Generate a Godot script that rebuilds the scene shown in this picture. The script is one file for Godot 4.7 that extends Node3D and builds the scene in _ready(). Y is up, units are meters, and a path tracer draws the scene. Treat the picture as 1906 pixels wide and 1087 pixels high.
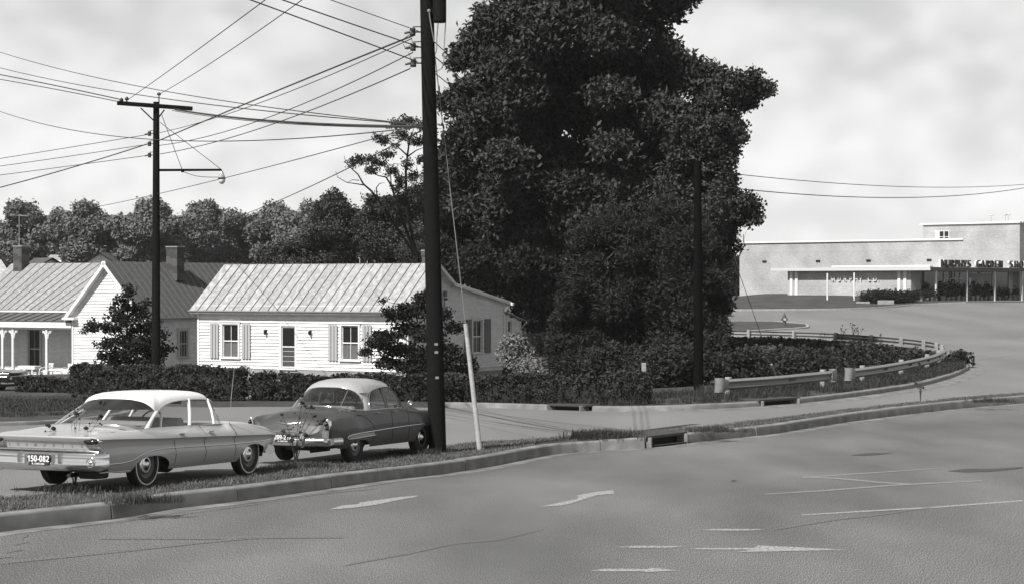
extends Node3D

const F := 3900.0      # focal length in pixels of the 1906 x 1087 picture
const CX := 953.0
const HY := 530.0      # row of the horizon
const CAM := 3.1       # eye height above the street by the first car
const SUN_AZ := 38.0   # degrees to the left of straight behind the camera
const SUN_EL := 47.0

var rng := RandomNumberGenerator.new()
var mats := {}
var texs := {}
var taken := {}
var font: SystemFont
var thin_font: SystemFont


# ---------------------------------------------------------------- mesh building
class MB:
	var v := PackedVector3Array()
	var n := PackedVector3Array()
	var t := PackedInt32Array()

	func tri(a: Vector3, b: Vector3, c: Vector3) -> void:
		var k := v.size()
		var nn := (b - a).cross(c - a).normalized()
		v.append(a); v.append(b); v.append(c)
		n.append(nn); n.append(nn); n.append(nn)
		t.append(k); t.append(k + 2); t.append(k + 1)

	func quad(a: Vector3, b: Vector3, c: Vector3, d: Vector3) -> void:
		var k := v.size()
		var nn := (c - a).cross(d - b).normalized()
		v.append(a); v.append(b); v.append(c); v.append(d)
		n.append(nn); n.append(nn); n.append(nn); n.append(nn)
		t.append(k); t.append(k + 2); t.append(k + 1)
		t.append(k); t.append(k + 3); t.append(k + 2)

	# box with chamfered edges
	func box(at: Vector3, size: Vector3, bas := Basis.IDENTITY, bevel := 0.0) -> void:
		var h := size * 0.5
		if bevel <= 0.0:
			for ax in 3:
				for s in [-1.0, 1.0]:
					var u := (ax + 1) % 3
					var w := (ax + 2) % 3
					var p := []
					for q in [[-1.0, -1.0], [1.0, -1.0], [1.0, 1.0], [-1.0, 1.0]]:
						var c := Vector3.ZERO
						c[ax] = s * h[ax]
						c[u] = q[0] * h[u] * s
						c[w] = q[1] * h[w]
						p.append(at + bas * c)
					quad(p[0], p[1], p[2], p[3])
			return
		var e := minf(bevel, minf(h.x, minf(h.y, h.z)) * 0.49)
		for ax in 3:
			for s in [-1.0, 1.0]:
				var u := (ax + 1) % 3
				var w := (ax + 2) % 3
				var p := []
				for q in [[-1.0, -1.0], [1.0, -1.0], [1.0, 1.0], [-1.0, 1.0]]:
					var c := Vector3.ZERO
					c[ax] = s * h[ax]
					c[u] = q[0] * (h[u] - e) * s
					c[w] = q[1] * (h[w] - e)
					p.append(at + bas * c)
				quad(p[0], p[1], p[2], p[3])
		for ax in 3:
			var u := (ax + 1) % 3
			var w := (ax + 2) % 3
			for su in [-1.0, 1.0]:
				for sw in [-1.0, 1.0]:
					var p := []
					for q in [[-1.0, 0], [1.0, 0], [1.0, 1], [-1.0, 1]]:
						var c := Vector3.ZERO
						c[ax] = q[0] * (h[ax] - e)
						c[u] = su * (h[u] - (e if q[1] == 1 else 0.0))
						c[w] = sw * (h[w] - (0.0 if q[1] == 1 else e))
						p.append(at + bas * c)
					if su * sw < 0:
						quad(p[0], p[1], p[2], p[3])
					else:
						quad(p[3], p[2], p[1], p[0])
		for sx in [-1.0, 1.0]:
			for sy in [-1.0, 1.0]:
				for sz in [-1.0, 1.0]:
					var a := at + bas * Vector3(sx * h.x, sy * (h.y - e), sz * (h.z - e))
					var b := at + bas * Vector3(sx * (h.x - e), sy * h.y, sz * (h.z - e))
					var c := at + bas * Vector3(sx * (h.x - e), sy * (h.y - e), sz * h.z)
					if sx * sy * sz > 0:
						tri(a, b, c)
					else:
						tri(a, c, b)

	# rows of points; the outside is where (next point) x (next row) points
	func grid(rows: Array, flip := false) -> void:
		var k := v.size()
		var w: int = rows[0].size()
		var m := rows.size()
		var nn := PackedVector3Array()
		nn.resize(w * m)
		for r in rows:
			v.append_array(r)
		for j in m - 1:
			for i in w - 1:
				var a := j * w + i
				var b := a + 1
				var c := a + w + 1
				var d := a + w
				var fn := (v[k + c] - v[k + a]).cross(v[k + d] - v[k + b])
				if flip:
					fn = -fn
				nn[a] += fn; nn[b] += fn; nn[c] += fn; nn[d] += fn
				if flip:
					for x in [a, b, c, a, c, d]:
						t.append(k + x)
				else:
					for x in [a, c, b, a, d, c]:
						t.append(k + x)
		# a row that closes on itself shares its normals
		for j in m:
			if rows[j][0].distance_squared_to(rows[j][w - 1]) < 1e-10 and w > 2:
				var s: Vector3 = nn[j * w] + nn[j * w + w - 1]
				nn[j * w] = s
				nn[j * w + w - 1] = s
		for i in nn.size():
			n.append(nn[i].normalized() if nn[i].length_squared() > 1e-16 else Vector3.UP)

	# profile of (radius, height) turned round the y axis of xf; repeat a point for a hard edge
	func lathe(prof: Array, sides := 16, xf := Transform3D.IDENTITY) -> void:
		var rows := []
		for p in prof:
			var r := PackedVector3Array()
			for i in sides + 1:
				var a := TAU * i / sides
				r.append(xf * Vector3(cos(a) * p[0], p[1], -sin(a) * p[0]))
			rows.append(r)
		grid(rows)

	func tube(pts: Array, radii: Array, sides := 8, cap := true) -> void:
		var rows := []
		var side := Vector3.ZERO
		for i in pts.size():
			var d: Vector3 = (pts[mini(i + 1, pts.size() - 1)] - pts[maxi(i - 1, 0)]).normalized()
			if side == Vector3.ZERO:
				side = d.cross(Vector3.UP if absf(d.y) < 0.9 else Vector3.RIGHT).normalized()
			else:
				side = (side - d * side.dot(d)).normalized()
			var up := d.cross(side)
			var rr: float = radii[mini(i, radii.size() - 1)]
			var r := PackedVector3Array()
			for s in sides + 1:
				var a := TAU * s / sides
				r.append(pts[i] + (side * cos(a) + up * sin(a)) * rr)
			rows.append(r)
		grid(rows)
		if cap:
			for e in [0, pts.size() - 1]:
				for s in sides:
					if e == 0:
						tri(pts[0], rows[0][s + 1], rows[0][s])
					else:
						tri(pts[e], rows[e][s], rows[e][s + 1])

	# polygon (x, y) pushed along z from z0 to z1
	func prism(poly: PackedVector2Array, z0: float, z1: float, xf := Transform3D.IDENTITY) -> void:
		var p := poly
		var area := 0.0
		for i in p.size():
			area += p[i].cross(p[(i + 1) % p.size()])
		if area < 0.0:
			p = p.duplicate()
			p.reverse()
		var ix := Geometry2D.triangulate_polygon(p)
		for i in range(0, ix.size(), 3):
			var a := p[ix[i]]
			var b := p[ix[i + 1]]
			var c := p[ix[i + 2]]
			if (b - a).cross(c - a) < 0:
				var q := b
				b = c
				c = q
			tri(xf * Vector3(a.x, a.y, z1), xf * Vector3(b.x, b.y, z1), xf * Vector3(c.x, c.y, z1))
			tri(xf * Vector3(a.x, a.y, z0), xf * Vector3(c.x, c.y, z0), xf * Vector3(b.x, b.y, z0))
		for i in p.size():
			var a := p[i]
			var b := p[(i + 1) % p.size()]
			quad(xf * Vector3(a.x, a.y, z0), xf * Vector3(b.x, b.y, z0), xf * Vector3(b.x, b.y, z1), xf * Vector3(a.x, a.y, z1))

	func mesh() -> ArrayMesh:
		var a := []
		a.resize(Mesh.ARRAY_MAX)
		a[Mesh.ARRAY_VERTEX] = v
		a[Mesh.ARRAY_NORMAL] = n
		a[Mesh.ARRAY_INDEX] = t
		var m := ArrayMesh.new()
		m.add_surface_from_arrays(Mesh.PRIMITIVE_TRIANGLES, a)
		return m


# ---------------------------------------------------------------- naming
func numbered(called: String) -> String:
	var k: int = taken.get(called, 0)
	taken[called] = k + 1
	return called if k == 0 else "%s_%03d" % [called, k]


func child_name(p: Node, called: String) -> String:
	if p == self:
		return numbered(called)
	var key := "%d/%s" % [p.get_instance_id(), called]
	var k: int = taken.get(key, 0)
	taken[key] = k + 1
	return called if k == 0 else "%s_%03d" % [called, k]


func thing(called: String, label: String, category: String, at := Vector3.ZERO, turn := 0.0, group := "") -> Node3D:
	var o := Node3D.new()
	o.name = numbered(called)
	add_child(o, true)
	o.position = at
	o.rotation.y = turn
	tag(o, label, category, group)
	return o


func tag(o: Node, label: String, category: String, group := "") -> void:
	o.set_meta("label", label)
	o.set_meta("category", category)
	if group != "":
		o.set_meta("group", group)


func put(called: String, m: Mesh, mat: Material, parent: Node = self, at := Vector3.ZERO) -> MeshInstance3D:
	var o := MeshInstance3D.new()
	o.mesh = m
	o.material_override = mat
	o.position = at
	o.name = child_name(parent, called)
	parent.add_child(o, true)
	return o


func obj(called: String, b: MB, mat: Material, parent: Node = self) -> MeshInstance3D:
	return put(called, b.mesh(), mat, parent)


func struct(called: String, b: MB, mat: Material) -> MeshInstance3D:
	var o := obj(called, b, mat)
	o.set_meta("kind", "structure")
	return o


func copy(o: Node3D, label: String, at: Vector3, turn := 0.0) -> Node3D:
	var c: Node3D = o.duplicate()
	c.name = numbered(String(o.name))
	add_child(c, true)
	c.position = at
	c.rotation.y = turn
	c.set_meta("label", label)
	return c


# ---------------------------------------------------------------- materials
func tex(freq: float, lo: float, hi: float, seed_: int, octaves := 4, kind := FastNoiseLite.TYPE_SIMPLEX_SMOOTH, size := 512) -> NoiseTexture2D:
	var key := "%f %f %f %d %d %d" % [freq, lo, hi, seed_, octaves, kind]
	if not texs.has(key):
		var fn := FastNoiseLite.new()
		fn.seed = seed_
		fn.frequency = freq
		fn.noise_type = kind
		fn.fractal_octaves = octaves
		var g := Gradient.new()
		g.offsets = PackedFloat32Array([0.0, 1.0])
		g.colors = PackedColorArray([Color(lo, lo, lo), Color(hi, hi, hi)])
		var t := NoiseTexture2D.new()
		t.width = size
		t.height = size
		t.seamless = true
		t.noise = fn
		t.color_ramp = g
		texs[key] = t
	return texs[key]


# grey is the real, linear reflectance of the surface
func mat(called: String, grey: float, rough := 0.85, metal := 0.0) -> StandardMaterial3D:
	if mats.has(called):
		return mats[called]
	var m := StandardMaterial3D.new()
	m.resource_name = called
	m.albedo_color = Color(grey, grey, grey).linear_to_srgb()
	m.roughness = rough
	m.metallic = metal
	mats[called] = m
	return m


func textured(called: String, grey: float, rough: float, t: Texture2D, scale: Vector3, bump := 0.0, t2: Texture2D = null, scale2 := Vector3.ONE, local := false) -> StandardMaterial3D:
	if mats.has(called):
		return mats[called]
	var m := mat(called, grey, rough)
	m.albedo_texture = t
	m.uv1_triplanar = true
	m.uv1_world_triplanar = not local
	m.uv1_scale = scale
	if bump > 0.0:
		m.heightmap_enabled = true
		m.heightmap_texture = t
		m.heightmap_scale = bump
	if t2:
		m.detail_enabled = true
		m.detail_blend_mode = BaseMaterial3D.BLEND_MODE_MUL
		m.detail_albedo = t2
		m.detail_uv_layer = BaseMaterial3D.DETAIL_UV_2
		m.uv2_triplanar = true
		m.uv2_world_triplanar = not local
		m.uv2_scale = scale2
	return m


func glass(called: String, alpha: float) -> StandardMaterial3D:
	var m := mat(called, 0.05, 0.02)
	m.albedo_color.a = alpha
	m.transparency = BaseMaterial3D.TRANSPARENCY_ALPHA
	return m


# ---------------------------------------------------------------- the lie of the land
const LEFT_D: Array[float] = [0.0, 30.0, 36.0, 40.0, 44.0, 54.0, 64.0, 75.0, 90.0, 107.0, 126.0, 200.0, 400.0, 4000.0]
const LEFT_H: Array[float] = [3.1, 3.1, 3.22, 3.385, 3.45, 3.58, 3.72, 4.1, 4.4, 4.72, 5.7, 6.8, 7.5, 12.0]
const RIGHT_D: Array[float] = [0.0, 30.0, 45.0, 60.0, 85.0, 118.0, 139.0, 168.0, 178.0, 230.0, 400.0, 4000.0]
const RIGHT_H: Array[float] = [3.1, 3.1, 3.32, 3.4, 3.32, 3.1, 2.7, 1.86, 1.5, 1.45, 1.6, 8.0]


func pchip(xs: Array, ys: Array, x: float) -> float:
	var m := xs.size()
	if x <= xs[0]:
		return ys[0]
	if x >= xs[m - 1]:
		return ys[m - 1]
	var i := 0
	while x > xs[i + 1]:
		i += 1
	var h: float = xs[i + 1] - xs[i]
	var s: float = (ys[i + 1] - ys[i]) / h
	var a := s
	var b := s
	if i > 0:
		var s0: float = (ys[i] - ys[i - 1]) / (xs[i] - xs[i - 1])
		a = 0.0 if s0 * s <= 0.0 else 2.0 * s0 * s / (s0 + s)
	if i < m - 2:
		var s1: float = (ys[i + 2] - ys[i + 1]) / (xs[i + 2] - xs[i + 1])
		b = 0.0 if s1 * s <= 0.0 else 2.0 * s1 * s / (s1 + s)
	var q: float = (x - xs[i]) / h
	var q2: float = q * q
	var q3: float = q2 * q
	return ys[i] * (2 * q3 - 3 * q2 + 1) + h * a * (q3 - 2 * q2 + q) + ys[i + 1] * (-2 * q3 + 3 * q2) + h * b * (q3 - q2)


func drop(px: float, d: float) -> float:
	var k := smoothstep(930.0, 1330.0, px)
	return lerpf(pchip(LEFT_D, LEFT_H, d), pchip(RIGHT_D, RIGHT_H, d), k)


func hy(x: float, z: float) -> float:
	var d := maxf(-z, 6.0)
	return CAM - drop(CX + F * x / d, d)


func on(p: Vector3, lift := 0.0) -> Vector3:
	return Vector3(p.x, hy(p.x, p.z) + lift, p.z)


# a point seen at a picture position, d metres away
func at(px: float, py: float, d: float) -> Vector3:
	return Vector3((px - CX) / F * d, CAM - (py - HY) / F * d, -d)


# ground under a picture position at a known distance
func gd(px: float, d: float, lift := 0.0) -> Vector3:
	var p := Vector3((px - CX) / F * d, CAM - drop(px, d) + lift, -d)
	return p


# where the line of sight meets the ground
func g(px: float, py: float, lift := 0.0) -> Vector3:
	var d := 12.0
	while d < 420.0 and (drop(px, d) - lift) * F / d > py - HY:
		d += 0.5
	var lo := d - 0.5
	for i in 12:
		var m := (lo + d) / 2.0
		if (drop(px, m) - lift) * F / m > py - HY:
			lo = m
		else:
			d = m
	return gd(px, d, lift)


# resample a polyline of ground points at about a step
func resample(pts: Array, step: float) -> Array:
	var c := Curve3D.new()
	for i in pts.size():
		var a: Vector3 = pts[maxi(i - 1, 0)]
		var b: Vector3 = pts[mini(i + 1, pts.size() - 1)]
		var l := 0.0
		var r := 0.0
		if i > 0:
			l = pts[i].distance_to(a) / maxf(a.distance_to(b), 0.001) * 0.5
		if i < pts.size() - 1:
			r = pts[i].distance_to(b) / maxf(a.distance_to(b), 0.001) * 0.5
		c.add_point(pts[i], (a - b) * l * 0.66, (b - a) * r * 0.66)
	c.bake_interval = 0.2
	var n := maxi(2, int(c.get_baked_length() / step) + 1)
	var out := []
	for i in n:
		out.append(c.sample_baked(c.get_baked_length() * i / (n - 1)))
	return out


func gline(list: Array, lift := 0.0) -> Array:
	var out := []
	for p in list:
		out.append(g(p[0], p[1], lift))
	return out


# sheet between two lines of equally many points, following the ground
func sheet(a: Array, b: Array, across: int, lift: float, power := 1.0) -> MB:
	var rows := []
	for j in across + 1:
		var r := PackedVector3Array()
		for i in a.size():
			r.append(on(a[i].lerp(b[i], pow(float(j) / across, power)), lift))
		rows.append(r)
	var m := MB.new()
	m.grid(rows)
	if m.n[0].y < 0:
		m = MB.new()
		m.grid(rows, true)
	return m


func evenly(pts: Array, n: int) -> Array:
	var r := resample(pts, 0.5)
	var out := []
	for i in n:
		var f := float(i) / (n - 1) * (r.size() - 1)
		var k := mini(int(f), r.size() - 2)
		out.append(r[k].lerp(r[k + 1], f - k))
	return out


# ---------------------------------------------------------------- plants
func leaf_spray(leaves: int, spread: float, length: float, width: float, seed_: int) -> ArrayMesh:
	var r := RandomNumberGenerator.new()
	r.seed = seed_
	var m := MB.new()
	for i in leaves:
		var c := Vector3(r.randf_range(-1, 1), r.randf_range(-1, 1), r.randf_range(-1, 1)) * spread
		var d := Vector3(r.randf_range(-1, 1), r.randf_range(-0.9, 0.5), r.randf_range(-1, 1)).normalized()
		var s := d.cross(Vector3(r.randf_range(-1, 1), r.randf_range(-1, 1), r.randf_range(-1, 1))).normalized()
		var u := s.cross(d)
		var l := length * r.randf_range(0.7, 1.3)
		var w := width * r.randf_range(0.7, 1.3)
		var a := c
		var b := c + d * l * 0.45 + s * w * 0.5 + u * w * 0.15
		var e := c + d * l
		var f := c + d * l * 0.45 - s * w * 0.5 + u * w * 0.15
		m.tri(a, b, e)
		m.tri(a, e, f)
	return m.mesh()


func scatter(called: String, parent: Node, mesh: Mesh, m: Material, list: Array, lo := 0.5, hi := 1.6) -> MultiMeshInstance3D:
	# list of Transform3D
	var mm := MultiMesh.new()
	mm.transform_format = MultiMesh.TRANSFORM_3D
	mm.use_colors = true
	mm.mesh = mesh
	mm.instance_count = list.size()
	var buf := PackedFloat32Array()
	buf.resize(list.size() * 16)
	var k := 0
	for x in list:
		var b: Basis = x.basis
		var o: Vector3 = x.origin
		buf[k] = b.x.x; buf[k + 1] = b.y.x; buf[k + 2] = b.z.x; buf[k + 3] = o.x
		buf[k + 4] = b.x.y; buf[k + 5] = b.y.y; buf[k + 6] = b.z.y; buf[k + 7] = o.y
		buf[k + 8] = b.x.z; buf[k + 9] = b.y.z; buf[k + 10] = b.z.z; buf[k + 11] = o.z
		var c := rng.randf_range(lo, hi)
		buf[k + 12] = c; buf[k + 13] = c; buf[k + 14] = c; buf[k + 15] = 1.0
		k += 16
	mm.buffer = buf
	var o2 := MultiMeshInstance3D.new()
	o2.multimesh = mm
	o2.material_override = m
	o2.name = child_name(parent, called)
	o2.set_meta("kind", "stuff")
	parent.add_child(o2, true)
	return o2


func any_basis(s := 1.0) -> Basis:
	return Basis(Vector3(rng.randf_range(-1, 1), rng.randf_range(-1, 1), rng.randf_range(-1, 1)).normalized(), rng.randf_range(0, TAU)).scaled(Vector3.ONE * s * rng.randf_range(0.75, 1.25))


func leaf_mat(called: String, grey: float) -> StandardMaterial3D:
	var m := mat(called, grey, 0.6)
	m.vertex_color_use_as_albedo = true
	m.metallic_specular = 0.25
	return m


# leaves over a list of [centre, radii] clumps
func fill(clumps: Array, per_area: float, s := 1.0, inside := 0.55) -> Array:
	var out := []
	for c in clumps:
		var r: Vector3 = c[1]
		var n := int(per_area * (r.x * r.y + r.y * r.z + r.x * r.z) * 4.2)
		for i in n:
			var d := Vector3(rng.randfn(), rng.randfn(), rng.randfn()).normalized()
			var q := pow(rng.randf_range(inside, 1.0), 0.7)
			if rng.randf() < 0.13:
				q = rng.randf_range(1.0, 1.38)
			out.append(Transform3D(any_basis(s), c[0] + d * r * q))
	return out


func edge_distance(poly: PackedVector2Array, p: Vector2) -> float:
	var best := 1e9
	for i in poly.size():
		best = minf(best, p.distance_to(Geometry2D.get_closest_point_to_segment(p, poly[i], poly[(i + 1) % poly.size()])))
	return best


# clumps that fill an outline given as heights and widths in metres round an anchor; small ones along the rim
func clumps_in(poly: PackedVector2Array, base: Vector3, thick: float, n: int, rmin: float, rmax: float, flat := 0.85) -> Array:
	var lo := Vector2(1e9, 1e9)
	var hi := -lo
	for p in poly:
		lo = lo.min(p)
		hi = hi.max(p)
	var out := []
	var holes := []
	for i in (n / 12 if n > 120 else 0):
		holes.append(Vector2(rng.randf_range(lo.x, hi.x), rng.randf_range(lo.y, hi.y)))
	# small ragged clumps along the rim
	for i in poly.size():
		var a := poly[i]
		var b := poly[(i + 1) % poly.size()]
		var k := int(a.distance_to(b) / (rmin * 1.5)) + 1
		for j in k:
			var p := a.lerp(b, (j + rng.randf()) / k)
			var inward := (b - a).orthogonal().normalized()
			if not Geometry2D.is_point_in_polygon(p + inward * 0.05, poly):
				inward = -inward
			var r := rmin * rng.randf_range(0.7, 1.35)
			p += inward * (r * rng.randf_range(0.35, 1.1))
			out.append([base + Vector3(p.x, p.y, rng.randf_range(-0.45, 0.45) * thick), Vector3(r * rng.randf_range(0.9, 1.5), r * rng.randf_range(0.6, 1.0), r)])
	n += out.size()
	var tries := 0
	while out.size() < n and tries < n * 60:
		tries += 1
		var p := Vector2(rng.randf_range(lo.x, hi.x), rng.randf_range(lo.y, hi.y))
		if not Geometry2D.is_point_in_polygon(p, poly):
			continue
		var e := edge_distance(poly, p)
		if e < rmin * 0.6:
			continue
		var r := clampf(e * 0.9, rmin, rmax) * rng.randf_range(0.75, 1.0)
		var near := false
		for c in out:
			if Vector2(c[0].x - base.x, c[0].y - base.y).distance_to(p) < (r + c[1].x) * 0.36:
				near = true
				break
		if near and tries < n * 40:
			continue
		var hole := false
		for q in holes:
			if p.distance_to(q) < 0.4 + r * 0.68:
				hole = true
		if hole:
			continue
		var room := thick * minf(1.0, e / (thick * 0.6) + 0.15)
		out.append([base + Vector3(p.x, p.y, rng.randf_range(-room, room)), Vector3(r * rng.randf_range(0.8, 1.25), r * flat * rng.randf_range(0.6, 1.05), r)])
	return out


func outline(list: Array, base: Vector3, d: float) -> PackedVector2Array:
	var out := PackedVector2Array()
	for p in list:
		var w := at(p[0], p[1], d) - base
		out.append(Vector2(w.x, w.y))
	return out


func trunk_and_limbs(t: Node, base: Vector3, clumps: Array, r: float, fork: float, m: Material, limbs := 14) -> void:
	var top := base
	for c in clumps:
		if c[0].y > top.y:
			top = c[0]
	var h := (top.y - base.y)
	var sum := Vector3.ZERO
	for c in clumps:
		sum += c[0] / clumps.size()
	top.x = lerpf(sum.x, top.x, 0.15)
	top.z = sum.z
	var axis := []
	for i in 7:
		var f := i / 6.0
		axis.append(base + Vector3((top.x - base.x) * f * f + sin(f * 5.0) * 0.12 * h * 0.1, h * 0.85 * f - 0.1, (top.z - base.z) * f * f))
	var b := MB.new()
	b.tube(axis, [r * 1.25, r, r * 0.85, r * 0.65, r * 0.45, r * 0.25, r * 0.1], 10)
	obj("trunk", b, m, t)
	var lm := MB.new()
	var step := maxi(1, clumps.size() / limbs)
	for i in range(0, clumps.size(), step):
		var c: Vector3 = clumps[i][0]
		var f := clampf((c.y - base.y) / (h * 0.85) * 0.88, fork, 0.95)
		var k := mini(int(f * 6.0), 5)
		var s: Vector3 = axis[k].lerp(axis[k + 1], f * 6.0 - k)
		var mid := s.lerp(c, 0.5) + Vector3(0, s.distance_to(c) * 0.12, 0)
		lm.tube([s, s.lerp(mid, 0.5), mid, mid.lerp(c, 0.6), c], [r * 0.32, r * 0.26, r * 0.2, r * 0.12, r * 0.04], 6, false)
	obj("limbs", lm, m, t)


func tree_from(called: String, label: String, group: String, list: Array, d: float, base: Vector3, thick: float, n: int, rmin: float, rmax: float, density: float, spray: Mesh, leaf: Material, trunk_r: float, leaf_scale := 1.0, fork := 0.3, flat := 0.85, lo := 0.5, hi := 1.6) -> Node3D:
	var t := thing(called, label, "tree", base, 0.0, group)
	var cl := clumps_in(outline(list, base, d), Vector3.ZERO, thick, n, rmin, rmax, flat)
	trunk_and_limbs(t, Vector3.ZERO, cl, trunk_r, fork, mats["bark"])
	scatter("crown", t, spray, leaf, fill(cl, density, leaf_scale), lo, hi)
	return t


# clipped hedge along a ground line
func hedge(label: String, list: Array, depth: float, height: float, leaf: Material, spray: Mesh, group := "") -> void:
	var pts := resample(gline(list, 0.15), 0.8)
	var t := thing("hedge", label, "hedge", pts[0], 0.0, group)
	var o: Vector3 = pts[0]
	var rows := []
	for p in pts:
		var q: Vector3 = p - o
		var hh := height * rng.randf_range(0.94, 1.03)
		var k := 0.12
		var r := PackedVector3Array()
		for c in [[k, 0.0], [k * 0.7, hh * 0.6], [k * 2.0, hh - k], [depth - k * 2.0, hh - k], [depth - k, hh * 0.5], [depth - k, 0.0]]:
			r.append(q + Vector3(0, c[1], -c[0]))
		rows.append(r)
	var m := MB.new()
	m.grid(rows)
	m.quad(rows[0][0], rows[0][1], rows[0][4], rows[0][5])
	m.quad(rows[-1][0], rows[-1][1], rows[-1][4], rows[-1][5])
	obj("added_core", m, mats["hedge_core_dark"], t)  # solid dark core added so no light passes through the hedge
	var list2 := []
	for i in pts.size() - 1:
		var a: Vector3 = pts[i] - o
		var b: Vector3 = pts[i + 1] - o
		var n := int(a.distance_to(b) * (height * 2.0 + depth) * 62.0)
		for j in n:
			var q := a.lerp(b, rng.randf())
			var u := rng.randf_range(0.0, height + depth + height)
			var wob := 0.07 * sin(q.x * 2.3 + q.y) + rng.randf_range(-0.06, 0.05)
			var hh := height * (1.0 + 0.035 * sin(q.x * 1.7) + 0.02 * sin(q.x * 5.1))
			if u < height:
				q += Vector3(0, u, wob)
			elif u < height + depth:
				q += Vector3(0, hh + wob * 0.7, -(u - height))
			else:
				q += Vector3(0, u - height - depth, -depth - wob)
			list2.append(Transform3D(any_basis(1.0), q))
	for e in [0, pts.size() - 1]:
		for j in int(depth * height * 75.0):
			list2.append(Transform3D(any_basis(1.0), pts[e] - o + Vector3(rng.randf_range(-0.08, 0.08), rng.randf_range(0, height), -rng.randf_range(0, depth))))
	scatter("foliage", t, spray, leaf, list2)


func shrub(called: String, label: String, at_: Vector3, w: float, h: float, leaf: Material, spray: Mesh, n := 8, group := "", density := 26.0, dz := 0.0) -> Node3D:
	var t := thing(called, label, "shrub", at_, 0.0, group)
	var cl := []
	for i in n:
		var a := rng.randf_range(0, TAU)
		var q := sqrt(rng.randf()) * 0.62
		var r := w * rng.randf_range(0.2, 0.34)
		var ry := minf(r, h * 0.42)
		cl.append([Vector3(cos(a) * q * w * 0.75, clampf(h * rng.randf_range(0.2, 0.85), ry * 0.5, h - ry), sin(a) * q * (dz if dz > 0.0 else w) * 0.5), Vector3(r, ry, r)])
	var st := MB.new()
	for c in cl:
		st.tube([Vector3(0, -0.1, 0), c[0] * Vector3(0.5, 0.6, 0.5), c[0]], [0.03, 0.02, 0.008], 5, false)
	obj("stems", st, mats["bark"], t)
	scatter("foliage", t, spray, leaf, fill(cl, density), 0.6, 1.4)
	return t


func grass_tuft(blades: int, h: float, seed_: int) -> ArrayMesh:
	var r := RandomNumberGenerator.new()
	r.seed = seed_
	var m := MB.new()
	for i in blades:
		var a := r.randf_range(0, TAU)
		var q := Vector3(r.randf_range(-0.1, 0.1), -0.01, r.randf_range(-0.1, 0.1))
		var l := h * r.randf_range(0.5, 1.2)
		var d := Vector3(cos(a), 0, sin(a))
		var s := Vector3(-d.z, 0, d.x) * 0.007
		var mid := q + Vector3(0, l * 0.6, 0) + d * l * 0.18
		m.tri(q - s, q + s, mid + s * 0.7)
		m.tri(q - s, mid + s * 0.7, mid - s * 0.7)
		m.tri(mid - s * 0.7, mid + s * 0.7, q + Vector3(0, l * 0.85, 0) + d * l * 0.55)
	return m.mesh()


func tufts_between(a: Array, b: Array, per_m2: float, lift: float, s := 1.0) -> Array:
	var out := []
	for i in a.size() - 1:
		var area: float = a[i].distance_to(a[i + 1]) * (a[i].distance_to(b[i]) + a[i + 1].distance_to(b[i + 1])) * 0.5
		var n := int(area * per_m2 + rng.randf())
		for j in n:
			var f := rng.randf()
			var q: Vector3 = a[i].lerp(a[i + 1], f).lerp(b[i].lerp(b[i + 1], f), rng.randf())
			if sin(q.x * 1.9 + q.z * 0.7) + sin(q.x * 0.6 - q.z * 1.3) + rng.randf_range(-1.2, 1.2) < -0.9:
				continue
			out.append(Transform3D(Basis(Vector3.UP, rng.randf_range(0, TAU)).scaled(Vector3.ONE * s * rng.randf_range(0.6, 1.3)), on(q, lift)))
	return out


# ---------------------------------------------------------------- kerbs
# profile of (outward, height) carried along a line; outward is towards the road side
func sweep(line: Array, prof: Array, sgn: float, caps := true) -> MB:
	var rows := []
	for i in line.size():
		var d: Vector3 = line[mini(i + 1, line.size() - 1)] - line[maxi(i - 1, 0)]
		d.y = 0
		d = d.normalized()
		var out := Vector3(-d.z, 0, d.x) * sgn
		var r := PackedVector3Array()
		for p in prof:
			r.append(line[i] + out * p[0] + Vector3(0, p[1], 0))
		rows.append(r)
	var m := MB.new()
	m.grid(rows, sgn > 0)
	if caps:
		for e in [0, rows.size() - 1]:
			for k in range(1, prof.size() - 1):
				if (e == 0) == (sgn > 0):
					m.tri(rows[e][0], rows[e][k + 1], rows[e][k])
				else:
					m.tri(rows[e][0], rows[e][k], rows[e][k + 1])
	return m


# kerb cast in lengths, each its own piece; gaps is a list of [from, to] x ranges left out for drains
func kerb(called: String, label: String, line: Array, prof: Array, sgn: float, m: Material, length: float, gaps := []) -> Node3D:
	var root := Node3D.new()
	root.name = numbered(called)
	add_child(root, true)
	root.set_meta("kind", "structure")
	root.set_meta("label", label)
	var i := 0
	while i < line.size() - 1:
		var j := i
		var run := 0.0
		var seg := []
		while j < line.size():
			var skip := false
			for q in gaps:
				var px: float = CX - F * line[j].x / line[j].z
				if px > q[0] and px < q[1]:
					skip = true
			if skip:
				break
			seg.append(line[j])
			if seg.size() > 1:
				run += seg[-1].distance_to(seg[-2])
			if run >= length:
				break
			j += 1
		if seg.size() > 1:
			var off := Vector3(rng.randf_range(-0.012, 0.012), rng.randf_range(-0.012, 0.008), 0)
			for q in seg.size():
				seg[q] += off
			var dd: Vector3 = (seg[-1] - seg[-2]).normalized() * 0.018
			seg[-1] -= dd
			obj("kerb_segment", sweep(seg, prof, sgn), m, root)
			i = j
		else:
			i += 1
	return root


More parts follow.
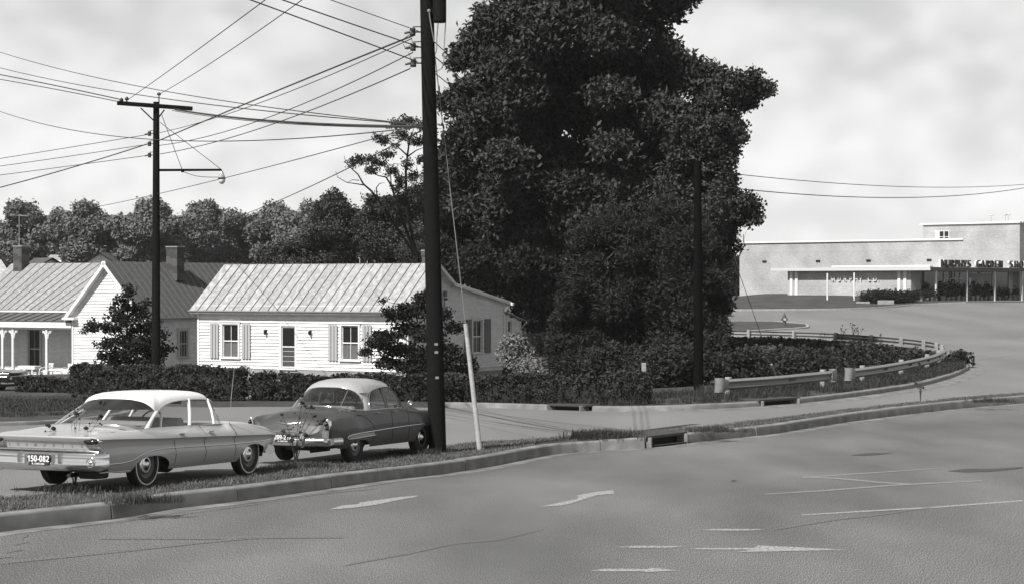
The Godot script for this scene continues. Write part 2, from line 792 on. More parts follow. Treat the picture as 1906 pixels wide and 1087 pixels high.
# ---------------------------------------------------------------- cars
# A body is lofted through stations along its length; z runs backwards, x to the right, origin on the ground under the rear axle.
class Body:
	var host
	var keys: Array          # [s, [[y, w], ...]] rows from the sill to the centre line
	var edge: int            # row that ends the side (fin or fender top)
	var arches: Array        # [s, half length, top]
	var axle: float
	var rear_off: Array
	var front_off: Array
	var rear_bulge: float
	var front_bulge: float
	var length: float

	func row(s: float, r: int) -> Vector2:
		var xs := []
		var ys := []
		var ws := []
		for k in keys:
			xs.append(k[0]); ys.append(k[1][r][0]); ws.append(k[1][r][1])
		return Vector2(host.pchip(xs, ws, s), host.pchip(xs, ys, s))

	func section(s: float) -> Array:
		var out := []
		for r in keys[0][1].size():
			out.append(row(s, r))
		for a in arches:
			var u: float = (s - a[0]) / a[1]
			if absf(u) < 1.0:
				var y: float = out[0].y + (a[2] - out[0].y) * pow(1.0 - pow(absf(u), 2.4), 0.5)
				for r in edge:
					if out[r].y < y + 0.004 * r:
						var w: float = width_in(out, y)
						out[r] = Vector2(w, y + 0.004 * r)
		return out

	func width_in(sec: Array, y: float) -> float:
		for r in edge:
			if sec[r + 1].y >= y and sec[r + 1].y > sec[r].y:
				return lerpf(sec[r].x, sec[r + 1].x, clampf((y - sec[r].y) / (sec[r + 1].y - sec[r].y), 0.0, 1.0))
		return sec[edge].x

	func side(s: float, y: float, out := 0.0) -> Vector3:
		var sec := []
		for r in keys[0][1].size():
			sec.append(row(s, r))
		return place(s, Vector2(width_in(sec, y) + out, y), 3)

	func place(s: float, p: Vector2, r: int) -> Vector3:
		var f := 1.0 - smoothstep(0.0, 0.55, s)
		var e := 1.0 - smoothstep(0.0, 0.55, length - s)
		var q := 1.0 - pow(clampf(p.x / 1.0, 0.0, 1.0), 2.0)
		var ss: float = s + rear_off[mini(r, rear_off.size() - 1)] * f - rear_bulge * q * f - front_off[mini(r, front_off.size() - 1)] * e + front_bulge * q * e
		return Vector3(p.x, p.y, axle - ss)

	func mesh(creases: Array) -> MB:
		var list := []
		var s := 0.0
		while s < length:
			list.append(s)
			s += 0.055
		list.append(length)
		for a in arches:
			for u in [-0.999, -0.97, -0.9, 0.9, 0.97, 0.999]:
				list.append(a[0] + u * a[1])
		for k in keys:
			list.append(k[0])
		list.sort()
		var m := MB.new()
		var n: int = keys[0][1].size()
		var full := []
		for st in list:
			var sec := section(st)
			var r := PackedVector3Array()
			for i in n:
				var p := place(st, sec[i], i)
				r.append(Vector3(-p.x, p.y, p.z))
				if i in creases:
					r.append(Vector3(-p.x, p.y, p.z))
			for j in n - 1:
				var i := n - 2 - j
				var p := place(st, sec[i], i)
				r.append(p)
				if i in creases:
					r.append(p)
			full.append(r)
		m.grid(full)
		for end in 2:
			var st: float = 0.0 if end == 0 else length
			var sec := section(st)
			var rows := []
			for r in edge + 1:
				var share: float = (sec[r].y - sec[0].y) / (sec[edge].y - sec[0].y)
				var row_ := PackedVector3Array()
				for i in 2 * (n - 1 - edge) + 1:
					var k: int = edge + i if i <= n - 1 - edge else 2 * (n - 1) - edge - i
					var sg := -1.0 if i <= n - 1 - edge else 1.0
					var w: float = sec[r].x * sec[k].x / maxf(sec[edge].x, 0.001)
					var y: float = lerpf(sec[0].y, sec[k].y, share)
					var p := place(st, Vector2(w, y), r if r < edge else k)
					row_.append(Vector3(sg * w, p.y, p.z))
				rows.append(row_)
			m.grid(rows, end == 1)
		return m


func ring_curve(pts: Array, n: int) -> Array:
	# smooth line through points, n points evenly in parameter
	var out := []
	for i in n:
		var f := float(i) / (n - 1) * (pts.size() - 1)
		var k := mini(int(f), pts.size() - 2)
		var a: Vector3 = pts[maxi(k - 1, 0)]
		var d: Vector3 = pts[mini(k + 2, pts.size() - 1)]
		out.append(pts[k].cubic_interpolate(pts[k + 1], a, d, f - k))
	return out


func mirrored(p: Array) -> Array:
	var out := []
	for q in p:
		out.append(Vector3(-q.x, q.y, q.z))
	return out


func pane(lower: Array, upper: Array, bow := 0.02) -> MB:
	var rows := []
	for j in 5:
		var r := PackedVector3Array()
		for i in lower.size():
			var f := j / 4.0
			var p: Vector3 = lower[i].lerp(upper[i], f)
			var o := Vector3(p.x, 0, p.z + 1.0).normalized()
			r.append(p + o * bow * sin(f * PI))
		rows.append(r)
	var m := MB.new()
	m.grid(rows)
	return m


func roof_shell(ring: Array, top: float, mid: Vector3, steps := [[1.0, 0.0], [0.98, 0.22], [0.94, 0.44], [0.86, 0.66], [0.72, 0.85], [0.5, 0.96], [0.25, 1.0], [0.0, 1.0]]) -> MB:
	var rows := []
	for kk in steps:
		var r := PackedVector3Array()
		for p in ring:
			r.append(Vector3(lerpf(mid.x, p.x, kk[0]), lerpf(p.y, top, kk[1]), lerpf(mid.z, p.z, kk[0])))
		r.append(r[0])
		rows.append(r)
	var m := MB.new()
	m.grid(rows)
	if m.n[rows[0].size() * 5].y < 0:
		m = MB.new()
		m.grid(rows, true)
	return m


func make_wheel(parent: Node3D, pos: Vector3, r: float, sgn: float, white: bool) -> void:
	var root := Node3D.new()
	root.name = child_name(parent, "wheel")
	parent.add_child(root, true)
	root.position = pos
	# lathe axis y -> outward x
	var xf := Transform3D(Basis(Vector3(0, 0, -sgn), Vector3(sgn, 0, 0), Vector3(0, -1, 0)), Vector3.ZERO)
	if xf.basis.determinant() < 0:
		xf.basis.z = -xf.basis.z
	var tw := 0.095
	var ty := MB.new()
	ty.lathe([[r * 0.5, -tw * 0.8], [r * 0.75, -tw], [r * 0.93, -tw * 0.92], [r, -tw * 0.66], [r, -tw * 0.66], [r, tw * 0.66], [r, tw * 0.66], [r * 0.93, tw * 0.92], [r * 0.8, tw * 1.02], [r * 0.66, tw * 0.95], [r * 0.58, tw * 0.7]], 40, xf)
	obj("tyre", ty, mats["rubber"], root)
	if white:
		var w := MB.new()
		w.lathe([[r * 0.885, tw * 0.975], [r * 0.86, tw * 1.02], [r * 0.835, tw * 1.03], [r * 0.82, tw * 1.0]], 40, xf)
		obj("whitewall_ring", w, mats["whitewall"], root)
	var rim := MB.new()
	rim.lathe([[r * 0.6, tw * 0.55], [r * 0.6, tw * 0.78], [r * 0.56, tw * 0.84], [r * 0.5, tw * 0.6], [r * 0.44, tw * 0.5], [0.0, tw * 0.5]], 36, xf)
	obj("rim", rim, mats["rim_paint"], root)
	var cap := MB.new()
	cap.lathe([[r * 0.43, tw * 0.5], [r * 0.42, tw * 0.68], [r * 0.34, tw * 0.78], [r * 0.3, tw * 0.72], [r * 0.22, tw * 0.8], [r * 0.17, tw * 1.02], [r * 0.1, tw * 1.16], [0.0, tw * 1.2]], 32, xf)
	obj("hubcap", cap, mats["chrome"], root)


func plate_text(parent: Node3D, words: String, h: float, pos: Vector3, m: Material, squeeze := 1.0) -> void:
	var t := TextMesh.new()
	t.font = font
	t.text = words
	t.font_size = 64
	t.pixel_size = h / 47.0
	t.depth = 0.006
	var o := put("lettering", t, m, parent, pos)
	o.scale = Vector3(squeeze, 1, 1)


func seat(b: MB, z: float, w: float, y: float, back: float) -> void:
	b.box(Vector3(0, y, z), Vector3(w, 0.2, 0.55), Basis.IDENTITY, 0.05)
	b.box(Vector3(0, y + back * 0.5, z + 0.33), Vector3(w, back, 0.16), Basis(Vector3.RIGHT, 0.18), 0.06)


func fit_car(t: Node3D, right_rear: Vector3, az: float, track: float, base: float) -> void:
	var f := Vector3(sin(az), 0, -cos(az))
	var r := Vector3(cos(az), 0, sin(az))
	var c := right_rear - r * track
	var a := on(c)
	var b := on(c + f * base)
	var fw := (b - a).normalized()
	t.position = a + Vector3(0, 0.012, 0)
	t.basis = Basis(r, (-fw).cross(r), -fw).orthonormalized()


func strip(b: MB, body: Body, pts: Array, sgn: float, rad: float, out := 0.006) -> void:
	var line := []
	for p in ring_curve(pts, pts.size() * 7):
		var q := body.side(p.x, p.y, out)
		line.append(Vector3(q.x * sgn, q.y, q.z))
	b.tube(line, [rad], 6)


func build_sedan_1960() -> void:
	var t := thing("parked_car", "pale two-tone sedan with white roof, wraparound rear window and low fins, nearest the camera", "car", Vector3.ZERO, 0.0, "cars parked along the verge")
	var b := Body.new()
	b.host = self
	b.axle = 1.45
	b.length = 5.38
	b.edge = 6
	b.rear_off = [0.14, 0.12, 0.1, 0.12, 0.06, 0.0, 0.0, 0.02]
	b.front_off = [0.3, 0.22, 0.1, 0.05, 0.0, 0.0, 0.0, 0.0]
	b.rear_bulge = 0.1
	b.front_bulge = 0.1
	b.arches = [[1.47, 0.52, 0.49], [4.57, 0.45, 0.53]]
	b.keys = [
		[0.0, [[0.33, 0.88], [0.4, 0.94], [0.52, 0.965], [0.64, 0.95], [0.755, 0.935], [0.8, 0.985], [0.828, 0.97], [0.832, 0.9], [0.835, 0.62], [0.837, 0.3], [0.837, 0]]],
		[0.3, [[0.29, 0.9], [0.38, 0.96], [0.52, 0.985], [0.64, 0.96], [0.755, 0.945], [0.795, 1.005], [0.825, 0.985], [0.862, 0.9], [0.87, 0.62], [0.872, 0.3], [0.872, 0]]],
		[1.0, [[0.27, 0.91], [0.37, 0.97], [0.52, 0.995], [0.63, 0.97], [0.735, 0.95], [0.775, 1.01], [0.81, 0.985], [0.885, 0.88], [0.94, 0.6], [0.955, 0.3], [0.958, 0]]],
		[1.22, [[0.27, 0.91], [0.37, 0.97], [0.52, 0.995], [0.62, 0.97], [0.725, 0.95], [0.768, 1.01], [0.805, 0.985], [0.895, 0.87], [0.945, 0.62], [0.958, 0.3], [0.96, 0]]],
		[1.32, [[0.27, 0.91], [0.37, 0.97], [0.52, 0.995], [0.62, 0.97], [0.725, 0.95], [0.765, 1.01], [0.8, 0.985], [0.9, 0.86], [0.86, 0.78], [0.82, 0.4], [0.82, 0]]],
		[1.6, [[0.26, 0.91], [0.36, 0.97], [0.52, 1], [0.61, 0.97], [0.715, 0.95], [0.755, 1.01], [0.795, 0.985], [0.91, 0.85], [0.45, 0.79], [0.4, 0.4], [0.4, 0]]],
		[2.5, [[0.26, 0.91], [0.36, 0.97], [0.5, 1], [0.585, 0.97], [0.69, 0.945], [0.735, 1.005], [0.78, 0.98], [0.905, 0.85], [0.4, 0.79], [0.36, 0.4], [0.36, 0]]],
		[3.7, [[0.26, 0.9], [0.36, 0.96], [0.48, 0.99], [0.565, 0.965], [0.665, 0.94], [0.705, 0.995], [0.755, 0.97], [0.89, 0.84], [0.45, 0.79], [0.4, 0.4], [0.4, 0]]],
		[3.92, [[0.26, 0.9], [0.36, 0.96], [0.48, 0.99], [0.56, 0.965], [0.66, 0.94], [0.7, 0.995], [0.75, 0.97], [0.885, 0.84], [0.88, 0.7], [0.89, 0.35], [0.89, 0]]],
		[4.5, [[0.27, 0.9], [0.36, 0.96], [0.47, 0.985], [0.55, 0.965], [0.645, 0.94], [0.685, 0.99], [0.735, 0.965], [0.86, 0.85], [0.895, 0.66], [0.905, 0.35], [0.905, 0]]],
		[5.1, [[0.33, 0.86], [0.38, 0.92], [0.46, 0.96], [0.54, 0.95], [0.635, 0.925], [0.67, 0.97], [0.715, 0.94], [0.8, 0.82], [0.83, 0.6], [0.84, 0.3], [0.84, 0]]],
		[5.38, [[0.4, 0.8], [0.44, 0.86], [0.49, 0.9], [0.545, 0.9], [0.625, 0.885], [0.65, 0.925], [0.69, 0.9], [0.74, 0.78], [0.76, 0.56], [0.765, 0.28], [0.765, 0]]]]
	obj("body", b.mesh([3, 5]), mats["car_silver"], t)
	# dark wheel housings and floor
	var u := MB.new()
	u.box(Vector3(0, 0.36, -1.2), Vector3(1.66, 0.12, 4.9))
	for z in [0.0, -3.12]:
		u.box(Vector3(0, 0.42, z - 0.02), Vector3(1.42, 0.3, 0.95))
	u.tube([Vector3(0.45, 0.26, 1.45), Vector3(0.45, 0.26, 0.6)], [0.035], 8)
	u.box(Vector3(0.72, 0.27, 1.2), Vector3(0.34, 0.12, 0.34), Basis.IDENTITY, 0.05)
	obj("underbody", u, mats["underbody"], t)
	for z in [0.0, -3.12]:
		for sg in [-1.0, 1.0]:
			make_wheel(t, Vector3(sg * 0.79, 0.355, z), 0.36, sg, true)
	# glasshouse
	var Z := func(s: float) -> float: return 1.45 - s
	var belt_rear := [Vector3(0, 0.965, Z.call(1.14)), Vector3(0.3, 0.963, Z.call(1.15)), Vector3(0.58, 0.945, Z.call(1.2)), Vector3(0.76, 0.925, Z.call(1.3)), Vector3(0.825, 0.915, Z.call(1.44))]
	var roof_rear := [Vector3(0, 1.335, Z.call(1.9)), Vector3(0.28, 1.33, Z.call(1.88)), Vector3(0.5, 1.295, Z.call(1.88)), Vector3(0.615, 1.23, Z.call(1.92)), Vector3(0.672, 1.15, Z.call(1.98))]
	var rail_y := func(s: float) -> float: return pchip([1.98, 2.08, 2.25, 2.5, 2.9, 3.3, 3.64], [1.13, 1.15, 1.235, 1.29, 1.312, 1.31, 1.295], s)
	var lower := ring_curve(belt_rear, 13)
	var upper := ring_curve(roof_rear, 13)
	var lo := mirrored(lower)
	lo.reverse()
	lo.append_array(lower.slice(1))
	var up := mirrored(upper)
	up.reverse()
	up.append_array(upper.slice(1))
	obj("rear_window", pane(lo, up, 0.03), mats["car_glass"], t)
	var ch := MB.new()
	ch.tube(lo.map(func(p): return p + Vector3(0, 0.004, 0)), [0.012], 6)
	var bw := [Vector3(0, 0.9, Z.call(4.2)), Vector3(0.4, 0.9, Z.call(4.13)), Vector3(0.72, 0.9, Z.call(3.9)), Vector3(0.825, 0.905, Z.call(3.5))]
	var rw := [Vector3(0, 1.32, Z.call(3.84)), Vector3(0.32, 1.318, Z.call(3.8)), Vector3(0.54, 1.305, Z.call(3.72)), Vector3(0.625, 1.295, Z.call(3.6))]
	var wl := ring_curve(bw, 11)
	var wu := ring_curve(rw, 11)
	var wl2 := mirrored(wl)
	wl2.reverse()
	wl2.append_array(wl.slice(1))
	var wu2 := mirrored(wu)
	wu2.reverse()
	wu2.append_array(wu.slice(1))
	obj("windscreen", pane(wl2, wu2, 0.03), mats["car_glass"], t)
	# roof
	var ring := ring_curve(roof_rear, 12)
	for s in [2.08, 2.16, 2.25, 2.36, 2.5, 2.9, 3.3]:
		ring.append(Vector3(0.645 + 0.15 * (1.31 - rail_y.call(s)), rail_y.call(s), Z.call(s)))
	var fr := ring_curve(rw, 10)
	fr.reverse()
	ring.append_array(fr)
	var left := mirrored(ring)
	left.reverse()
	ring.append_array(left.slice(1, left.size() - 1))
	obj("roof", roof_shell(ring, 1.45, Vector3(0, 0, Z.call(2.8))), mats["car_white"], t)
	var lining := MB.new()
	var lr := []
	for k in [1.0, 0.0]:
		var r := PackedVector3Array()
		for p in ring:
			r.append(Vector3(p.x * k * 0.99, p.y - 0.012, lerpf(Z.call(2.8), p.z, k * 0.99)))
		r.append(r[0])
		lr.append(r)
	lining.grid(lr)
	obj("headlining", lining, mats["car_cloth"], t)
	for sg in [-1.0, 1.0]:
		var M := func(p: Vector3) -> Vector3: return Vector3(p.x * sg, p.y, p.z)
		# rear pillar: broad band falling from the roof to the belt
		var pr := []
		for k in 9:
			var f := k / 8.0
			var c0: Vector3 = Vector3(0.83, 0.905, Z.call(1.45)).lerp(Vector3(0.672, 1.155, Z.call(1.985)), f)
			var c1: Vector3 = Vector3(0.835, 0.905, Z.call(1.57)).lerp(Vector3(0.668, 1.165, Z.call(2.1)), f) + Vector3(0, 0, 0.03 * sin(f * PI))
			pr.append(PackedVector3Array([M.call(c0 + Vector3(-0.02, 0, -0.01)), M.call(c0), M.call((c0 + c1) * 0.5 + Vector3(0.012, 0, 0)), M.call(c1), M.call(c1 + Vector3(-0.02, 0, -0.005))]))
		var pm := MB.new()
		pm.grid(pr, sg < 0)
		obj("rear_pillar", pm, mats["car_white"], t)
		# side glass
		for w in [[1.58, 1.86, 2.06, 2.14, "quarter_window"], [1.9, 2.71, 2.16, 2.97, "rear_door_window"], [2.77, 3.47, 3.03, 3.58, "front_door_window"]]:
			var sl := []
			var su := []
			for i in 7:
				var f := i / 6.0
				sl.append(M.call(Vector3(0.832, 0.905, Z.call(lerpf(w[0], w[1], f)))))
				var sv := lerpf(w[2] - 0.0, w[3], f)
				su.append(M.call(Vector3(0.64 + 0.15 * (1.31 - rail_y.call(sv)), rail_y.call(sv) - 0.01, Z.call(sv))))
			obj(w[4], pane(sl, su, 0.02), mats["car_glass"], t)
		var bp := MB.new()
		bp.tube([M.call(Vector3(0.83, 0.9, Z.call(2.74))), M.call(Vector3(0.752, 1.11, Z.call(2.87))), M.call(Vector3(0.65, 1.31, Z.call(3.0)))], [0.03, 0.027, 0.026], 8)
		obj("door_pillar", bp, mats["car_white"], t)
		var ap := MB.new()
		ap.tube([M.call(Vector3(0.83, 0.9, Z.call(3.49))), M.call(Vector3(0.74, 1.12, Z.call(3.56))), M.call(Vector3(0.63, 1.3, Z.call(3.6)))], [0.024, 0.022, 0.026], 8)
		obj("windscreen_pillar", ap, mats["car_white"], t)
		ch.tube([M.call(Vector3(0.834, 0.9, Z.call(1.88))), M.call(Vector3(0.76, 1.04, Z.call(2.02))), M.call(Vector3(0.672, 1.175, Z.call(2.15)))], [0.02], 8)
		ch.tube(ring_curve([M.call(Vector3(0.845, 0.91, Z.call(1.56))), M.call(Vector3(0.78, 1.01, Z.call(1.74))), M.call(Vector3(0.705, 1.12, Z.call(1.98))), M.call(Vector3(0.675, 1.235, Z.call(2.25))), M.call(Vector3(0.662, 1.295, Z.call(2.6))), M.call(Vector3(0.652, 1.31, Z.call(3.2))), M.call(Vector3(0.64, 1.295, Z.call(3.62))), M.call(Vector3(0.66, 1.25, Z.call(3.7)))], 40), [0.01], 6)
		ch.tube([M.call(Vector3(0.842, 0.908, Z.call(1.46))), M.call(Vector3(0.845, 0.905, Z.call(2.5))), M.call(Vector3(0.84, 0.895, Z.call(3.72)))], [0.008], 6)
		# side spear that rises over the rear wheel
		strip(ch, b, [Vector3(0.05, 0.425, 0), Vector3(0.5, 0.425, 0), Vector3(0.82, 0.445, 0), Vector3(1.1, 0.52, 0), Vector3(1.4, 0.572, 0), Vector3(1.8, 0.59, 0), Vector3(2.4, 0.585, 0), Vector3(3.6, 0.565, 0), Vector3(4.6, 0.565, 0), Vector3(5.25, 0.585, 0)], sg, 0.011)
		strip(ch, b, [Vector3(0.05, 0.30, 0), Vector3(0.5, 0.295, 0), Vector3(0.9, 0.295, 0)], sg, 0.007)
		for s in [2.27, 3.17]:
			var q := b.side(s, 0.79, 0.02)
			ch.box(M.call(Vector3(q.x - 0.02, 0.8, q.z)), Vector3(0.035, 0.022, 0.15), Basis.IDENTITY, 0.008)
		# door cuts
		var cut := MB.new()
		for s in [2.1, 3.0, 3.95]:
			var line := []
			for k in 9:
				line.append(M.call(b.side(s, lerpf(0.32, 0.76, k / 8.0), 0.0015)))
			line.append(M.call(Vector3(0.905, 0.84, Z.call(s))))
			line.append(M.call(Vector3(0.845, 0.903, Z.call(s))))
			cut.tube(line, [0.0045], 4, false)
		obj("door_seams", cut, mats["black_gap"], t)
		# tail lamp pod under the fin
		var pod := MB.new()
		pod.lathe([[0.062, -0.03], [0.068, 0.05], [0.068, 0.05], [0.055, 0.06], [0.055, 0.06], [0.05, 0.02], [0.0, 0.02]], 24, Transform3D(Basis(Vector3(2.2, 0, 0), Vector3(0, 0, 1), Vector3(0, -0.85, 0)), Vector3(sg * 0.845, 0.77, 1.4)))
		obj("tail_lamp_bezel", pod, mats["chrome"], t)
		var lens := MB.new()
		lens.lathe([[0.06, 0.0], [0.058, 0.07], [0.0, 0.085]], 24, Transform3D(Basis(Vector3(2.2, 0, 0), Vector3(0, 0, 1), Vector3(0, -0.85, 0)), Vector3(sg * 0.845, 0.77, 1.4)))
		obj("tail_lamp", lens, mats["lamp_dark"], t)
	obj("chrome_trim", ch, mats["chrome"], t)
	# rear bumper: a deep bar that wraps the corners, with a bright frame above
	var bar := MB.new()
	var rows := []
	for i in 41:
		var f := i / 20.0 - 1.0
		var x := clampf(f * 1.12, -1.0, 1.0) * 1.0
		var z := 1.50 - 0.09 * f * f - maxf(0.0, absf(f) - 0.9) * 1.6
		x = signf(f) * minf(absf(f) * 1.06, 0.995)
		var o := Vector3(0, 0, 1).rotated(Vector3.UP, signf(f) * smoothstep(0.86, 1.0, absf(f)) * 1.2)
		var r := PackedVector3Array()
		for c in [[-0.06, 0.6], [0.02, 0.602], [0.045, 0.585], [0.05, 0.53], [0.045, 0.47], [0.06, 0.43], [0.05, 0.375], [0.0, 0.33], [-0.08, 0.315]]:
			r.append(Vector3(x, c[1], z) + o * c[0])
		rows.append(r)
	bar.grid(rows, true)
	var bumper := obj("rear_bumper", bar, mats["chrome"], t)
	var fr2 := MB.new()
	var fl := []
	for i in 33:
		var f := i / 16.0 - 1.0
		fl.append(Vector3(f * 0.955, 0.632 - 0.02 * pow(absf(f), 6.0), 1.49 - 0.08 * f * f))
	fr2.tube(fl, [0.02], 8)
	for sg in [-1.0, 1.0]:
		fr2.box(Vector3(sg * 0.985, 0.5, 1.31), Vector3(0.05, 0.27, 0.12), Basis(Vector3.UP, sg * 0.4), 0.015)
		fr2.box(Vector3(sg * 0.36, 0.52, 1.54), Vector3(0.07, 0.17, 0.07), Basis.IDENTITY, 0.02)
		fr2.box(Vector3(sg * 0.24, 0.49, 1.53), Vector3(0.07, 0.16, 0.06), Basis.IDENTITY, 0.02)
		var lp := MB.new()
		lp.lathe([[0.078, -0.03], [0.08, 0.02], [0.08, 0.02], [0.062, 0.032], [0.058, 0.012], [0.03, 0.012], [0.026, 0.025], [0.0, 0.028]], 28, Transform3D(Basis(Vector3(1, 0, 0), Vector3(0, 0, 1), Vector3(0, -1, 0)), Vector3(sg * 0.86, 0.46, 1.475)))
		obj("reversing_lamp", lp, mats["chrome"], bumper)
	obj("bumper_frame", fr2, mats["chrome"], bumper)
	var gap := MB.new()
	var gl := []
	for i in 25:
		var f := i / 12.0 - 1.0
		gl.append(Vector3(f * 0.92, 0.612, 1.47 - 0.07 * f * f))
	gap.tube(gl, [0.022], 6)
	obj("bumper_slot", gap, mats["black_gap"], bumper)
	var pl := MB.new()
	pl.box(Vector3(0, 0.485, 1.575), Vector3(0.36, 0.17, 0.012), Basis.IDENTITY, 0.004)
	var plate := obj("licence_plate", pl, mats["plate_dark"], t)
	plate_text(plate, "150-082", 0.092, Vector3(0, 0.5, 1.584), mats["plate_white"], 0.86)
	plate_text(plate, "N. CAROLINA", 0.026, Vector3(0, 0.426, 1.584), mats["plate_white"], 1.0)
	# maker's letters across the tail panel
	var words := "OLDSMOBILE"
	for i in words.length():
		var f := (i - 4.5) / 4.5
		var tm := TextMesh.new()
		tm.font = font
		tm.text = words[i]
		tm.font_size = 48
		tm.pixel_size = 0.05 / 36.0
		tm.depth = 0.012
		put("tail_letter", tm, mats["chrome"], t, Vector3(f * 0.72, 0.7, 1.472 + 0.065 * (1.0 - f * f * 0.52)))
	# front bumper and lamps
	var fb := MB.new()
	var fl2 := []
	for i in 21:
		var f := i / 10.0 - 1.0
		fl2.append(Vector3(f * 0.99, 0.42, -3.99 + 0.12 * f * f + maxf(0.0, absf(f) - 0.8) * 1.3))
	fb.tube(fl2, [0.085], 10)
	obj("front_bumper", fb, mats["chrome"], t)
	for sg in [-1.0, 1.0]:
		var hl := MB.new()
		for x in [0.62, 0.8]:
			hl.lathe([[0.085, 0.0], [0.08, 0.05], [0.06, 0.07], [0.0, 0.08]], 20, Transform3D(Basis(Vector3(1, 0, 0), Vector3(0, 0, -1), Vector3(0, 1, 0)), Vector3(sg * x, 0.61, -3.86)))
		obj("headlight", hl, mats["lamp_glass"], t)
	# inside
	var st := MB.new()
	seat(st, Z.call(2.15), 1.4, 0.5, 0.5)
	seat(st, Z.call(3.1), 1.4, 0.5, 0.52)
	obj("seats", st, mats["car_cloth"], t)
	var da := MB.new()
	da.box(Vector3(0, 0.8, Z.call(3.85)), Vector3(1.5, 0.16, 0.3), Basis.IDENTITY, 0.05)
	da.box(Vector3(0, 0.93, Z.call(1.42)), Vector3(1.3, 0.02, 0.4))
	obj("dashboard_and_shelf", da, mats["car_dash"], t)
	var sw := MB.new()
	var wl3 := []
	var wb := Basis(Vector3.RIGHT, -0.45)
	for i in 25:
		wl3.append(Vector3(-0.38, 0.9, Z.call(3.5)) + wb * Vector3(cos(TAU * i / 24.0) * 0.21, sin(TAU * i / 24.0) * 0.21, 0))
	sw.tube(wl3, [0.013], 6, false)
	sw.tube([wl3[0], Vector3(-0.38, 0.9, Z.call(3.5)), wl3[12]], [0.012], 6)
	sw.tube([Vector3(-0.38, 0.9, Z.call(3.5)), Vector3(-0.38, 0.72, Z.call(3.85))], [0.02], 6)
	obj("steering_wheel", sw, mats["black_gap"], t)
	var mir := MB.new()
	mir.box(Vector3(0, 1.23, Z.call(3.66)), Vector3(0.2, 0.05, 0.03), Basis.IDENTITY, 0.01)
	obj("rear_view_mirror", mir, mats["black_gap"], t)
	var an := MB.new()
	an.tube([Vector3(0.84, 0.86, Z.call(3.98)), Vector3(0.85, 1.3, Z.call(4.0)), Vector3(0.87, 1.82, Z.call(4.06))], [0.006, 0.004, 0.0025], 6)
	an.lathe([[0.02, 0.0], [0.015, 0.03], [0.0, 0.035]], 10, Transform3D(Basis.IDENTITY, Vector3(0.84, 0.85, Z.call(3.98))))
	obj("aerial", an, mats["chrome"], t)
	fit_car(t, Vector3(-5.64, 0, -32.2), deg_to_rad(22.9), 0.86, 3.12)


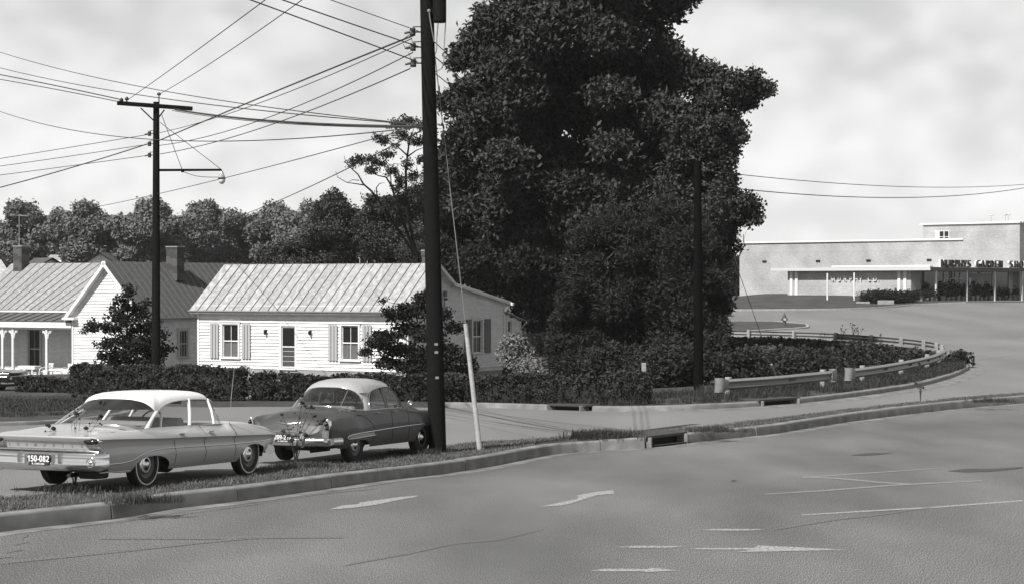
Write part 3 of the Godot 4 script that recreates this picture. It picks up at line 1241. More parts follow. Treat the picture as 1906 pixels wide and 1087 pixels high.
func build_sedan_1953() -> void:
	var t := thing("parked_car", "older rounded dark sedan with lighter roof, parked beside the thick pole", "car", Vector3.ZERO, 0.0, "cars parked along the verge")
	var b := Body.new()
	b.host = self
	b.axle = 1.1
	b.length = 4.68
	b.edge = 5
	b.rear_off = [0.12, 0.07, 0.03, 0.0, 0.02, 0.06, 0.05, 0.0]
	b.front_off = [0.2, 0.1, 0.02, 0.0, 0.03, 0.1, 0.1, 0.05]
	b.rear_bulge = 0.16
	b.front_bulge = 0.16
	b.arches = [[1.12, 0.43, 0.43], [4.0, 0.43, 0.58]]
	b.keys = [
		[0.0, [[0.4, 0.78], [0.46, 0.86], [0.56, 0.89], [0.7, 0.885], [0.8, 0.86], [0.845, 0.79], [0.7, 0.70], [0.62, 0.62], [0.57, 0.45], [0.56, 0.22], [0.56, 0.0]]],
		[0.06, [[0.37, 0.8], [0.45, 0.88], [0.565, 0.905], [0.71, 0.9], [0.815, 0.87], [0.86, 0.795], [0.78, 0.70], [0.74, 0.61], [0.735, 0.45], [0.745, 0.22], [0.745, 0.0]]],
		[0.15, [[0.33, 0.83], [0.44, 0.9], [0.57, 0.925], [0.72, 0.92], [0.83, 0.885], [0.875, 0.80], [0.83, 0.70], [0.82, 0.61], [0.86, 0.45], [0.875, 0.22], [0.877, 0.0]]],
		[0.4, [[0.3, 0.86], [0.42, 0.92], [0.58, 0.945], [0.74, 0.935], [0.86, 0.89], [0.9, 0.81], [0.87, 0.71], [0.89, 0.62], [0.965, 0.45], [0.985, 0.22], [0.99, 0.0]]],
		[0.75, [[0.29, 0.86], [0.42, 0.925], [0.58, 0.95], [0.75, 0.94], [0.86, 0.9], [0.905, 0.82], [0.9, 0.74], [0.93, 0.64], [1.0, 0.45], [1.025, 0.22], [1.03, 0.0]]],
		[0.95, [[0.29, 0.86], [0.42, 0.925], [0.58, 0.945], [0.75, 0.93], [0.85, 0.895], [0.9, 0.83], [0.92, 0.77], [0.97, 0.66], [1.03, 0.45], [1.05, 0.22], [1.055, 0.0]]],
		[1.05, [[0.29, 0.86], [0.42, 0.92], [0.58, 0.935], [0.74, 0.915], [0.84, 0.885], [0.9, 0.84], [0.94, 0.79], [0.97, 0.72], [0.98, 0.5], [0.98, 0.22], [0.98, 0.0]]],
		[1.3, [[0.28, 0.86], [0.42, 0.9], [0.58, 0.905], [0.74, 0.885], [0.84, 0.87], [0.91, 0.845], [0.97, 0.80], [0.97, 0.76], [0.5, 0.72], [0.45, 0.3], [0.45, 0.0]]],
		[2.3, [[0.28, 0.85], [0.42, 0.89], [0.58, 0.895], [0.74, 0.885], [0.84, 0.87], [0.91, 0.845], [0.975, 0.80], [0.97, 0.76], [0.45, 0.72], [0.4, 0.3], [0.4, 0.0]]],
		[3.1, [[0.28, 0.85], [0.42, 0.89], [0.58, 0.9], [0.74, 0.89], [0.84, 0.87], [0.905, 0.84], [0.97, 0.79], [0.965, 0.75], [0.5, 0.72], [0.45, 0.3], [0.45, 0.0]]],
		[3.3, [[0.28, 0.85], [0.42, 0.89], [0.58, 0.9], [0.74, 0.89], [0.84, 0.87], [0.9, 0.83], [0.96, 0.77], [0.965, 0.7], [1.0, 0.5], [1.02, 0.25], [1.03, 0.0]]],
		[4.1, [[0.29, 0.85], [0.42, 0.9], [0.58, 0.92], [0.74, 0.91], [0.84, 0.87], [0.88, 0.8], [0.86, 0.7], [0.88, 0.6], [0.96, 0.42], [0.99, 0.22], [1.0, 0.0]]],
		[4.5, [[0.34, 0.8], [0.43, 0.86], [0.57, 0.89], [0.72, 0.87], [0.8, 0.82], [0.83, 0.75], [0.8, 0.66], [0.82, 0.56], [0.88, 0.38], [0.91, 0.2], [0.92, 0.0]]],
		[4.68, [[0.42, 0.7], [0.47, 0.78], [0.56, 0.82], [0.66, 0.81], [0.73, 0.76], [0.76, 0.7], [0.72, 0.62], [0.74, 0.52], [0.78, 0.36], [0.8, 0.18], [0.8, 0.0]]]]
	obj("body", b.mesh([]), mats["car_dark"], t)
	var u := MB.new()
	u.box(Vector3(0, 0.38, -1.2), Vector3(1.5, 0.14, 4.4))
	for z in [0.0, -2.9]:
		u.box(Vector3(0, 0.46, z), Vector3(1.3, 0.3, 0.84))
	u.tube([Vector3(0.5, 0.27, 1.2), Vector3(0.5, 0.27, 0.5)], [0.03], 8)
	u.box(Vector3(0.2, 0.34, 0.85), Vector3(0.7, 0.14, 0.4), Basis.IDENTITY, 0.05)
	obj("underbody", u, mats["underbody"], t)
	for z in [0.0, -2.9]:
		for sg in [-1.0, 1.0]:
			make_wheel(t, Vector3(sg * 0.72, 0.335, z), 0.34, sg, false)
	var Z := func(s: float) -> float: return 1.1 - s
	var belt_rear := [Vector3(0, 1.055, Z.call(0.98)), Vector3(0.3, 1.05, Z.call(1.0)), Vector3(0.56, 1.015, Z.call(1.1)), Vector3(0.7, 0.985, Z.call(1.26)), Vector3(0.765, 0.975, Z.call(1.5))]
	var roof_rear := [Vector3(0, 1.4, Z.call(1.52)), Vector3(0.26, 1.395, Z.call(1.53)), Vector3(0.46, 1.35, Z.call(1.56)), Vector3(0.6, 1.25, Z.call(1.61)), Vector3(0.69, 1.1, Z.call(1.62))]
	var lower := ring_curve(belt_rear, 13)
	var upper := ring_curve(roof_rear, 13)
	var lo := mirrored(lower)
	lo.reverse()
	lo.append_array(lower.slice(1))
	var up := mirrored(upper)
	up.reverse()
	up.append_array(upper.slice(1))
	obj("rear_window", pane(lo, up, 0.03), mats["car_glass"], t)
	var ch := MB.new()
	ch.tube(lo.map(func(p): return p + Vector3(0, 0.004, 0.004)), [0.016], 6)
	ch.tube(up, [0.009], 6)
	for sg in [-1.0, 1.0]:
		ch.tube([lo[12 + int(sg) * 5] + Vector3(0, 0, 0.02), lo[12 + int(sg) * 5].lerp(up[12 + int(sg) * 5], 0.5) + Vector3(sg * 0.01, 0, 0.032), up[12 + int(sg) * 5]], [0.009], 6)
	var bw := [Vector3(0, 1.0, Z.call(3.42)), Vector3(0.35, 0.995, Z.call(3.36)), Vector3(0.6, 0.985, Z.call(3.24)), Vector3(0.75, 0.975, Z.call(3.12))]
	var rw := [Vector3(0, 1.43, Z.call(3.05)), Vector3(0.3, 1.425, Z.call(3.02)), Vector3(0.5, 1.4, Z.call(2.95)), Vector3(0.59, 1.375, Z.call(2.88))]
	var wl := ring_curve(bw, 11)
	var wu := ring_curve(rw, 11)
	var wl2 := mirrored(wl)
	wl2.reverse()
	wl2.append_array(wl.slice(1))
	var wu2 := mirrored(wu)
	wu2.reverse()
	wu2.append_array(wu.slice(1))
	obj("windscreen", pane(wl2, wu2, 0.03), mats["car_glass"], t)
	# domed roof that runs down into the rear quarters
	var ring := ring_curve(roof_rear, 13)
	ring = ring.slice(0, 11)
	ring.append_array(ring_curve([Vector3(0.665, 1.2, Z.call(1.68)), Vector3(0.668, 1.24, Z.call(1.84)), Vector3(0.645, 1.32, Z.call(1.98)), Vector3(0.628, 1.38, Z.call(2.3)), Vector3(0.615, 1.39, Z.call(2.6))], 16))
	var fr := ring_curve(rw, 9)
	fr.reverse()
	ring.append_array(fr)
	var left := mirrored(ring)
	left.reverse()
	ring.append_array(left.slice(1, left.size() - 1))
	obj("roof", roof_shell(ring, 1.56, Vector3(0, 0, Z.call(2.25)), [[1.0, 0.0], [0.985, 0.1], [0.95, 0.28], [0.89, 0.47], [0.81, 0.64], [0.68, 0.8], [0.5, 0.92], [0.25, 0.985], [0.0, 1.0]]), mats["car_grey"], t)
	var lining := MB.new()
	var lr := []
	for k in [1.0, 0.0]:
		var r := PackedVector3Array()
		for p in ring:
			r.append(Vector3(p.x * k * 0.985, maxf(p.y - 0.015, 1.3), lerpf(Z.call(2.3), p.z, k * 0.985)))
		r.append(r[0])
		lr.append(r)
	lining.grid(lr)
	obj("headlining", lining, mats["car_cloth"], t)
	for sg in [-1.0, 1.0]:
		var M := func(p: Vector3) -> Vector3: return Vector3(p.x * sg, p.y, p.z)
		var pr := []
		for k in 9:
			var f := k / 8.0
			var c0: Vector3 = ring_curve([Vector3(0.768, 0.972, Z.call(1.5)), Vector3(0.735, 1.04, Z.call(1.58)), Vector3(0.695, 1.12, Z.call(1.635)), Vector3(0.66, 1.21, Z.call(1.655))], 9)[k]
			var c1: Vector3 = ring_curve([Vector3(0.775, 0.972, Z.call(1.74)), Vector3(0.745, 1.06, Z.call(1.755)), Vector3(0.705, 1.16, Z.call(1.8)), Vector3(0.668, 1.25, Z.call(1.86))], 9)[k]
			pr.append(PackedVector3Array([M.call(c0 + Vector3(-0.02, 0, -0.01)), M.call(c0), M.call((c0 + c1) * 0.5 + Vector3(0.02 * (1.0 - f * 0.8), 0, 0.0)), M.call(c1), M.call(c1 + Vector3(-0.02, 0, 0.005))]))
		var pm := MB.new()
		pm.grid(pr, sg < 0)
		obj("rear_pillar", pm, mats["car_grey"], t)
		for w in [[1.76, 2.44, 2.05, 2.42, "rear_door_window"], [2.53, 3.1, 2.5, 2.85, "front_door_window"]]:
			var sl := []
			var su := []
			for i in 9:
				var f := i / 8.0
				sl.append(M.call(Vector3(0.765, 0.975, Z.call(lerpf(w[0], w[1], f)))))
				var lowc := (1.0 - smoothstep(0.0, 0.45, f)) * 0.1 if w[4] == "rear_door_window" else 0.0
				su.append(M.call(Vector3(0.625 + lowc * 0.3, 1.37 - lowc, Z.call(lerpf(w[2] - lowc, w[3], f)))))
			obj(w[4], pane(sl, su, 0.02), mats["car_glass"], t)
		var bp := MB.new()
		bp.tube([M.call(Vector3(0.77, 0.96, Z.call(2.485))), M.call(Vector3(0.71, 1.18, Z.call(2.47))), M.call(Vector3(0.63, 1.38, Z.call(2.45)))], [0.034, 0.032, 0.03], 8)
		obj("door_pillar", bp, mats["car_dark"], t)
		var ap := MB.new()
		ap.tube([M.call(Vector3(0.76, 0.96, Z.call(3.14))), M.call(Vector3(0.69, 1.18, Z.call(3.02))), M.call(Vector3(0.6, 1.375, Z.call(2.88)))], [0.034, 0.03, 0.03], 8)
		obj("windscreen_pillar", ap, mats["car_dark"], t)
		ch.tube(ring_curve([M.call(Vector3(0.775, 0.985, Z.call(1.74))), M.call(Vector3(0.725, 1.13, Z.call(1.79))), M.call(Vector3(0.655, 1.31, Z.call(1.97))), M.call(Vector3(0.64, 1.38, Z.call(2.3))), M.call(Vector3(0.628, 1.392, Z.call(2.65))), M.call(Vector3(0.61, 1.37, Z.call(2.88)))], 30), [0.01], 6)
		ch.tube([M.call(Vector3(0.785, 0.975, Z.call(1.72))), M.call(Vector3(0.788, 0.975, Z.call(2.4))), M.call(Vector3(0.775, 0.97, Z.call(3.1)))], [0.009], 6)
		for s in [1.9, 2.62]:
			ch.box(M.call(Vector3(b.side(s, 0.88, 0.02).x, 0.925, Z.call(s))), Vector3(0.035, 0.025, 0.15), Basis.IDENTITY, 0.008)
		# spear and its box over the rear wheel
		strip(ch, b, [Vector3(0.5, 0.5, 0), Vector3(0.62, 0.545, 0), Vector3(0.9, 0.56, 0), Vector3(1.6, 0.575, 0), Vector3(2.6, 0.6, 0), Vector3(4.1, 0.625, 0)], sg, 0.013)
		strip(ch, b, [Vector3(0.5, 0.5, 0), Vector3(0.62, 0.475, 0), Vector3(1.1, 0.48, 0), Vector3(1.75, 0.495, 0)], sg, 0.009)
		var ins := MB.new()
		var ir := []
		for s in 12:
			var ss := lerpf(0.6, 1.7, s / 11.0)
			ir.append(PackedVector3Array([M.call(b.side(ss, 0.485, 0.004)), M.call(b.side(ss, 0.515, 0.006)), M.call(b.side(ss, 0.55, 0.004))]))
		ins.grid(ir, sg > 0)
		obj("side_panel_inset", ins, mats["car_grey"], t)
		var cut := MB.new()
		for line in [[Vector3(1.06, 0.91, 0), Vector3(1.3, 0.87, 0), Vector3(1.62, 0.72, 0), Vector3(1.72, 0.55, 0), Vector3(1.66, 0.42, 0), Vector3(1.5, 0.34, 0)], [Vector3(2.48, 0.95, 0), Vector3(2.48, 0.6, 0), Vector3(2.48, 0.32, 0)], [Vector3(3.2, 0.95, 0), Vector3(3.2, 0.6, 0), Vector3(3.2, 0.32, 0)]]:
			var l := []
			for p in ring_curve(line, 18):
				var q := b.side(p.x, minf(p.y, 0.9), 0.001)
				l.append(M.call(Vector3(q.x, p.y, q.z)))
			cut.tube(l, [0.005], 4, false)
		obj("panel_seams", cut, mats["black_gap"], t)
		# upright tail lamp at the fender end
		var bz := MB.new()
		var xf := Transform3D(Basis(Vector3(0.8, 0, 0), Vector3(0, 0, 1), Vector3(0, -1.75, 0)), Vector3(sg * 0.815, 0.73, 1.13))
		bz.lathe([[0.075, -0.06], [0.082, 0.05], [0.082, 0.05], [0.064, 0.066], [0.06, 0.05], [0.0, 0.05]], 24, xf)
		var lampo := obj("tail_lamp", bz, mats["chrome"], t)
		var ln := MB.new()
		ln.lathe([[0.05, 0.0], [0.045, 0.03], [0.0, 0.045]], 20, Transform3D(Basis(Vector3(0.8, 0, 0), Vector3(0, 0, 1), Vector3(0, -1.0, 0)), Vector3(sg * 0.815, 0.785, 1.175)))
		ln.lathe([[0.036, 0.0], [0.03, 0.03], [0.0, 0.04]], 16, Transform3D(Basis(Vector3(1, 0, 0), Vector3(0, 0, 1), Vector3(0, -1.0, 0)), Vector3(sg * 0.815, 0.7, 1.18)))
		obj("lamp_lens", ln, mats["lamp_dark"], lampo)
	# bird ornament and handle on the boot
	var bird := MB.new()
	for sg in [-1.0, 1.0]:
		bird.tube([Vector3(0, 0.765, 1.185), Vector3(sg * 0.09, 0.775, 1.18), Vector3(sg * 0.29, 0.8, 1.15)], [0.03, 0.022, 0.006], 8)
	bird.tube([Vector3(0, 0.73, 1.2), Vector3(0, 0.815, 1.16)], [0.032, 0.014], 10)
	bird.box(Vector3(0, 0.69, 1.225), Vector3(0.2, 0.025, 0.03), Basis.IDENTITY, 0.008)
	obj("bird_ornament", bird, mats["chrome"], t)
	obj("chrome_trim", ch, mats["chrome"], t)
	# bumper with guards, number plate between them
	var bar := MB.new()
	var rows := []
	for i in 37:
		var f := i / 18.0 - 1.0
		var x := f * 0.965
		var z := 1.36 - 0.16 * f * f - maxf(0.0, absf(f) - 0.93) * 4.5
		var o := Vector3(0, 0, 1).rotated(Vector3.UP, signf(f) * smoothstep(0.85, 1.0, absf(f)) * 1.3)
		var r := PackedVector3Array()
		for c in [[-0.05, 0.535], [0.02, 0.53], [0.05, 0.5], [0.058, 0.455], [0.05, 0.41], [0.02, 0.375], [-0.05, 0.37]]:
			r.append(Vector3(x, c[1], z) + o * c[0])
		rows.append(r)
	bar.grid(rows, true)
	for sg in [-1.0, 1.0]:
		bar.box(Vector3(sg * 0.8, 0.57, 1.2), Vector3(0.13, 0.2, 0.12), Basis(Vector3.UP, sg * 0.5), 0.05)
		bar.box(Vector3(sg * 0.9, 0.45, 1.08), Vector3(0.1, 0.14, 0.42), Basis(Vector3.UP, sg * 0.15), 0.045)
		bar.tube([Vector3(sg * 0.42, 0.36, 1.37), Vector3(sg * 0.42, 0.5, 1.41), Vector3(sg * 0.42, 0.63, 1.38), Vector3(sg * 0.42, 0.69, 1.33)], [0.035, 0.048, 0.036, 0.014], 12)
	bar.tube(ring_curve([Vector3(-0.42, 0.6, 1.36), Vector3(-0.2, 0.635, 1.36), Vector3(0.2, 0.635, 1.36), Vector3(0.42, 0.6, 1.36)], 14), [0.016], 8)
	obj("rear_bumper", bar, mats["chrome"], t)
	var pl := MB.new()
	pl.box(Vector3(0.03, 0.515, 1.425), Vector3(0.35, 0.165, 0.012), Basis.IDENTITY, 0.004)
	var plate := obj("licence_plate", pl, mats["plate_dark"], t)
	plate_text(plate, "209-216", 0.085, Vector3(0.03, 0.53, 1.434), mats["plate_white"], 0.86)
	plate_text(plate, "N. CAROLINA", 0.024, Vector3(0.03, 0.458, 1.434), mats["plate_white"], 1.0)
	var fb := MB.new()
	var fl2 := []
	for i in 21:
		var f := i / 10.0 - 1.0
		fl2.append(Vector3(f * 0.93, 0.46, -3.7 + 0.14 * f * f + maxf(0.0, absf(f) - 0.8) * 1.2))
	fb.tube(fl2, [0.075], 10)
	obj("front_bumper", fb, mats["chrome"], t)
	for sg in [-1.0, 1.0]:
		var hl := MB.new()
		hl.lathe([[0.1, 0.0], [0.095, 0.05], [0.07, 0.08], [0.0, 0.095]], 20, Transform3D(Basis(Vector3(1, 0, 0), Vector3(0, 0, -1), Vector3(0, 1, 0)), Vector3(sg * 0.68, 0.7, -3.5)))
		obj("headlight", hl, mats["lamp_glass"], t)
	var st := MB.new()
	seat(st, Z.call(1.75), 1.24, 0.55, 0.5)
	seat(st, Z.call(2.6), 1.24, 0.55, 0.52)
	obj("seats", st, mats["car_cloth"], t)
	var da := MB.new()
	da.box(Vector3(0, 0.9, Z.call(3.2)), Vector3(1.36, 0.16, 0.2), Basis.IDENTITY, 0.05)
	obj("dashboard", da, mats["car_dash"], t)
	var sw := MB.new()
	var wl3 := []
	var wb := Basis(Vector3.RIGHT, -0.5)
	for i in 25:
		wl3.append(Vector3(-0.36, 1.02, Z.call(2.93)) + wb * Vector3(cos(TAU * i / 24.0) * 0.21, sin(TAU * i / 24.0) * 0.21, 0))
	sw.tube(wl3, [0.013], 6, false)
	sw.tube([Vector3(-0.36, 1.02, Z.call(2.93)), Vector3(-0.36, 0.8, Z.call(3.25))], [0.02], 6)
	obj("steering_wheel", sw, mats["black_gap"], t)
	var mi := MB.new()
	mi.lathe([[0.055, -0.02], [0.06, 0.0], [0.04, 0.03], [0.0, 0.04]], 16, Transform3D(Basis(Vector3(1, 0, 0), Vector3(0, 0, -1), Vector3(0, 1, 0)), Vector3(0.9, 1.06, Z.call(3.22))))
	mi.tube([Vector3(0.84, 0.97, Z.call(3.22)), Vector3(0.9, 1.04, Z.call(3.23))], [0.01], 6)
	obj("wing_mirror", mi, mats["chrome"], t)
	fit_car(t, Vector3(-2.98, 0, -39.8), deg_to_rad(23.5), 0.8, 2.9)


func build_edge_car() -> void:
	# only the tail of a dark car shows at the left border of the picture
	var p := g(37, 734)
	var t := thing("parked_car", "black car at the left edge with only its chrome-banded end showing", "car", p, deg_to_rad(80.0))
	var b := Body.new()
	b.host = self
	b.axle = 1.2
	b.length = 5.0
	b.edge = 4
	b.rear_off = [0.1, 0.05, 0.0, 0.0, 0.05]
	b.front_off = [0.1, 0.05, 0.0, 0.0, 0.05]
	b.rear_bulge = 0.12
	b.front_bulge = 0.12
	b.arches = [[1.2, 0.45, 0.55], [4.1, 0.45, 0.55]]
	b.keys = [
		[0.0, [[0.34, 0.84], [0.5, 0.92], [0.7, 0.93], [0.84, 0.92], [0.9, 0.86], [0.86, 0.6], [0.86, 0.3], [0.86, 0.0]]],
		[1.0, [[0.28, 0.88], [0.5, 0.96], [0.72, 0.97], [0.86, 0.94], [0.93, 0.86], [0.98, 0.6], [1.0, 0.3], [1.0, 0.0]]],
		[2.0, [[0.28, 0.88], [0.5, 0.96], [0.72, 0.97], [0.86, 0.94], [0.95, 0.84], [1.2, 0.72], [1.4, 0.58], [1.45, 0.0]]],
		[3.1, [[0.28, 0.88], [0.5, 0.96], [0.72, 0.97], [0.86, 0.94], [0.95, 0.84], [1.2, 0.72], [1.4, 0.58], [1.45, 0.0]]],
		[3.9, [[0.28, 0.88], [0.5, 0.96], [0.72, 0.97], [0.84, 0.94], [0.9, 0.84], [0.94, 0.6], [0.97, 0.3], [0.98, 0.0]]],
		[5.0, [[0.34, 0.84], [0.5, 0.9], [0.66, 0.92], [0.76, 0.9], [0.82, 0.82], [0.84, 0.6], [0.85, 0.3], [0.85, 0.0]]]]
	obj("body", b.mesh([]), mats["car_black"], t)
	var ch := MB.new()
	for y in [0.46, 0.72]:
		var line := []
		for i in 17:
			var f := i / 8.0 - 1.0
			line.append(Vector3(f * 0.95, y, 1.36 - 0.1 * f * f - maxf(0.0, absf(f) - 0.85) * 2.4))
		ch.tube(line, [0.05 if y < 0.6 else 0.022], 8)
	for sg in [-1.0, 1.0]:
		strip(ch, b, [Vector3(0.1, 0.72, 0), Vector3(2.5, 0.7, 0), Vector3(4.9, 0.66, 0)], sg, 0.02)
		ch.lathe([[0.06, 0.0], [0.055, 0.06], [0.0, 0.08]], 16, Transform3D(Basis(Vector3(1, 0, 0), Vector3(0, 0, 1), Vector3(0, -1, 0)), Vector3(sg * 0.8, 0.64, 1.22)))
	obj("chrome_bands", ch, mats["chrome"], t)
	for z in [0.0, -2.9]:
		for sg in [-1.0, 1.0]:
			make_wheel(t, Vector3(sg * 0.78, 0.335, z), 0.34, sg, false)
	t.position = p + t.basis * Vector3(0, 0, -1.3) 


# ---------------------------------------------------------------- houses
# lapped boards along local x from x0 to x1 on a wall facing +z (turned by xf); top(x) gives the wall's upper edge; holes are [x0, x1, y0, y1]
func clapboards(parent: Node3D, xf: Transform3D, x0: float, x1: float, y0: float, y1: float, step: float, holes: Array, m: Material, top = null) -> void:
	var y := y0
	while y < y1 - 0.02:
		var h := minf(step, y1 - y)
		var spans := [[x0, x1]]
		if top != null:
			# where the wall is at least this high
			var a := x0
			var b := x1
			while a < b and top.call(a) < y + h * 0.5:
				a += 0.03
			while b > a and top.call(b) < y + h * 0.5:
				b -= 0.03
			spans = [[a, b]]
		for ho in holes:
			if ho[2] < y + h - 0.01 and ho[3] > y + 0.01:
				var next := []
				for s in spans:
					if ho[0] > s[0]:
						next.append([s[0], minf(s[1], ho[0])])
					if ho[1] < s[1]:
						next.append([maxf(s[0], ho[1]), s[1]])
				spans = next
		for s in spans:
			if s[1] - s[0] < 0.04:
				continue
			var b2 := MB.new()
			var wob := rng.randf_range(-0.004, 0.004)
			var p := []
			for c in [[0.0, 0.062], [h + 0.012, 0.004]]:
				p.append(xf * Vector3(s[0], y + c[0], c[1] + wob))
				p.append(xf * Vector3(s[1], y + c[0], c[1] + wob))
			b2.quad(p[0], p[1], p[3], p[2])
			b2.quad(xf * Vector3(s[0], y, 0.0), xf * Vector3(s[1], y, 0.0), p[1], p[0])
			b2.quad(xf * Vector3(s[1], y, 0.0), xf * Vector3(s[1], y + h, 0.0), p[3], p[1])
			b2.quad(xf * Vector3(s[0], y + h, 0.0), xf * Vector3(s[0], y, 0.0), p[0], p[2])
			obj("clapboard", b2, m, parent)
		y += step


func window(parent: Node3D, xf: Transform3D, x: float, y: float, w: float, h: float, trim: Material, upper: Material, lower: Material, mullions := 1, called := "window") -> Node3D:
	var o := Node3D.new()
	o.name = child_name(parent, called)
	parent.add_child(o, true)
	o.transform = xf * Transform3D(Basis.IDENTITY, Vector3(x, y, 0))
	var f := MB.new()
	var c := 0.1
	for s in [-1.0, 1.0]:
		f.box(Vector3(s * (w / 2 + c / 2), h / 2, 0.04), Vector3(c, h + 0.02, 0.11), Basis.IDENTITY, 0.006)
	f.box(Vector3(0, h + c / 2 + 0.012, 0.044), Vector3(w + 2 * c + 0.08, c, 0.12), Basis.IDENTITY, 0.006)
	f.box(Vector3(0, h + c + 0.03, 0.06), Vector3(w + 2 * c + 0.14, 0.03, 0.17), Basis.IDENTITY, 0.006)
	obj("frame", f, trim, o)
	var si := MB.new()
	si.box(Vector3(0, -0.035, 0.07), Vector3(w + 2 * c + 0.1, 0.055, 0.16), Basis.IDENTITY, 0.008)
	obj("sill", si, trim, o)
	var sa := MB.new()
	sa.box(Vector3(0, h * 0.5, -0.01), Vector3(w, 0.06, 0.05), Basis.IDENTITY, 0.005)
	for s in [-1.0, 1.0]:
		sa.box(Vector3(s * (w / 2 - 0.02), h / 2, -0.016), Vector3(0.045, h - 0.004, 0.04), Basis.IDENTITY, 0.004)
	for yy in [0.025, h - 0.02]:
		sa.box(Vector3(0, yy, -0.014), Vector3(w - 0.008, 0.05, 0.04), Basis.IDENTITY, 0.004)
	for k in mullions:
		sa.box(Vector3((k + 1.0) / (mullions + 1.0) * w - w / 2, h / 2, -0.02), Vector3(0.028, h - 0.02, 0.03), Basis.IDENTITY, 0.004)
	obj("sash", sa, trim, o)
	for k in 2:
		var p := MB.new()
		p.box(Vector3(0, h * (0.25 + 0.5 * (1 - k)), -0.045 - 0.012 * k), Vector3(w - 0.01, h * 0.5 - 0.01, 0.01))
		obj("pane", p, upper if k == 0 else lower, o)
	return o


func shutter(parent: Node3D, xf: Transform3D, x: float, y: float, w: float, h: float, m: Material) -> void:
	var o := Node3D.new()
	o.name = child_name(parent, "shutter")
	parent.add_child(o, true)
	o.transform = xf * Transform3D(Basis.IDENTITY, Vector3(x, y, 0.1))
	for k in 3:
		var b := MB.new()
		b.box(Vector3((k - 1) * w / 3.0, h / 2, 0), Vector3(w / 3.0 - 0.035, h, 0.035), Basis.IDENTITY, 0.006)
		obj("board", b, m, o)
	var bt := MB.new()
	for yy in [0.25, h - 0.25]:
		bt.box(Vector3(0, yy, -0.028), Vector3(w, 0.1, 0.02), Basis.IDENTITY, 0.004)
	obj("batten", bt, mats["shutter_shade"], o)


# seamed metal slope between an eave line and a ridge line (local points), panels side by side
func metal_slope(parent: Node3D, e0: Vector3, e1: Vector3, r0: Vector3, r1: Vector3, n: int, m: Array, seam: Material) -> void:
	var nn := (e1 - e0).cross(r0 - e0).normalized()
	if nn.y < 0:
		nn = -nn
	for i in n:
		var f0 := float(i) / n
		var f1 := float(i + 1) / n
		var a := e0.lerp(e1, f0)
		var b := e0.lerp(e1, f1)
		var c := r0.lerp(r1, f1)
		var d := r0.lerp(r1, f0)
		var p := MB.new()
		var up := nn * rng.randf_range(0.028, 0.032)
		p.quad(a + up, b + up, c + up, d + up)
		p.quad(a, b, b + up, a + up)
		p.quad(d, c, b, a)
		if i == 0:
			p.quad(d, a, a + up, d + up)
		if i == n - 1:
			p.quad(b, c, c + up, b + up)
		obj("roof_panel", p, m[rng.randi() % m.size()], parent)
		if i > 0:
			var s := MB.new()
			var dir := (d - a).normalized()
			var side := (e1 - e0).normalized()
			var mid := (a + d) * 0.5 + nn * 0.05
			s.box(mid, Vector3(0.03, 0.05, a.distance_to(d) - 0.02), Basis(side, nn, side.cross(nn)).orthonormalized() if absf(side.dot(dir)) < 0.02 else Basis(dir.cross(nn).normalized(), nn, dir.cross(nn).normalized().cross(nn)), 0.006)
			obj("roof_seam", s, seam, parent)


func chimney(parent: Node3D, base: Vector3, w: float, d: float, h: float, m: Array, cap := true) -> void:
	var o := Node3D.new()
	o.name = child_name(parent, "chimney")
	parent.add_child(o, true)
	o.position = base
	var core := MB.new()
	core.box(Vector3(0, h / 2, 0), Vector3(w - 0.03, h - 0.01, d - 0.03))
	obj("mortar", core, mats["mortar"], o)
	for k in m.size():
		var b := MB.new()
		var y := 0.0
		var row := 0
		while y < h - 0.03:
			var proud := 0.03 if (cap and y > h - 0.24) else 0.0
			for sd in 4:
				var l := (w if sd % 2 == 0 else d) + proud * 2
				var off := (w if sd % 2 == 1 else d) * 0.5 + proud
				var x := -l / 2 + (0.0 if row % 2 == 0 else -0.1)
				while x < l / 2 - 0.02:
					var a := maxf(x, -l / 2)
					var c := minf(x + 0.2, l / 2)
					if c - a > 0.03 and (int(absf(x * 37.0 + y * 91.0 + sd * 13.0)) + row) % m.size() == k:
						b.box(Basis(Vector3.UP, sd * PI / 2) * Vector3((a + c) / 2, y + 0.033, off - 0.02 + rng.randf_range(-0.004, 0.004)), Vector3(c - a - 0.012, 0.062, 0.05), Basis(Vector3.UP, sd * PI / 2))
					x += 0.212
			y += 0.075
			row += 1
		if b.v.size():
			obj("bricks", b, m[k], o).set_meta("kind", "stuff")
	var capm := MB.new()
	capm.box(Vector3(0, h + 0.02, 0), Vector3(w + 0.08, 0.06, d + 0.08), Basis.IDENTITY, 0.01)
	obj("cap_slab", capm, mats["concrete_light"], o)


func wall_lantern(parent: Node3D, pos: Vector3) -> void:
	var b := MB.new()
	b.box(pos + Vector3(0, 0.02, 0.02), Vector3(0.1, 0.16, 0.04), Basis.IDENTITY, 0.01)
	b.tube([pos + Vector3(0, 0.06, 0.03), pos + Vector3(0, 0.12, 0.1), pos + Vector3(0, 0.08, 0.15)], [0.014], 6)
	b.lathe([[0.0, -0.14], [0.045, -0.13], [0.065, 0.02], [0.085, 0.03], [0.03, 0.09], [0.0, 0.1]], 10, Transform3D(Basis.IDENTITY, pos + Vector3(0, 0, 0.15)))
	obj("wall_lantern", b, mats["black_gap"], parent)


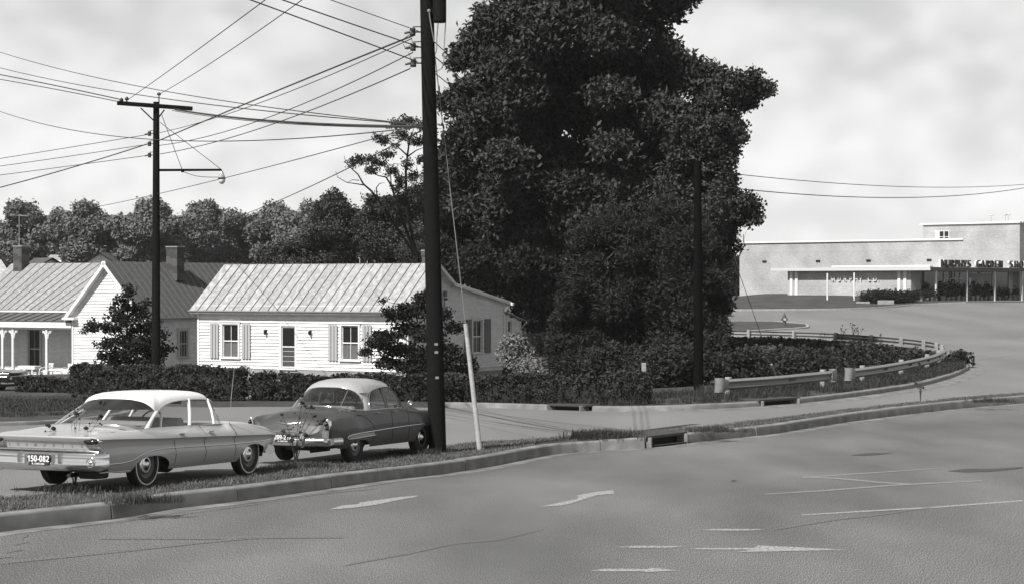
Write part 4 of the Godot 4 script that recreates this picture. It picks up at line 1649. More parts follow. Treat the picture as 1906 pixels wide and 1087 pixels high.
func build_white_house() -> void:
	var o := gd(368, 107)
	o.y = -1.3
	var t := thing("white_house", "single-storey white clapboard house with pale seamed metal roof and shuttered windows", "house", o, deg_to_rad(-30.0))
	var L := 12.69
	var D1 := 9.2     # to the end of the main wall
	var D2 := 10.95   # to the end of the rear lean-to
	var E := 3.3      # top of the front wall
	var RZ := -2.55
	var RY := 5.42
	var BZ := -4.05   # where the rear slope flattens
	var BY := 4.46
	var QY := 3.55
	var white: Material = mats["house_white"]
	# wall core under the boards
	var core := MB.new()
	var prof := PackedVector2Array([Vector2(-0.25, -0.3), Vector2(-0.25, E - 0.1), Vector2(RZ, RY - 0.12), Vector2(BZ, BY - 0.12), Vector2(-D1, QY - 0.12), Vector2(-D1, -0.3)])
	var xz := Transform3D(Basis(Vector3(0, 0, 1), Vector3(0, 1, 0), Vector3(-1, 0, 0)), Vector3.ZERO)
	core.prism(prof, -L + 0.24, -0.24, xz)
	var lean := PackedVector2Array([Vector2(-D1, -0.3), Vector2(-D1, QY - 0.62), Vector2(-D2, QY - 1.0), Vector2(-D2, -0.3)])
	core.prism(lean, -L + 0.24, -L + 6.0, xz)
	obj("wall_core", core, mats["room_dark"], t)
	var fx := Transform3D.IDENTITY
	var gx := Transform3D(Basis(Vector3(0, 0, -1), Vector3.UP, Vector3(1, 0, 0)), Vector3(L, 0, 0))
	var lx := Transform3D(Basis(Vector3(0, 0, 1), Vector3.UP, Vector3(-1, 0, 0)), Vector3(0, 0, -D1))
	# sheathing with openings, a hand's width behind the boards: strips round the holes
	var front_holes := [[1.60, 2.60, 0.72, 2.42], [5.27, 6.12, 0.25, 2.35], [8.92, 9.92, 0.72, 2.42]]
	var gable_holes := [[6.05, 6.98, 0.95, 2.62], [9.55, 9.98, 1.32, 2.55]]
	var she := MB.new()
	for hs in [[fx, 0.0, L, E, front_holes], [gx, 0.0, D1, 2.9, [gable_holes[0]]]]:
		var xs := [hs[1]]
		for h in hs[4]:
			xs.append(h[0])
			xs.append(h[1])
		xs.append(hs[2])
		for i in xs.size() - 1:
			if i % 2 == 0:
				she.box(hs[0] * Vector3((xs[i] + xs[i + 1]) / 2, hs[3] / 2, -0.02), Vector3(xs[i + 1] - xs[i], hs[3], 0.036), hs[0].basis)
			else:
				var h: Array = hs[4][(i - 1) / 2]
				she.box(hs[0] * Vector3((h[0] + h[1]) / 2, h[2] / 2, -0.02), Vector3(h[1] - h[0], h[2], 0.036), hs[0].basis)
				she.box(hs[0] * Vector3((h[0] + h[1]) / 2, (h[3] + hs[3]) / 2, -0.02), Vector3(h[1] - h[0], hs[3] - h[3], 0.036), hs[0].basis)
	obj("sheathing", she, white, t)
	var gab := MB.new()
	gab.prism(PackedVector2Array([Vector2(0, 2.9), Vector2(0, E), Vector2(RZ, RY - 0.14), Vector2(BZ, BY - 0.14), Vector2(-D1, QY - 0.14), Vector2(-D1, 2.9)]), -L, -L + 0.1, xz)
	obj("gable_sheathing", gab, white, t)
	clapboards(t, fx, 0.1, L - 0.1, 0.2, E - 0.12, 0.165, front_holes, white)
	var topf := func(x: float) -> float:
		var z := -x
		if z > RZ:
			return lerpf(E, RY, z / RZ) - 0.14
		if z > BZ:
			return lerpf(RY, BY, (z - RZ) / (BZ - RZ)) - 0.14
		return lerpf(BY, QY, (z - BZ) / (-D1 - BZ)) - 0.14
	clapboards(t, gx, 0.1, D1 - 0.06, 0.2, 5.3, 0.165, [gable_holes[0]], white, topf)
	var topl := func(x: float) -> float: return lerpf(QY - 0.62, QY - 1.0, (x - D1) / (D2 - D1)) - 0.03
	clapboards(t, gx, D1 + 0.06, D2 - 0.1, 0.2, 3.2, 0.165, [gable_holes[1]], white, topl)
	clapboards(t, lx, 0.05, D1 - 0.1, 0.2, 3.2, 0.165, [], white)
	# corner boards, water table, frieze, foundation
	for c in [[0.05, 0.04], [L - 0.05, 0.04]]:
		var cb := MB.new()
		cb.box(Vector3(c[0], E / 2 + 0.05, c[1]), Vector3(0.12, E - 0.1, 0.08), Basis.IDENTITY, 0.006)
		obj("corner_board", cb, white, t)
	for z in [-0.045, -2.55, -D1, -D2 + 0.04]:
		var top_y := E if z > -1 else (RY - 0.3 if z > -3 else (QY - 0.2 if z > -9.5 else QY - 1.05))
		var cb := MB.new()
		cb.box(Vector3(L + 0.04, top_y / 2 + 0.06, z), Vector3(0.08, top_y - 0.1, 0.11), Basis.IDENTITY, 0.006)
		obj("corner_board", cb, white, t)
	var fd := MB.new()
	fd.box(Vector3(L / 2, -0.05, -D1 / 2 + 0.03), Vector3(L - 0.1, 0.52, D1), Basis.IDENTITY, 0.01)
	obj("foundation", fd, mats["concrete_light"], t)
	var fz := MB.new()
	fz.box(Vector3(L / 2, E - 0.06, 0.03), Vector3(L + 0.02, 0.24, 0.05), Basis.IDENTITY, 0.006)
	obj("frieze_board", fz, white, t)
	# roof
	var ov := 0.36
	var m := [mats["roof_pale"], mats["roof_pale_b"], mats["roof_pale_c"]]
	var sl := (RY - E) / -RZ
	var ey := E - sl * ov + 0.06
	metal_slope(t, Vector3(-0.3, ey, ov), Vector3(L + 0.3, ey, ov), Vector3(-0.3, RY, RZ), Vector3(L + 0.3, RY, RZ), 24, m, mats["roof_seam"])
	metal_slope(t, Vector3(L + 0.3, BY, BZ), Vector3(-0.3, BY, BZ), Vector3(L + 0.3, RY, RZ), Vector3(-0.3, RY, RZ), 24, m, mats["roof_seam"])
	metal_slope(t, Vector3(L + 0.3, QY - 0.05, -D1 - 0.35), Vector3(-0.3, QY - 0.05, -D1 - 0.35), Vector3(L + 0.3, BY, BZ), Vector3(-0.3, BY, BZ), 24, m, mats["roof_seam"])
	metal_slope(t, Vector3(L + 0.25, QY - 1.05, -D2 - 0.3), Vector3(L - 6.2, QY - 1.05, -D2 - 0.3), Vector3(L + 0.25, QY - 0.58, -D1), Vector3(L - 6.2, QY - 0.58, -D1), 11, m, mats["roof_seam"])
	var rk := MB.new()
	for x in [-0.3, L + 0.3]:
		for s in [[Vector3(x, ey, ov), Vector3(x, RY, RZ)], [Vector3(x, RY, RZ), Vector3(x, BY, BZ)], [Vector3(x, BY, BZ), Vector3(x, QY - 0.05, -D1 - 0.35)]]:
			var d: Vector3 = (s[1] - s[0]).normalized()
			var up := d.cross(Vector3.RIGHT).normalized()
			if up.y < 0:
				up = -up
			rk.box((s[0] + s[1]) / 2 - up * 0.075, Vector3(0.05, 0.16, s[0].distance_to(s[1]) + 0.02), Basis(Vector3.RIGHT, up, Vector3.RIGHT.cross(up)), 0.006)
			rk.box((s[0] + s[1]) / 2 - up * 0.07 + Vector3(-0.16 * signf(x), 0, 0), Vector3(0.26, 0.03, s[0].distance_to(s[1]) - 0.03), Basis(Vector3.RIGHT, up, Vector3.RIGHT.cross(up)))
			rk.box((s[0] + s[1]) / 2 - up * 0.14 + Vector3(-0.24 * signf(x), 0, 0), Vector3(0.05, 0.22, s[0].distance_to(s[1]) - 0.1), Basis(Vector3.RIGHT, up, Vector3.RIGHT.cross(up)))
	rk.box(Vector3(L / 2, ey - 0.1, ov - 0.12), Vector3(L + 0.55, 0.03, 0.26))
	rk.box(Vector3(L / 2, ey - 0.05, ov - 0.02), Vector3(L + 0.58, 0.12, 0.035), Basis.IDENTITY, 0.006)
	rk.box(Vector3(L + 0.2, QY - 0.16, -D1 - 0.3), Vector3(0.5, 0.16, 0.2), Basis.IDENTITY, 0.02)
	obj("eaves_and_rakes", rk, white, t)
	var gu := MB.new()
	gu.tube([Vector3(-0.33, ey + 0.0, ov + 0.05), Vector3(L + 0.33, ey + 0.0, ov + 0.05)], [0.045], 8)
	obj("gutter", gu, mats["roof_seam"], t)
	var dp := MB.new()
	dp.tube([Vector3(L + 0.26, QY - 1.1, -D2 - 0.25), Vector3(L + 0.2, QY - 1.25, -D2 - 0.1), Vector3(L + 0.1, QY - 1.45, -D2 + 0.02), Vector3(L + 0.1, 0.1, -D2 + 0.02)], [0.045], 8)
	obj("downpipe", dp, mats["gutter"], t)
	chimney(t, Vector3(L - 0.9, RY - 0.55, RZ - 1.0), 0.7, 0.5, 1.2, [mats["brick_dark"], mats["brick_mid"]])
	var vp := MB.new()
	vp.tube([Vector3(8.3, RY - 0.1, RZ + 0.1), Vector3(8.3, RY + 0.28, RZ + 0.1), Vector3(8.22, RY + 0.34, RZ + 0.1)], [0.02], 6)
	vp.tube([Vector3(8.75, RY - 0.1, RZ + 0.1), Vector3(8.75, RY + 0.16, RZ + 0.1)], [0.02], 6)
	obj("roof_vent_pipe", vp, mats["gutter"], t)
	# openings
	window(t, fx, 2.10, 0.72, 0.98, 1.68, white, mats["pane_dark"], mats["pane_screen"])
	window(t, fx, 9.42, 0.72, 0.98, 1.68, white, mats["pane_dark"], mats["pane_screen"])
	for x in [1.10, 3.12, 8.42, 10.44]:
		shutter(t, fx, x, 0.68, 0.56, 1.78, mats["shutter_grey"])
	window(t, gx, 6.515, 0.95, 0.92, 1.66, white, mats["pane_dark"], mats["pane_screen"])
	for x in [5.55, 7.5]:
		shutter(t, gx, x, 0.92, 0.6, 1.74, mats["shutter_dark"])
	window(t, gx, 9.765, 1.32, 0.42, 1.22, white, mats["pane_dark"], mats["pane_dark"], 0)
	var door := Node3D.new()
	door.name = "door"
	t.add_child(door, true)
	door.position = Vector3(5.695, 0.25, 0)
	var df := MB.new()
	for s in [-1.0, 1.0]:
		df.box(Vector3(s * 0.475, 1.05, 0.02), Vector3(0.11, 2.12, 0.1), Basis.IDENTITY, 0.006)
	df.box(Vector3(0, 2.16, 0.024), Vector3(1.12, 0.12, 0.11), Basis.IDENTITY, 0.006)
	df.box(Vector3(0, -0.04, 0.1), Vector3(1.1, 0.07, 0.26), Basis.IDENTITY, 0.01)
	obj("door_frame", df, white, door)
	var ds := MB.new()
	for s in [-1.0, 1.0]:
		ds.box(Vector3(s * 0.395, 1.05, 0.0), Vector3(0.06, 2.08, 0.04), Basis.IDENTITY, 0.004)
	for y in [0.06, 1.07, 2.06]:
		ds.box(Vector3(0, y, 0.003), Vector3(0.73, 0.08, 0.04), Basis.IDENTITY, 0.004)
	for y in [0.35, 0.6, 0.85]:
		ds.box(Vector3(0, y, -0.02), Vector3(0.73, 0.02, 0.02))
	obj("screen_rails", ds, mats["house_trim_grey"], door)
	for k in 2:
		var p := MB.new()
		p.box(Vector3(0, 0.56 + 1.0 * k, -0.03), Vector3(0.78, 0.95, 0.012))
		obj("screen_panel", p, mats["pane_screen_dark"] if k == 0 else mats["pane_dark"], door)
	var st := MB.new()
	st.box(Vector3(5.695, -0.05, 0.5), Vector3(1.5, 0.3, 0.9), Basis.IDENTITY, 0.02)
	st.box(Vector3(5.695, -0.2, 1.0), Vector3(1.5, 0.3, 0.4), Basis.IDENTITY, 0.02)
	obj("doorstep", st, mats["concrete_light"], t)
	wall_lantern(t, Vector3(4.35, 2.05, 0.03))
	wall_lantern(t, Vector3(7.08, 2.05, 0.03))
	var me := MB.new()
	me.box(Vector3(L + 0.1, 3.95, -3.35), Vector3(0.1, 0.28, 0.22), Basis.IDENTITY, 0.02)
	me.lathe([[0.0, -0.06], [0.09, -0.05], [0.1, 0.0], [0.09, 0.05], [0.0, 0.06]], 14, Transform3D(Basis.IDENTITY, Vector3(L + 0.16, 3.7, -3.3)))
	me.tube([Vector3(L + 0.09, 3.8, -3.3), Vector3(L + 0.09, 2.2, -3.3)], [0.02], 6)
	obj("electric_meter", me, mats["meter_dark"], t)


func build_gabled_house() -> void:
	var o := gd(134, 126)
	o.y = -1.75
	var t := thing("gabled_house", "white house with a front gable, grey seamed roof and a porch with carved brackets", "house", o, deg_to_rad(-30.0))
	var W := 5.5
	var EY := 3.28
	var RY := 6.2
	var white: Material = mats["house_white"]
	var core := MB.new()
	core.prism(PackedVector2Array([Vector2(0.02, -1.6), Vector2(W - 0.06, -1.6), Vector2(W - 0.06, EY), Vector2(W / 2, RY - 0.15), Vector2(0.02, EY)]), -13.0, -0.04)
	core.box(Vector3(-5.0, 0.9, -6.0), Vector3(10.0, 5.2, 7.4))
	obj("wall_core", core, white, t)
	var xz := Transform3D(Basis(Vector3(0, 0, 1), Vector3(0, 1, 0), Vector3(-1, 0, 0)), Vector3.ZERO)
	var body := MB.new()
	body.prism(PackedVector2Array([Vector2(-2.3, 3.3), Vector2(-6.0, RY - 0.2), Vector2(-9.7, 3.3)]), 0.0, 10.0, xz)
	obj("side_gable", body, white, t)
	var fx := Transform3D.IDENTITY
	var topf := func(x: float) -> float: return (lerpf(EY, RY, x / (W / 2)) if x < W / 2 else lerpf(RY, EY, (x - W / 2) / (W / 2))) - 0.12
	clapboards(t, fx, 0.08, W - 0.08, -0.9, 6.0, 0.165, [], white, topf)
	var gx := Transform3D(Basis(Vector3(0, 0, -1), Vector3.UP, Vector3(1, 0, 0)), Vector3(W - 0.05, 0, 0))
	clapboards(t, gx, 0.1, 12.9, -0.9, EY - 0.05, 0.165, [[3.2, 4.0, 0.5, 2.1]], white)
	window(t, gx.translated_local(Vector3(0, 0, 0.075)), 3.6, 0.5, 0.8, 1.6, mats["house_trim_grey"], mats["pane_dark"], mats["pane_screen_dark"], 2)
	var px := Transform3D(Basis.IDENTITY, Vector3(0, 0, -2.28))
	clapboards(t, px, -9.9, -0.05, -0.8, 3.3, 0.165, [[-5.57, -4.63, -0.35, 2.07]], white)
	window(t, px.translated_local(Vector3(0, 0, 0.075)), -5.1, -0.35, 0.95, 2.42, mats["house_trim_grey"], mats["pane_dark"], mats["pane_dark"], 1)
	for x in [0.05, W - 0.05]:
		var cb := MB.new()
		cb.box(Vector3(x, EY / 2 - 0.4, 0.04), Vector3(0.14, EY + 1.1, 0.09), Basis.IDENTITY, 0.006)
		obj("corner_board", cb, white, t)
	# roofs
	var m := [mats["roof_grey"], mats["roof_grey_b"]]
	var k := (RY - EY) / (W / 2)
	var ov := 0.42
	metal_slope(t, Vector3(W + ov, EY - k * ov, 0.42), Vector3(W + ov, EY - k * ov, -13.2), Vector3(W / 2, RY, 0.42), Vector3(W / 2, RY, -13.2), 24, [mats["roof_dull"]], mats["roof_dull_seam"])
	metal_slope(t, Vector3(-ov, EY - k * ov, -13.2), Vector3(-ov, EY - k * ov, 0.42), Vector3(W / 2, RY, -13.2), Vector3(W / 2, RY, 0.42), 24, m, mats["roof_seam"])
	metal_slope(t, Vector3(-10.6, 3.25, -1.75), Vector3(-0.1, 3.25, -1.75), Vector3(-10.6, RY, -6.0), Vector3(2.4, RY, -6.0), 17, m, mats["roof_seam"])
	metal_slope(t, Vector3(0.0, 3.25, -10.2), Vector3(-10.6, 3.25, -10.2), Vector3(0.0, RY, -6.0), Vector3(-10.6, RY, -6.0), 16, m, mats["roof_seam"])
	metal_slope(t, Vector3(-10.4, 2.62, 0.12), Vector3(-0.04, 2.62, 0.12), Vector3(-10.4, 3.2, -2.2), Vector3(-0.04, 3.2, -2.2), 14, [mats["roof_porch"]], mats["roof_porch_seam"])
	var rk := MB.new()
	for sg in [-1.0, 1.0]:
		var a := Vector3(W / 2 + sg * (W / 2 + ov), EY - k * ov, 0.4)
		var b := Vector3(W / 2, RY, 0.4)
		var d := (b - a).normalized()
		var up := Vector3(0, 0, 1).cross(d)
		if up.y < 0:
			up = -up
		var bs := Basis(d, up, d.cross(up))
		rk.box((a + b) / 2 - up * 0.1 + d * 0.02, Vector3(a.distance_to(b) + 0.1, 0.2, 0.05), bs, 0.006)
		rk.box((a + b) / 2 - up * 0.16 + Vector3(0, 0, -0.22), Vector3(a.distance_to(b) - 0.05, 0.03, 0.36), bs)
		rk.box((a + b) / 2 - up * 0.26 + Vector3(0, 0, -0.36), Vector3(a.distance_to(b) - 0.3, 0.16, 0.05), bs)
		rk.box(Vector3(W / 2 + sg * (W / 2 + 0.02), EY - k * ov - 0.02, 0.2), Vector3(0.95, 0.16, 0.5), Basis.IDENTITY, 0.02)
	rk.box(Vector3(-5.2, 3.2, -1.72), Vector3(10.6, 0.1, 0.05))
	obj("eaves_and_rakes", rk, white, t)
	var fa := MB.new()
	fa.box(Vector3(-5.2, 2.42, 0.06), Vector3(10.3, 0.34, 0.12), Basis.IDENTITY, 0.01)
	fa.box(Vector3(-5.2, 2.2, -0.06), Vector3(10.2, 0.12, 0.12), Basis.IDENTITY, 0.01)
	fa.box(Vector3(-5.2, 2.24, -1.2), Vector3(10.2, 0.04, 2.1))
	obj("porch_beam", fa, white, t)
	var fl := MB.new()
	fl.box(Vector3(-5.2, -1.05, -1.1), Vector3(10.3, 0.4, 2.3), Basis.IDENTITY, 0.02)
	obj("porch_floor", fl, mats["concrete_light"], t)
	for x in [-2.15, -4.9, -5.75, -8.4]:
		var p := MB.new()
		p.box(Vector3(x, 0.65, -0.1), Vector3(0.17, 3.0, 0.17), Basis.IDENTITY, 0.03)
		p.box(Vector3(x, -0.6, -0.1), Vector3(0.24, 0.5, 0.24), Basis.IDENTITY, 0.02)
		var post := obj("porch_post", p, white, t)
		var br := MB.new()
		for sg in [-1.0, 1.0]:
			var arc := []
			for i in 9:
				var a := i / 8.0 * PI / 2
				arc.append(Vector3(x + sg * (0.09 + 0.36 * (1 - cos(a))), 1.6 + 0.5 * sin(a), -0.1))
			br.tube(arc, [0.045], 6)
			var ring := []
			for i in 11:
				ring.append(Vector3(x + sg * 0.26 + cos(TAU * i / 10) * 0.09, 2.02 + sin(TAU * i / 10) * 0.09, -0.1))
			br.tube(ring, [0.03], 5, false)
		obj("bracket", br, white, post)
	chimney(t, Vector3(-9.4, RY - 1.0, -5.6), 0.72, 0.72, 2.1, [mats["brick_mid"], mats["brick_dark"]], false)
	chimney(t, Vector3(W / 2 + 0.8, RY - 1.1, -5.3), 0.85, 0.7, 2.05, [mats["brick_dark"], mats["brick_mid"]])
	var an := MB.new()
	an.tube([Vector3(-9.3, RY + 0.9, -5.3), Vector3(-9.3, RY + 3.2, -5.3)], [0.018], 6)
	an.tube([Vector3(-10.0, RY + 3.15, -5.3), Vector3(-8.5, RY + 3.05, -5.3)], [0.014], 5)
	for i in 5:
		an.tube([Vector3(-9.9 + i * 0.32, RY + 3.12, -5.7), Vector3(-9.9 + i * 0.32, RY + 3.12, -4.9)], [0.01], 5)
	obj("television_aerial", an, mats["gutter"], t)
	# chairs and a table on the porch
	for c in [[-2.75, "white slatted porch chair just left of the porch post nearest the gable"], [-1.05, "white slatted porch chair between the last post and the gable wall"]]:
		var ch := thing("porch_chair", c[1], "chair", t.transform * Vector3(c[0], -0.84, -0.75), deg_to_rad(-30.0), "white chairs on the porch")
		var se := MB.new()
		se.box(Vector3(0, 0.42, 0), Vector3(0.56, 0.05, 0.52), Basis.IDENTITY, 0.01)
		obj("seat", se, white, ch)
		var bk := MB.new()
		bk.box(Vector3(0, 0.86, -0.3), Vector3(0.56, 0.08, 0.04), Basis.IDENTITY, 0.01)
		for i in 5:
			bk.box(Vector3(-0.22 + i * 0.11, 0.64, -0.28), Vector3(0.07, 0.42, 0.03), Basis.IDENTITY, 0.006)
		obj("backrest", bk, white, ch)
		for sx in [-1.0, 1.0]:
			for sz in [-1.0, 1.0]:
				var lg := MB.new()
				lg.box(Vector3(sx * 0.26, 0.21, sz * 0.23), Vector3(0.05, 0.42, 0.05), Basis.IDENTITY, 0.006)
				obj("leg", lg, white, ch)
			var ar := MB.new()
			ar.tube(ring_curve([Vector3(sx * 0.29, 0.2, 0.28), Vector3(sx * 0.29, 0.5, 0.34), Vector3(sx * 0.29, 0.64, 0.1), Vector3(sx * 0.29, 0.62, -0.26)], 12), [0.03], 6)
			obj("armrest", ar, white, ch)
	var tb := thing("porch_table", "white bench table at the left of the porch beneath the window", "table", t.transform * Vector3(-4.0, -0.84, -0.55), deg_to_rad(-30.0))
	var tt := MB.new()
	tt.box(Vector3(0, 0.62, 0), Vector3(1.4, 0.22, 0.6), Basis.IDENTITY, 0.02)
	obj("table_top", tt, white, tb)
	for sx in [-1.0, 1.0]:
		for sz in [-1.0, 1.0]:
			var lg := MB.new()
			lg.box(Vector3(sx * 0.45, 0.26, sz * 0.22), Vector3(0.1, 0.52, 0.08), Basis.IDENTITY, 0.01)
			obj("leg", lg, white, tb)


func far_house(label: String, px: float, py: float, d: float, w: float, h: float, turn: float, roof: Material) -> void:
	var o := gd(px, d)
	o.y = at(px, py, d).y - h
	var t := thing("far_house", label, "house", o, turn)
	var b := MB.new()
	b.prism(PackedVector2Array([Vector2(-w / 2, -6), Vector2(w / 2, -6), Vector2(w / 2, h * 0.6), Vector2(0, h), Vector2(-w / 2, h * 0.6)]), -8.0, 0.0)
	obj("wall", b, mats["house_white"], t)
	var r := MB.new()
	for sg in [-1.0, 1.0]:
		r.quad(Vector3(sg * (w / 2 + 0.4), h * 0.6 - 0.25, 0.5), Vector3(sg * (w / 2 + 0.4), h * 0.6 - 0.25, -8.4), Vector3(0, h + 0.06, -8.4), Vector3(0, h + 0.06, 0.5))
		r.quad(Vector3(sg * (w / 2 + 0.4), h * 0.6 - 0.4, 0.5), Vector3(sg * (w / 2 + 0.4), h * 0.6 - 0.4, -8.4), Vector3(0, h - 0.1, -8.4), Vector3(0, h - 0.1, 0.5))
	obj("roof", r, roof, t)


# ---------------------------------------------------------------- the shop
func build_store() -> void:
	var th := deg_to_rad(43.0)
	var o := gd(1733, 177)
	o.y = 1.62
	var t := thing("shop_building", "low modern brick shop with a flat canopy, upper block and glazed porch", "shop", o, -th)
	var brick: Material = mats["brick_store"]
	var mainz := -18.0
	var lx := -33.5
	var rx := -1.7
	var body := MB.new()
	body.box(Vector3((lx + rx) / 2, 2.3, mainz - 10), Vector3(rx - lx, 6.7, 20))
	obj("main_wall", body, brick, t)
	var tow := MB.new()
	tow.box(Vector3((-11.9 + rx) / 2 + 0.004, 6.35, mainz - 5.0 + 0.004), Vector3(rx + 11.9, 1.55, 10))
	obj("upper_block", tow, brick, t)
	var wing := MB.new()
	wing.box(Vector3((-15.2 - 2.34) / 2, 0.7, (-0.7 + mainz) / 2), Vector3(15.2 - 2.34, 4.0, -0.7 - mainz))
	obj("wing_wall", wing, brick, t)
	var cop := MB.new()
	cop.box(Vector3((lx - 7.6) / 2 - 0.1, 5.72, mainz - 0.1), Vector3(-7.6 - lx + 0.3, 0.16, 0.5), Basis.IDENTITY, 0.01)
	cop.box(Vector3(lx - 0.05, 5.72, mainz - 10), Vector3(0.4, 0.16, 19.6), Basis.IDENTITY, 0.01)
	cop.box(Vector3((-12.1 + rx) / 2, 7.18, mainz - 0.08), Vector3(rx + 12.3, 0.15, 0.5), Basis.IDENTITY, 0.01)
	cop.box(Vector3(-12.0, 7.18, mainz - 5.0), Vector3(0.36, 0.15, 9.4), Basis.IDENTITY, 0.01)
	cop.box(Vector3(rx - 0.05, 7.18, mainz - 5.0), Vector3(0.36, 0.15, 9.4), Basis.IDENTITY, 0.01)
	cop.box(Vector3(-3.6, 7.3, mainz - 2), Vector3(3.4, 0.14, 0.3))
	obj("coping", cop, mats["coping"], t)
	for x in [-30.37, -23.86, -17.99, -11.23]:
		var sc := MB.new()
		sc.box(Vector3(x, 3.8, mainz + 0.03), Vector3(0.5, 0.2, 0.1), Basis.IDENTITY, 0.02)
		obj("roof_scupper", sc, mats["black_gap"], t)
	var uw := Node3D.new()
	uw.name = "upper_window"
	t.add_child(uw, true)
	uw.position = Vector3(-9.6, 6.1, mainz + 0.01)
	var uf := MB.new()
	for x in [-0.52, 0.0, 0.52]:
		uf.box(Vector3(x, 0, 0.03), Vector3(0.08, 0.86, 0.06), Basis.IDENTITY, 0.006)
	for y in [-0.4, -0.14, 0.4]:
		uf.box(Vector3(0, y, 0.026), Vector3(1.1, 0.05, 0.05), Basis.IDENTITY, 0.006)
	uf.box(Vector3(-0.78, 0, 0.02), Vector3(0.4, 0.9, 0.05))
	obj("frame", uf, mats["coping"], uw)
	for x in [-0.26, 0.26]:
		var p := MB.new()
		p.box(Vector3(x, 0, 0.0), Vector3(0.5, 0.8, 0.02))
		obj("pane", p, mats["pane_dark"], uw)
	# canopy
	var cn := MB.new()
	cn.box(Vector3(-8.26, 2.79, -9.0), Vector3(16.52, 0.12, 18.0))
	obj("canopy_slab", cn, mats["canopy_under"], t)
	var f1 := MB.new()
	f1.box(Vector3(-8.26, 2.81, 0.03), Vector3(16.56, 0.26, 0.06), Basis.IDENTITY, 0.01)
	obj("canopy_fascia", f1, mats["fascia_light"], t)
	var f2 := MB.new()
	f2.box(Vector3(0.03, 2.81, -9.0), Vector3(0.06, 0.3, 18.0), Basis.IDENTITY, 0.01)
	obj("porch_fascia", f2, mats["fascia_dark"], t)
	var rp := MB.new()
	rp.box(Vector3(-5.2, 3.04, -0.5), Vector3(10.0, 0.16, 0.5), Basis.IDENTITY, 0.02)
	rp.box(Vector3(-0.7, 3.0, -0.3), Vector3(1.2, 0.12, 0.5), Basis.IDENTITY, 0.02)
	obj("roof_upstand", rp, mats["coping"], t)
	# white pilasters in pairs on the wing wall
	for x in [-14.76, -14.2, -3.49, -2.9]:
		var pw := MB.new()
		pw.box(Vector3(x, 1.3, -0.65), Vector3(0.3, 2.8, 0.14), Basis.IDENTITY, 0.02)
		obj("white_pilaster", pw, mats["coping"], t)
	# pavement and porch posts
	var sw := MB.new()
	sw.box(Vector3(-1.2, -0.05, -9.2), Vector3(3.2, 0.2, 20.4), Basis.IDENTITY, 0.03)
	obj("porch_pavement", sw, mats["concrete_light"], t)
	for z in [-1.1, -6.1, -10.8, -15.6]:
		var po := MB.new()
		po.box(Vector3(-0.12, 1.4, z), Vector3(0.16, 2.74, 0.16), Basis.IDENTITY, 0.02)
		obj("porch_post", po, mats["post_grey"], t)
	var shop_x := -2.34
	var gl := Node3D.new()
	gl.name = "shop_window"
	t.add_child(gl, true)
	gl.position = Vector3(shop_x, 0, 0)
	var dk := MB.new()
	dk.box(Vector3(0.01, 1.35, -9.7), Vector3(0.03, 2.5, 14.8))
	obj("pane", dk, mats["pane_dark"], gl)
	var sh := MB.new()
	sh.box(Vector3(0.035, 1.45, -12.2), Vector3(0.02, 2.0, 3.6))
	obj("display_screen", sh, mats["display_back"], gl)
	for z in [-11.6, -12.9]:
		var dd := MB.new()
		dd.box(Vector3(0.055, 1.1, z), Vector3(0.02, 0.75, 0.62))
		obj("display_picture", dd, mats["display_dark"], gl)
	var fm := MB.new()
	for z in [-5.9, -6.9, -7.75, -8.6, -9.9, -10.2, -14.2]:
		fm.box(Vector3(0.05, 1.35, z), Vector3(0.07, 2.5, 0.09), Basis.IDENTITY, 0.01)
	fm.box(Vector3(0.055, 2.0, -7.6), Vector3(0.07, 0.08, 3.4), Basis.IDENTITY, 0.01)
	obj("mullions", fm, mats["post_grey"], gl)
	var dn := MB.new()
	dn.box(Vector3(0.2, 1.75, -10.05), Vector3(0.05, 0.7, 0.35), Basis.IDENTITY, 0.01)
	obj("notice_board", dn, mats["coping"], gl)
	# roof pipes
	var pi := MB.new()
	for x in [-6.4, -4.9, -4.6]:
		pi.tube([Vector3(x, 7.1, mainz - 3), Vector3(x, 8.05, mainz - 3)], [0.05], 6)
		pi.tube([Vector3(x - 0.25, 8.0, mainz - 3), Vector3(x + 0.25, 8.0, mainz - 3)], [0.06], 6)
	obj("roof_vent_pipes", pi, mats["post_grey"], t)
	# lettering over the porch
	var sg := thing("shop_sign", "dark block letters spelling MURPHYS GARDEN SHOP along the porch roof", "sign", t.transform * Vector3(0.02, 2.97, 0), -th + PI / 2)
	for part in [["MURPHYS", -1.75, -6.6], ["GARDEN", -7.45, -12.0], ["SHOP", -13.0, -16.6]]:
		var wds: String = part[0]
		for i in wds.length():
			var z := lerpf(part[1], part[2], (i + 0.5) / wds.length())
			var tm := TextMesh.new()
			tm.font = thin_font
			tm.text = wds[i]
			tm.font_size = 64
			tm.pixel_size = 0.64 / 47.0
			tm.depth = 0.16
			var l := put("letter", tm, mats["letter_dark"], sg, Vector3(-z, 0.3, 0.0))
			l.scale = Vector3(1.2, 1, 1)
			var tm2 := TextMesh.new()
			tm2.font = thin_font
			tm2.text = wds[i]
			tm2.font_size = 64
			tm2.pixel_size = 0.64 / 47.0
			tm2.depth = 0.16
			var l2 := put("letter_return", tm2, mats["coping"], sg, Vector3(-z - 0.012, 0.3, -0.165))
			l2.scale = Vector3(1.2, 1.0, 1)
	var s2 := thing("wall_sign", "white raised letters spelling MURPHY CO. on the wing wall", "sign", t.transform * Vector3(0, 1.76, -0.7), -th)
	var word := "MURPHY CO."
	var spots := [-10.25, -9.6, -8.98, -8.39, -7.83, -7.36, 0.0, -6.48, -5.9, -5.55]
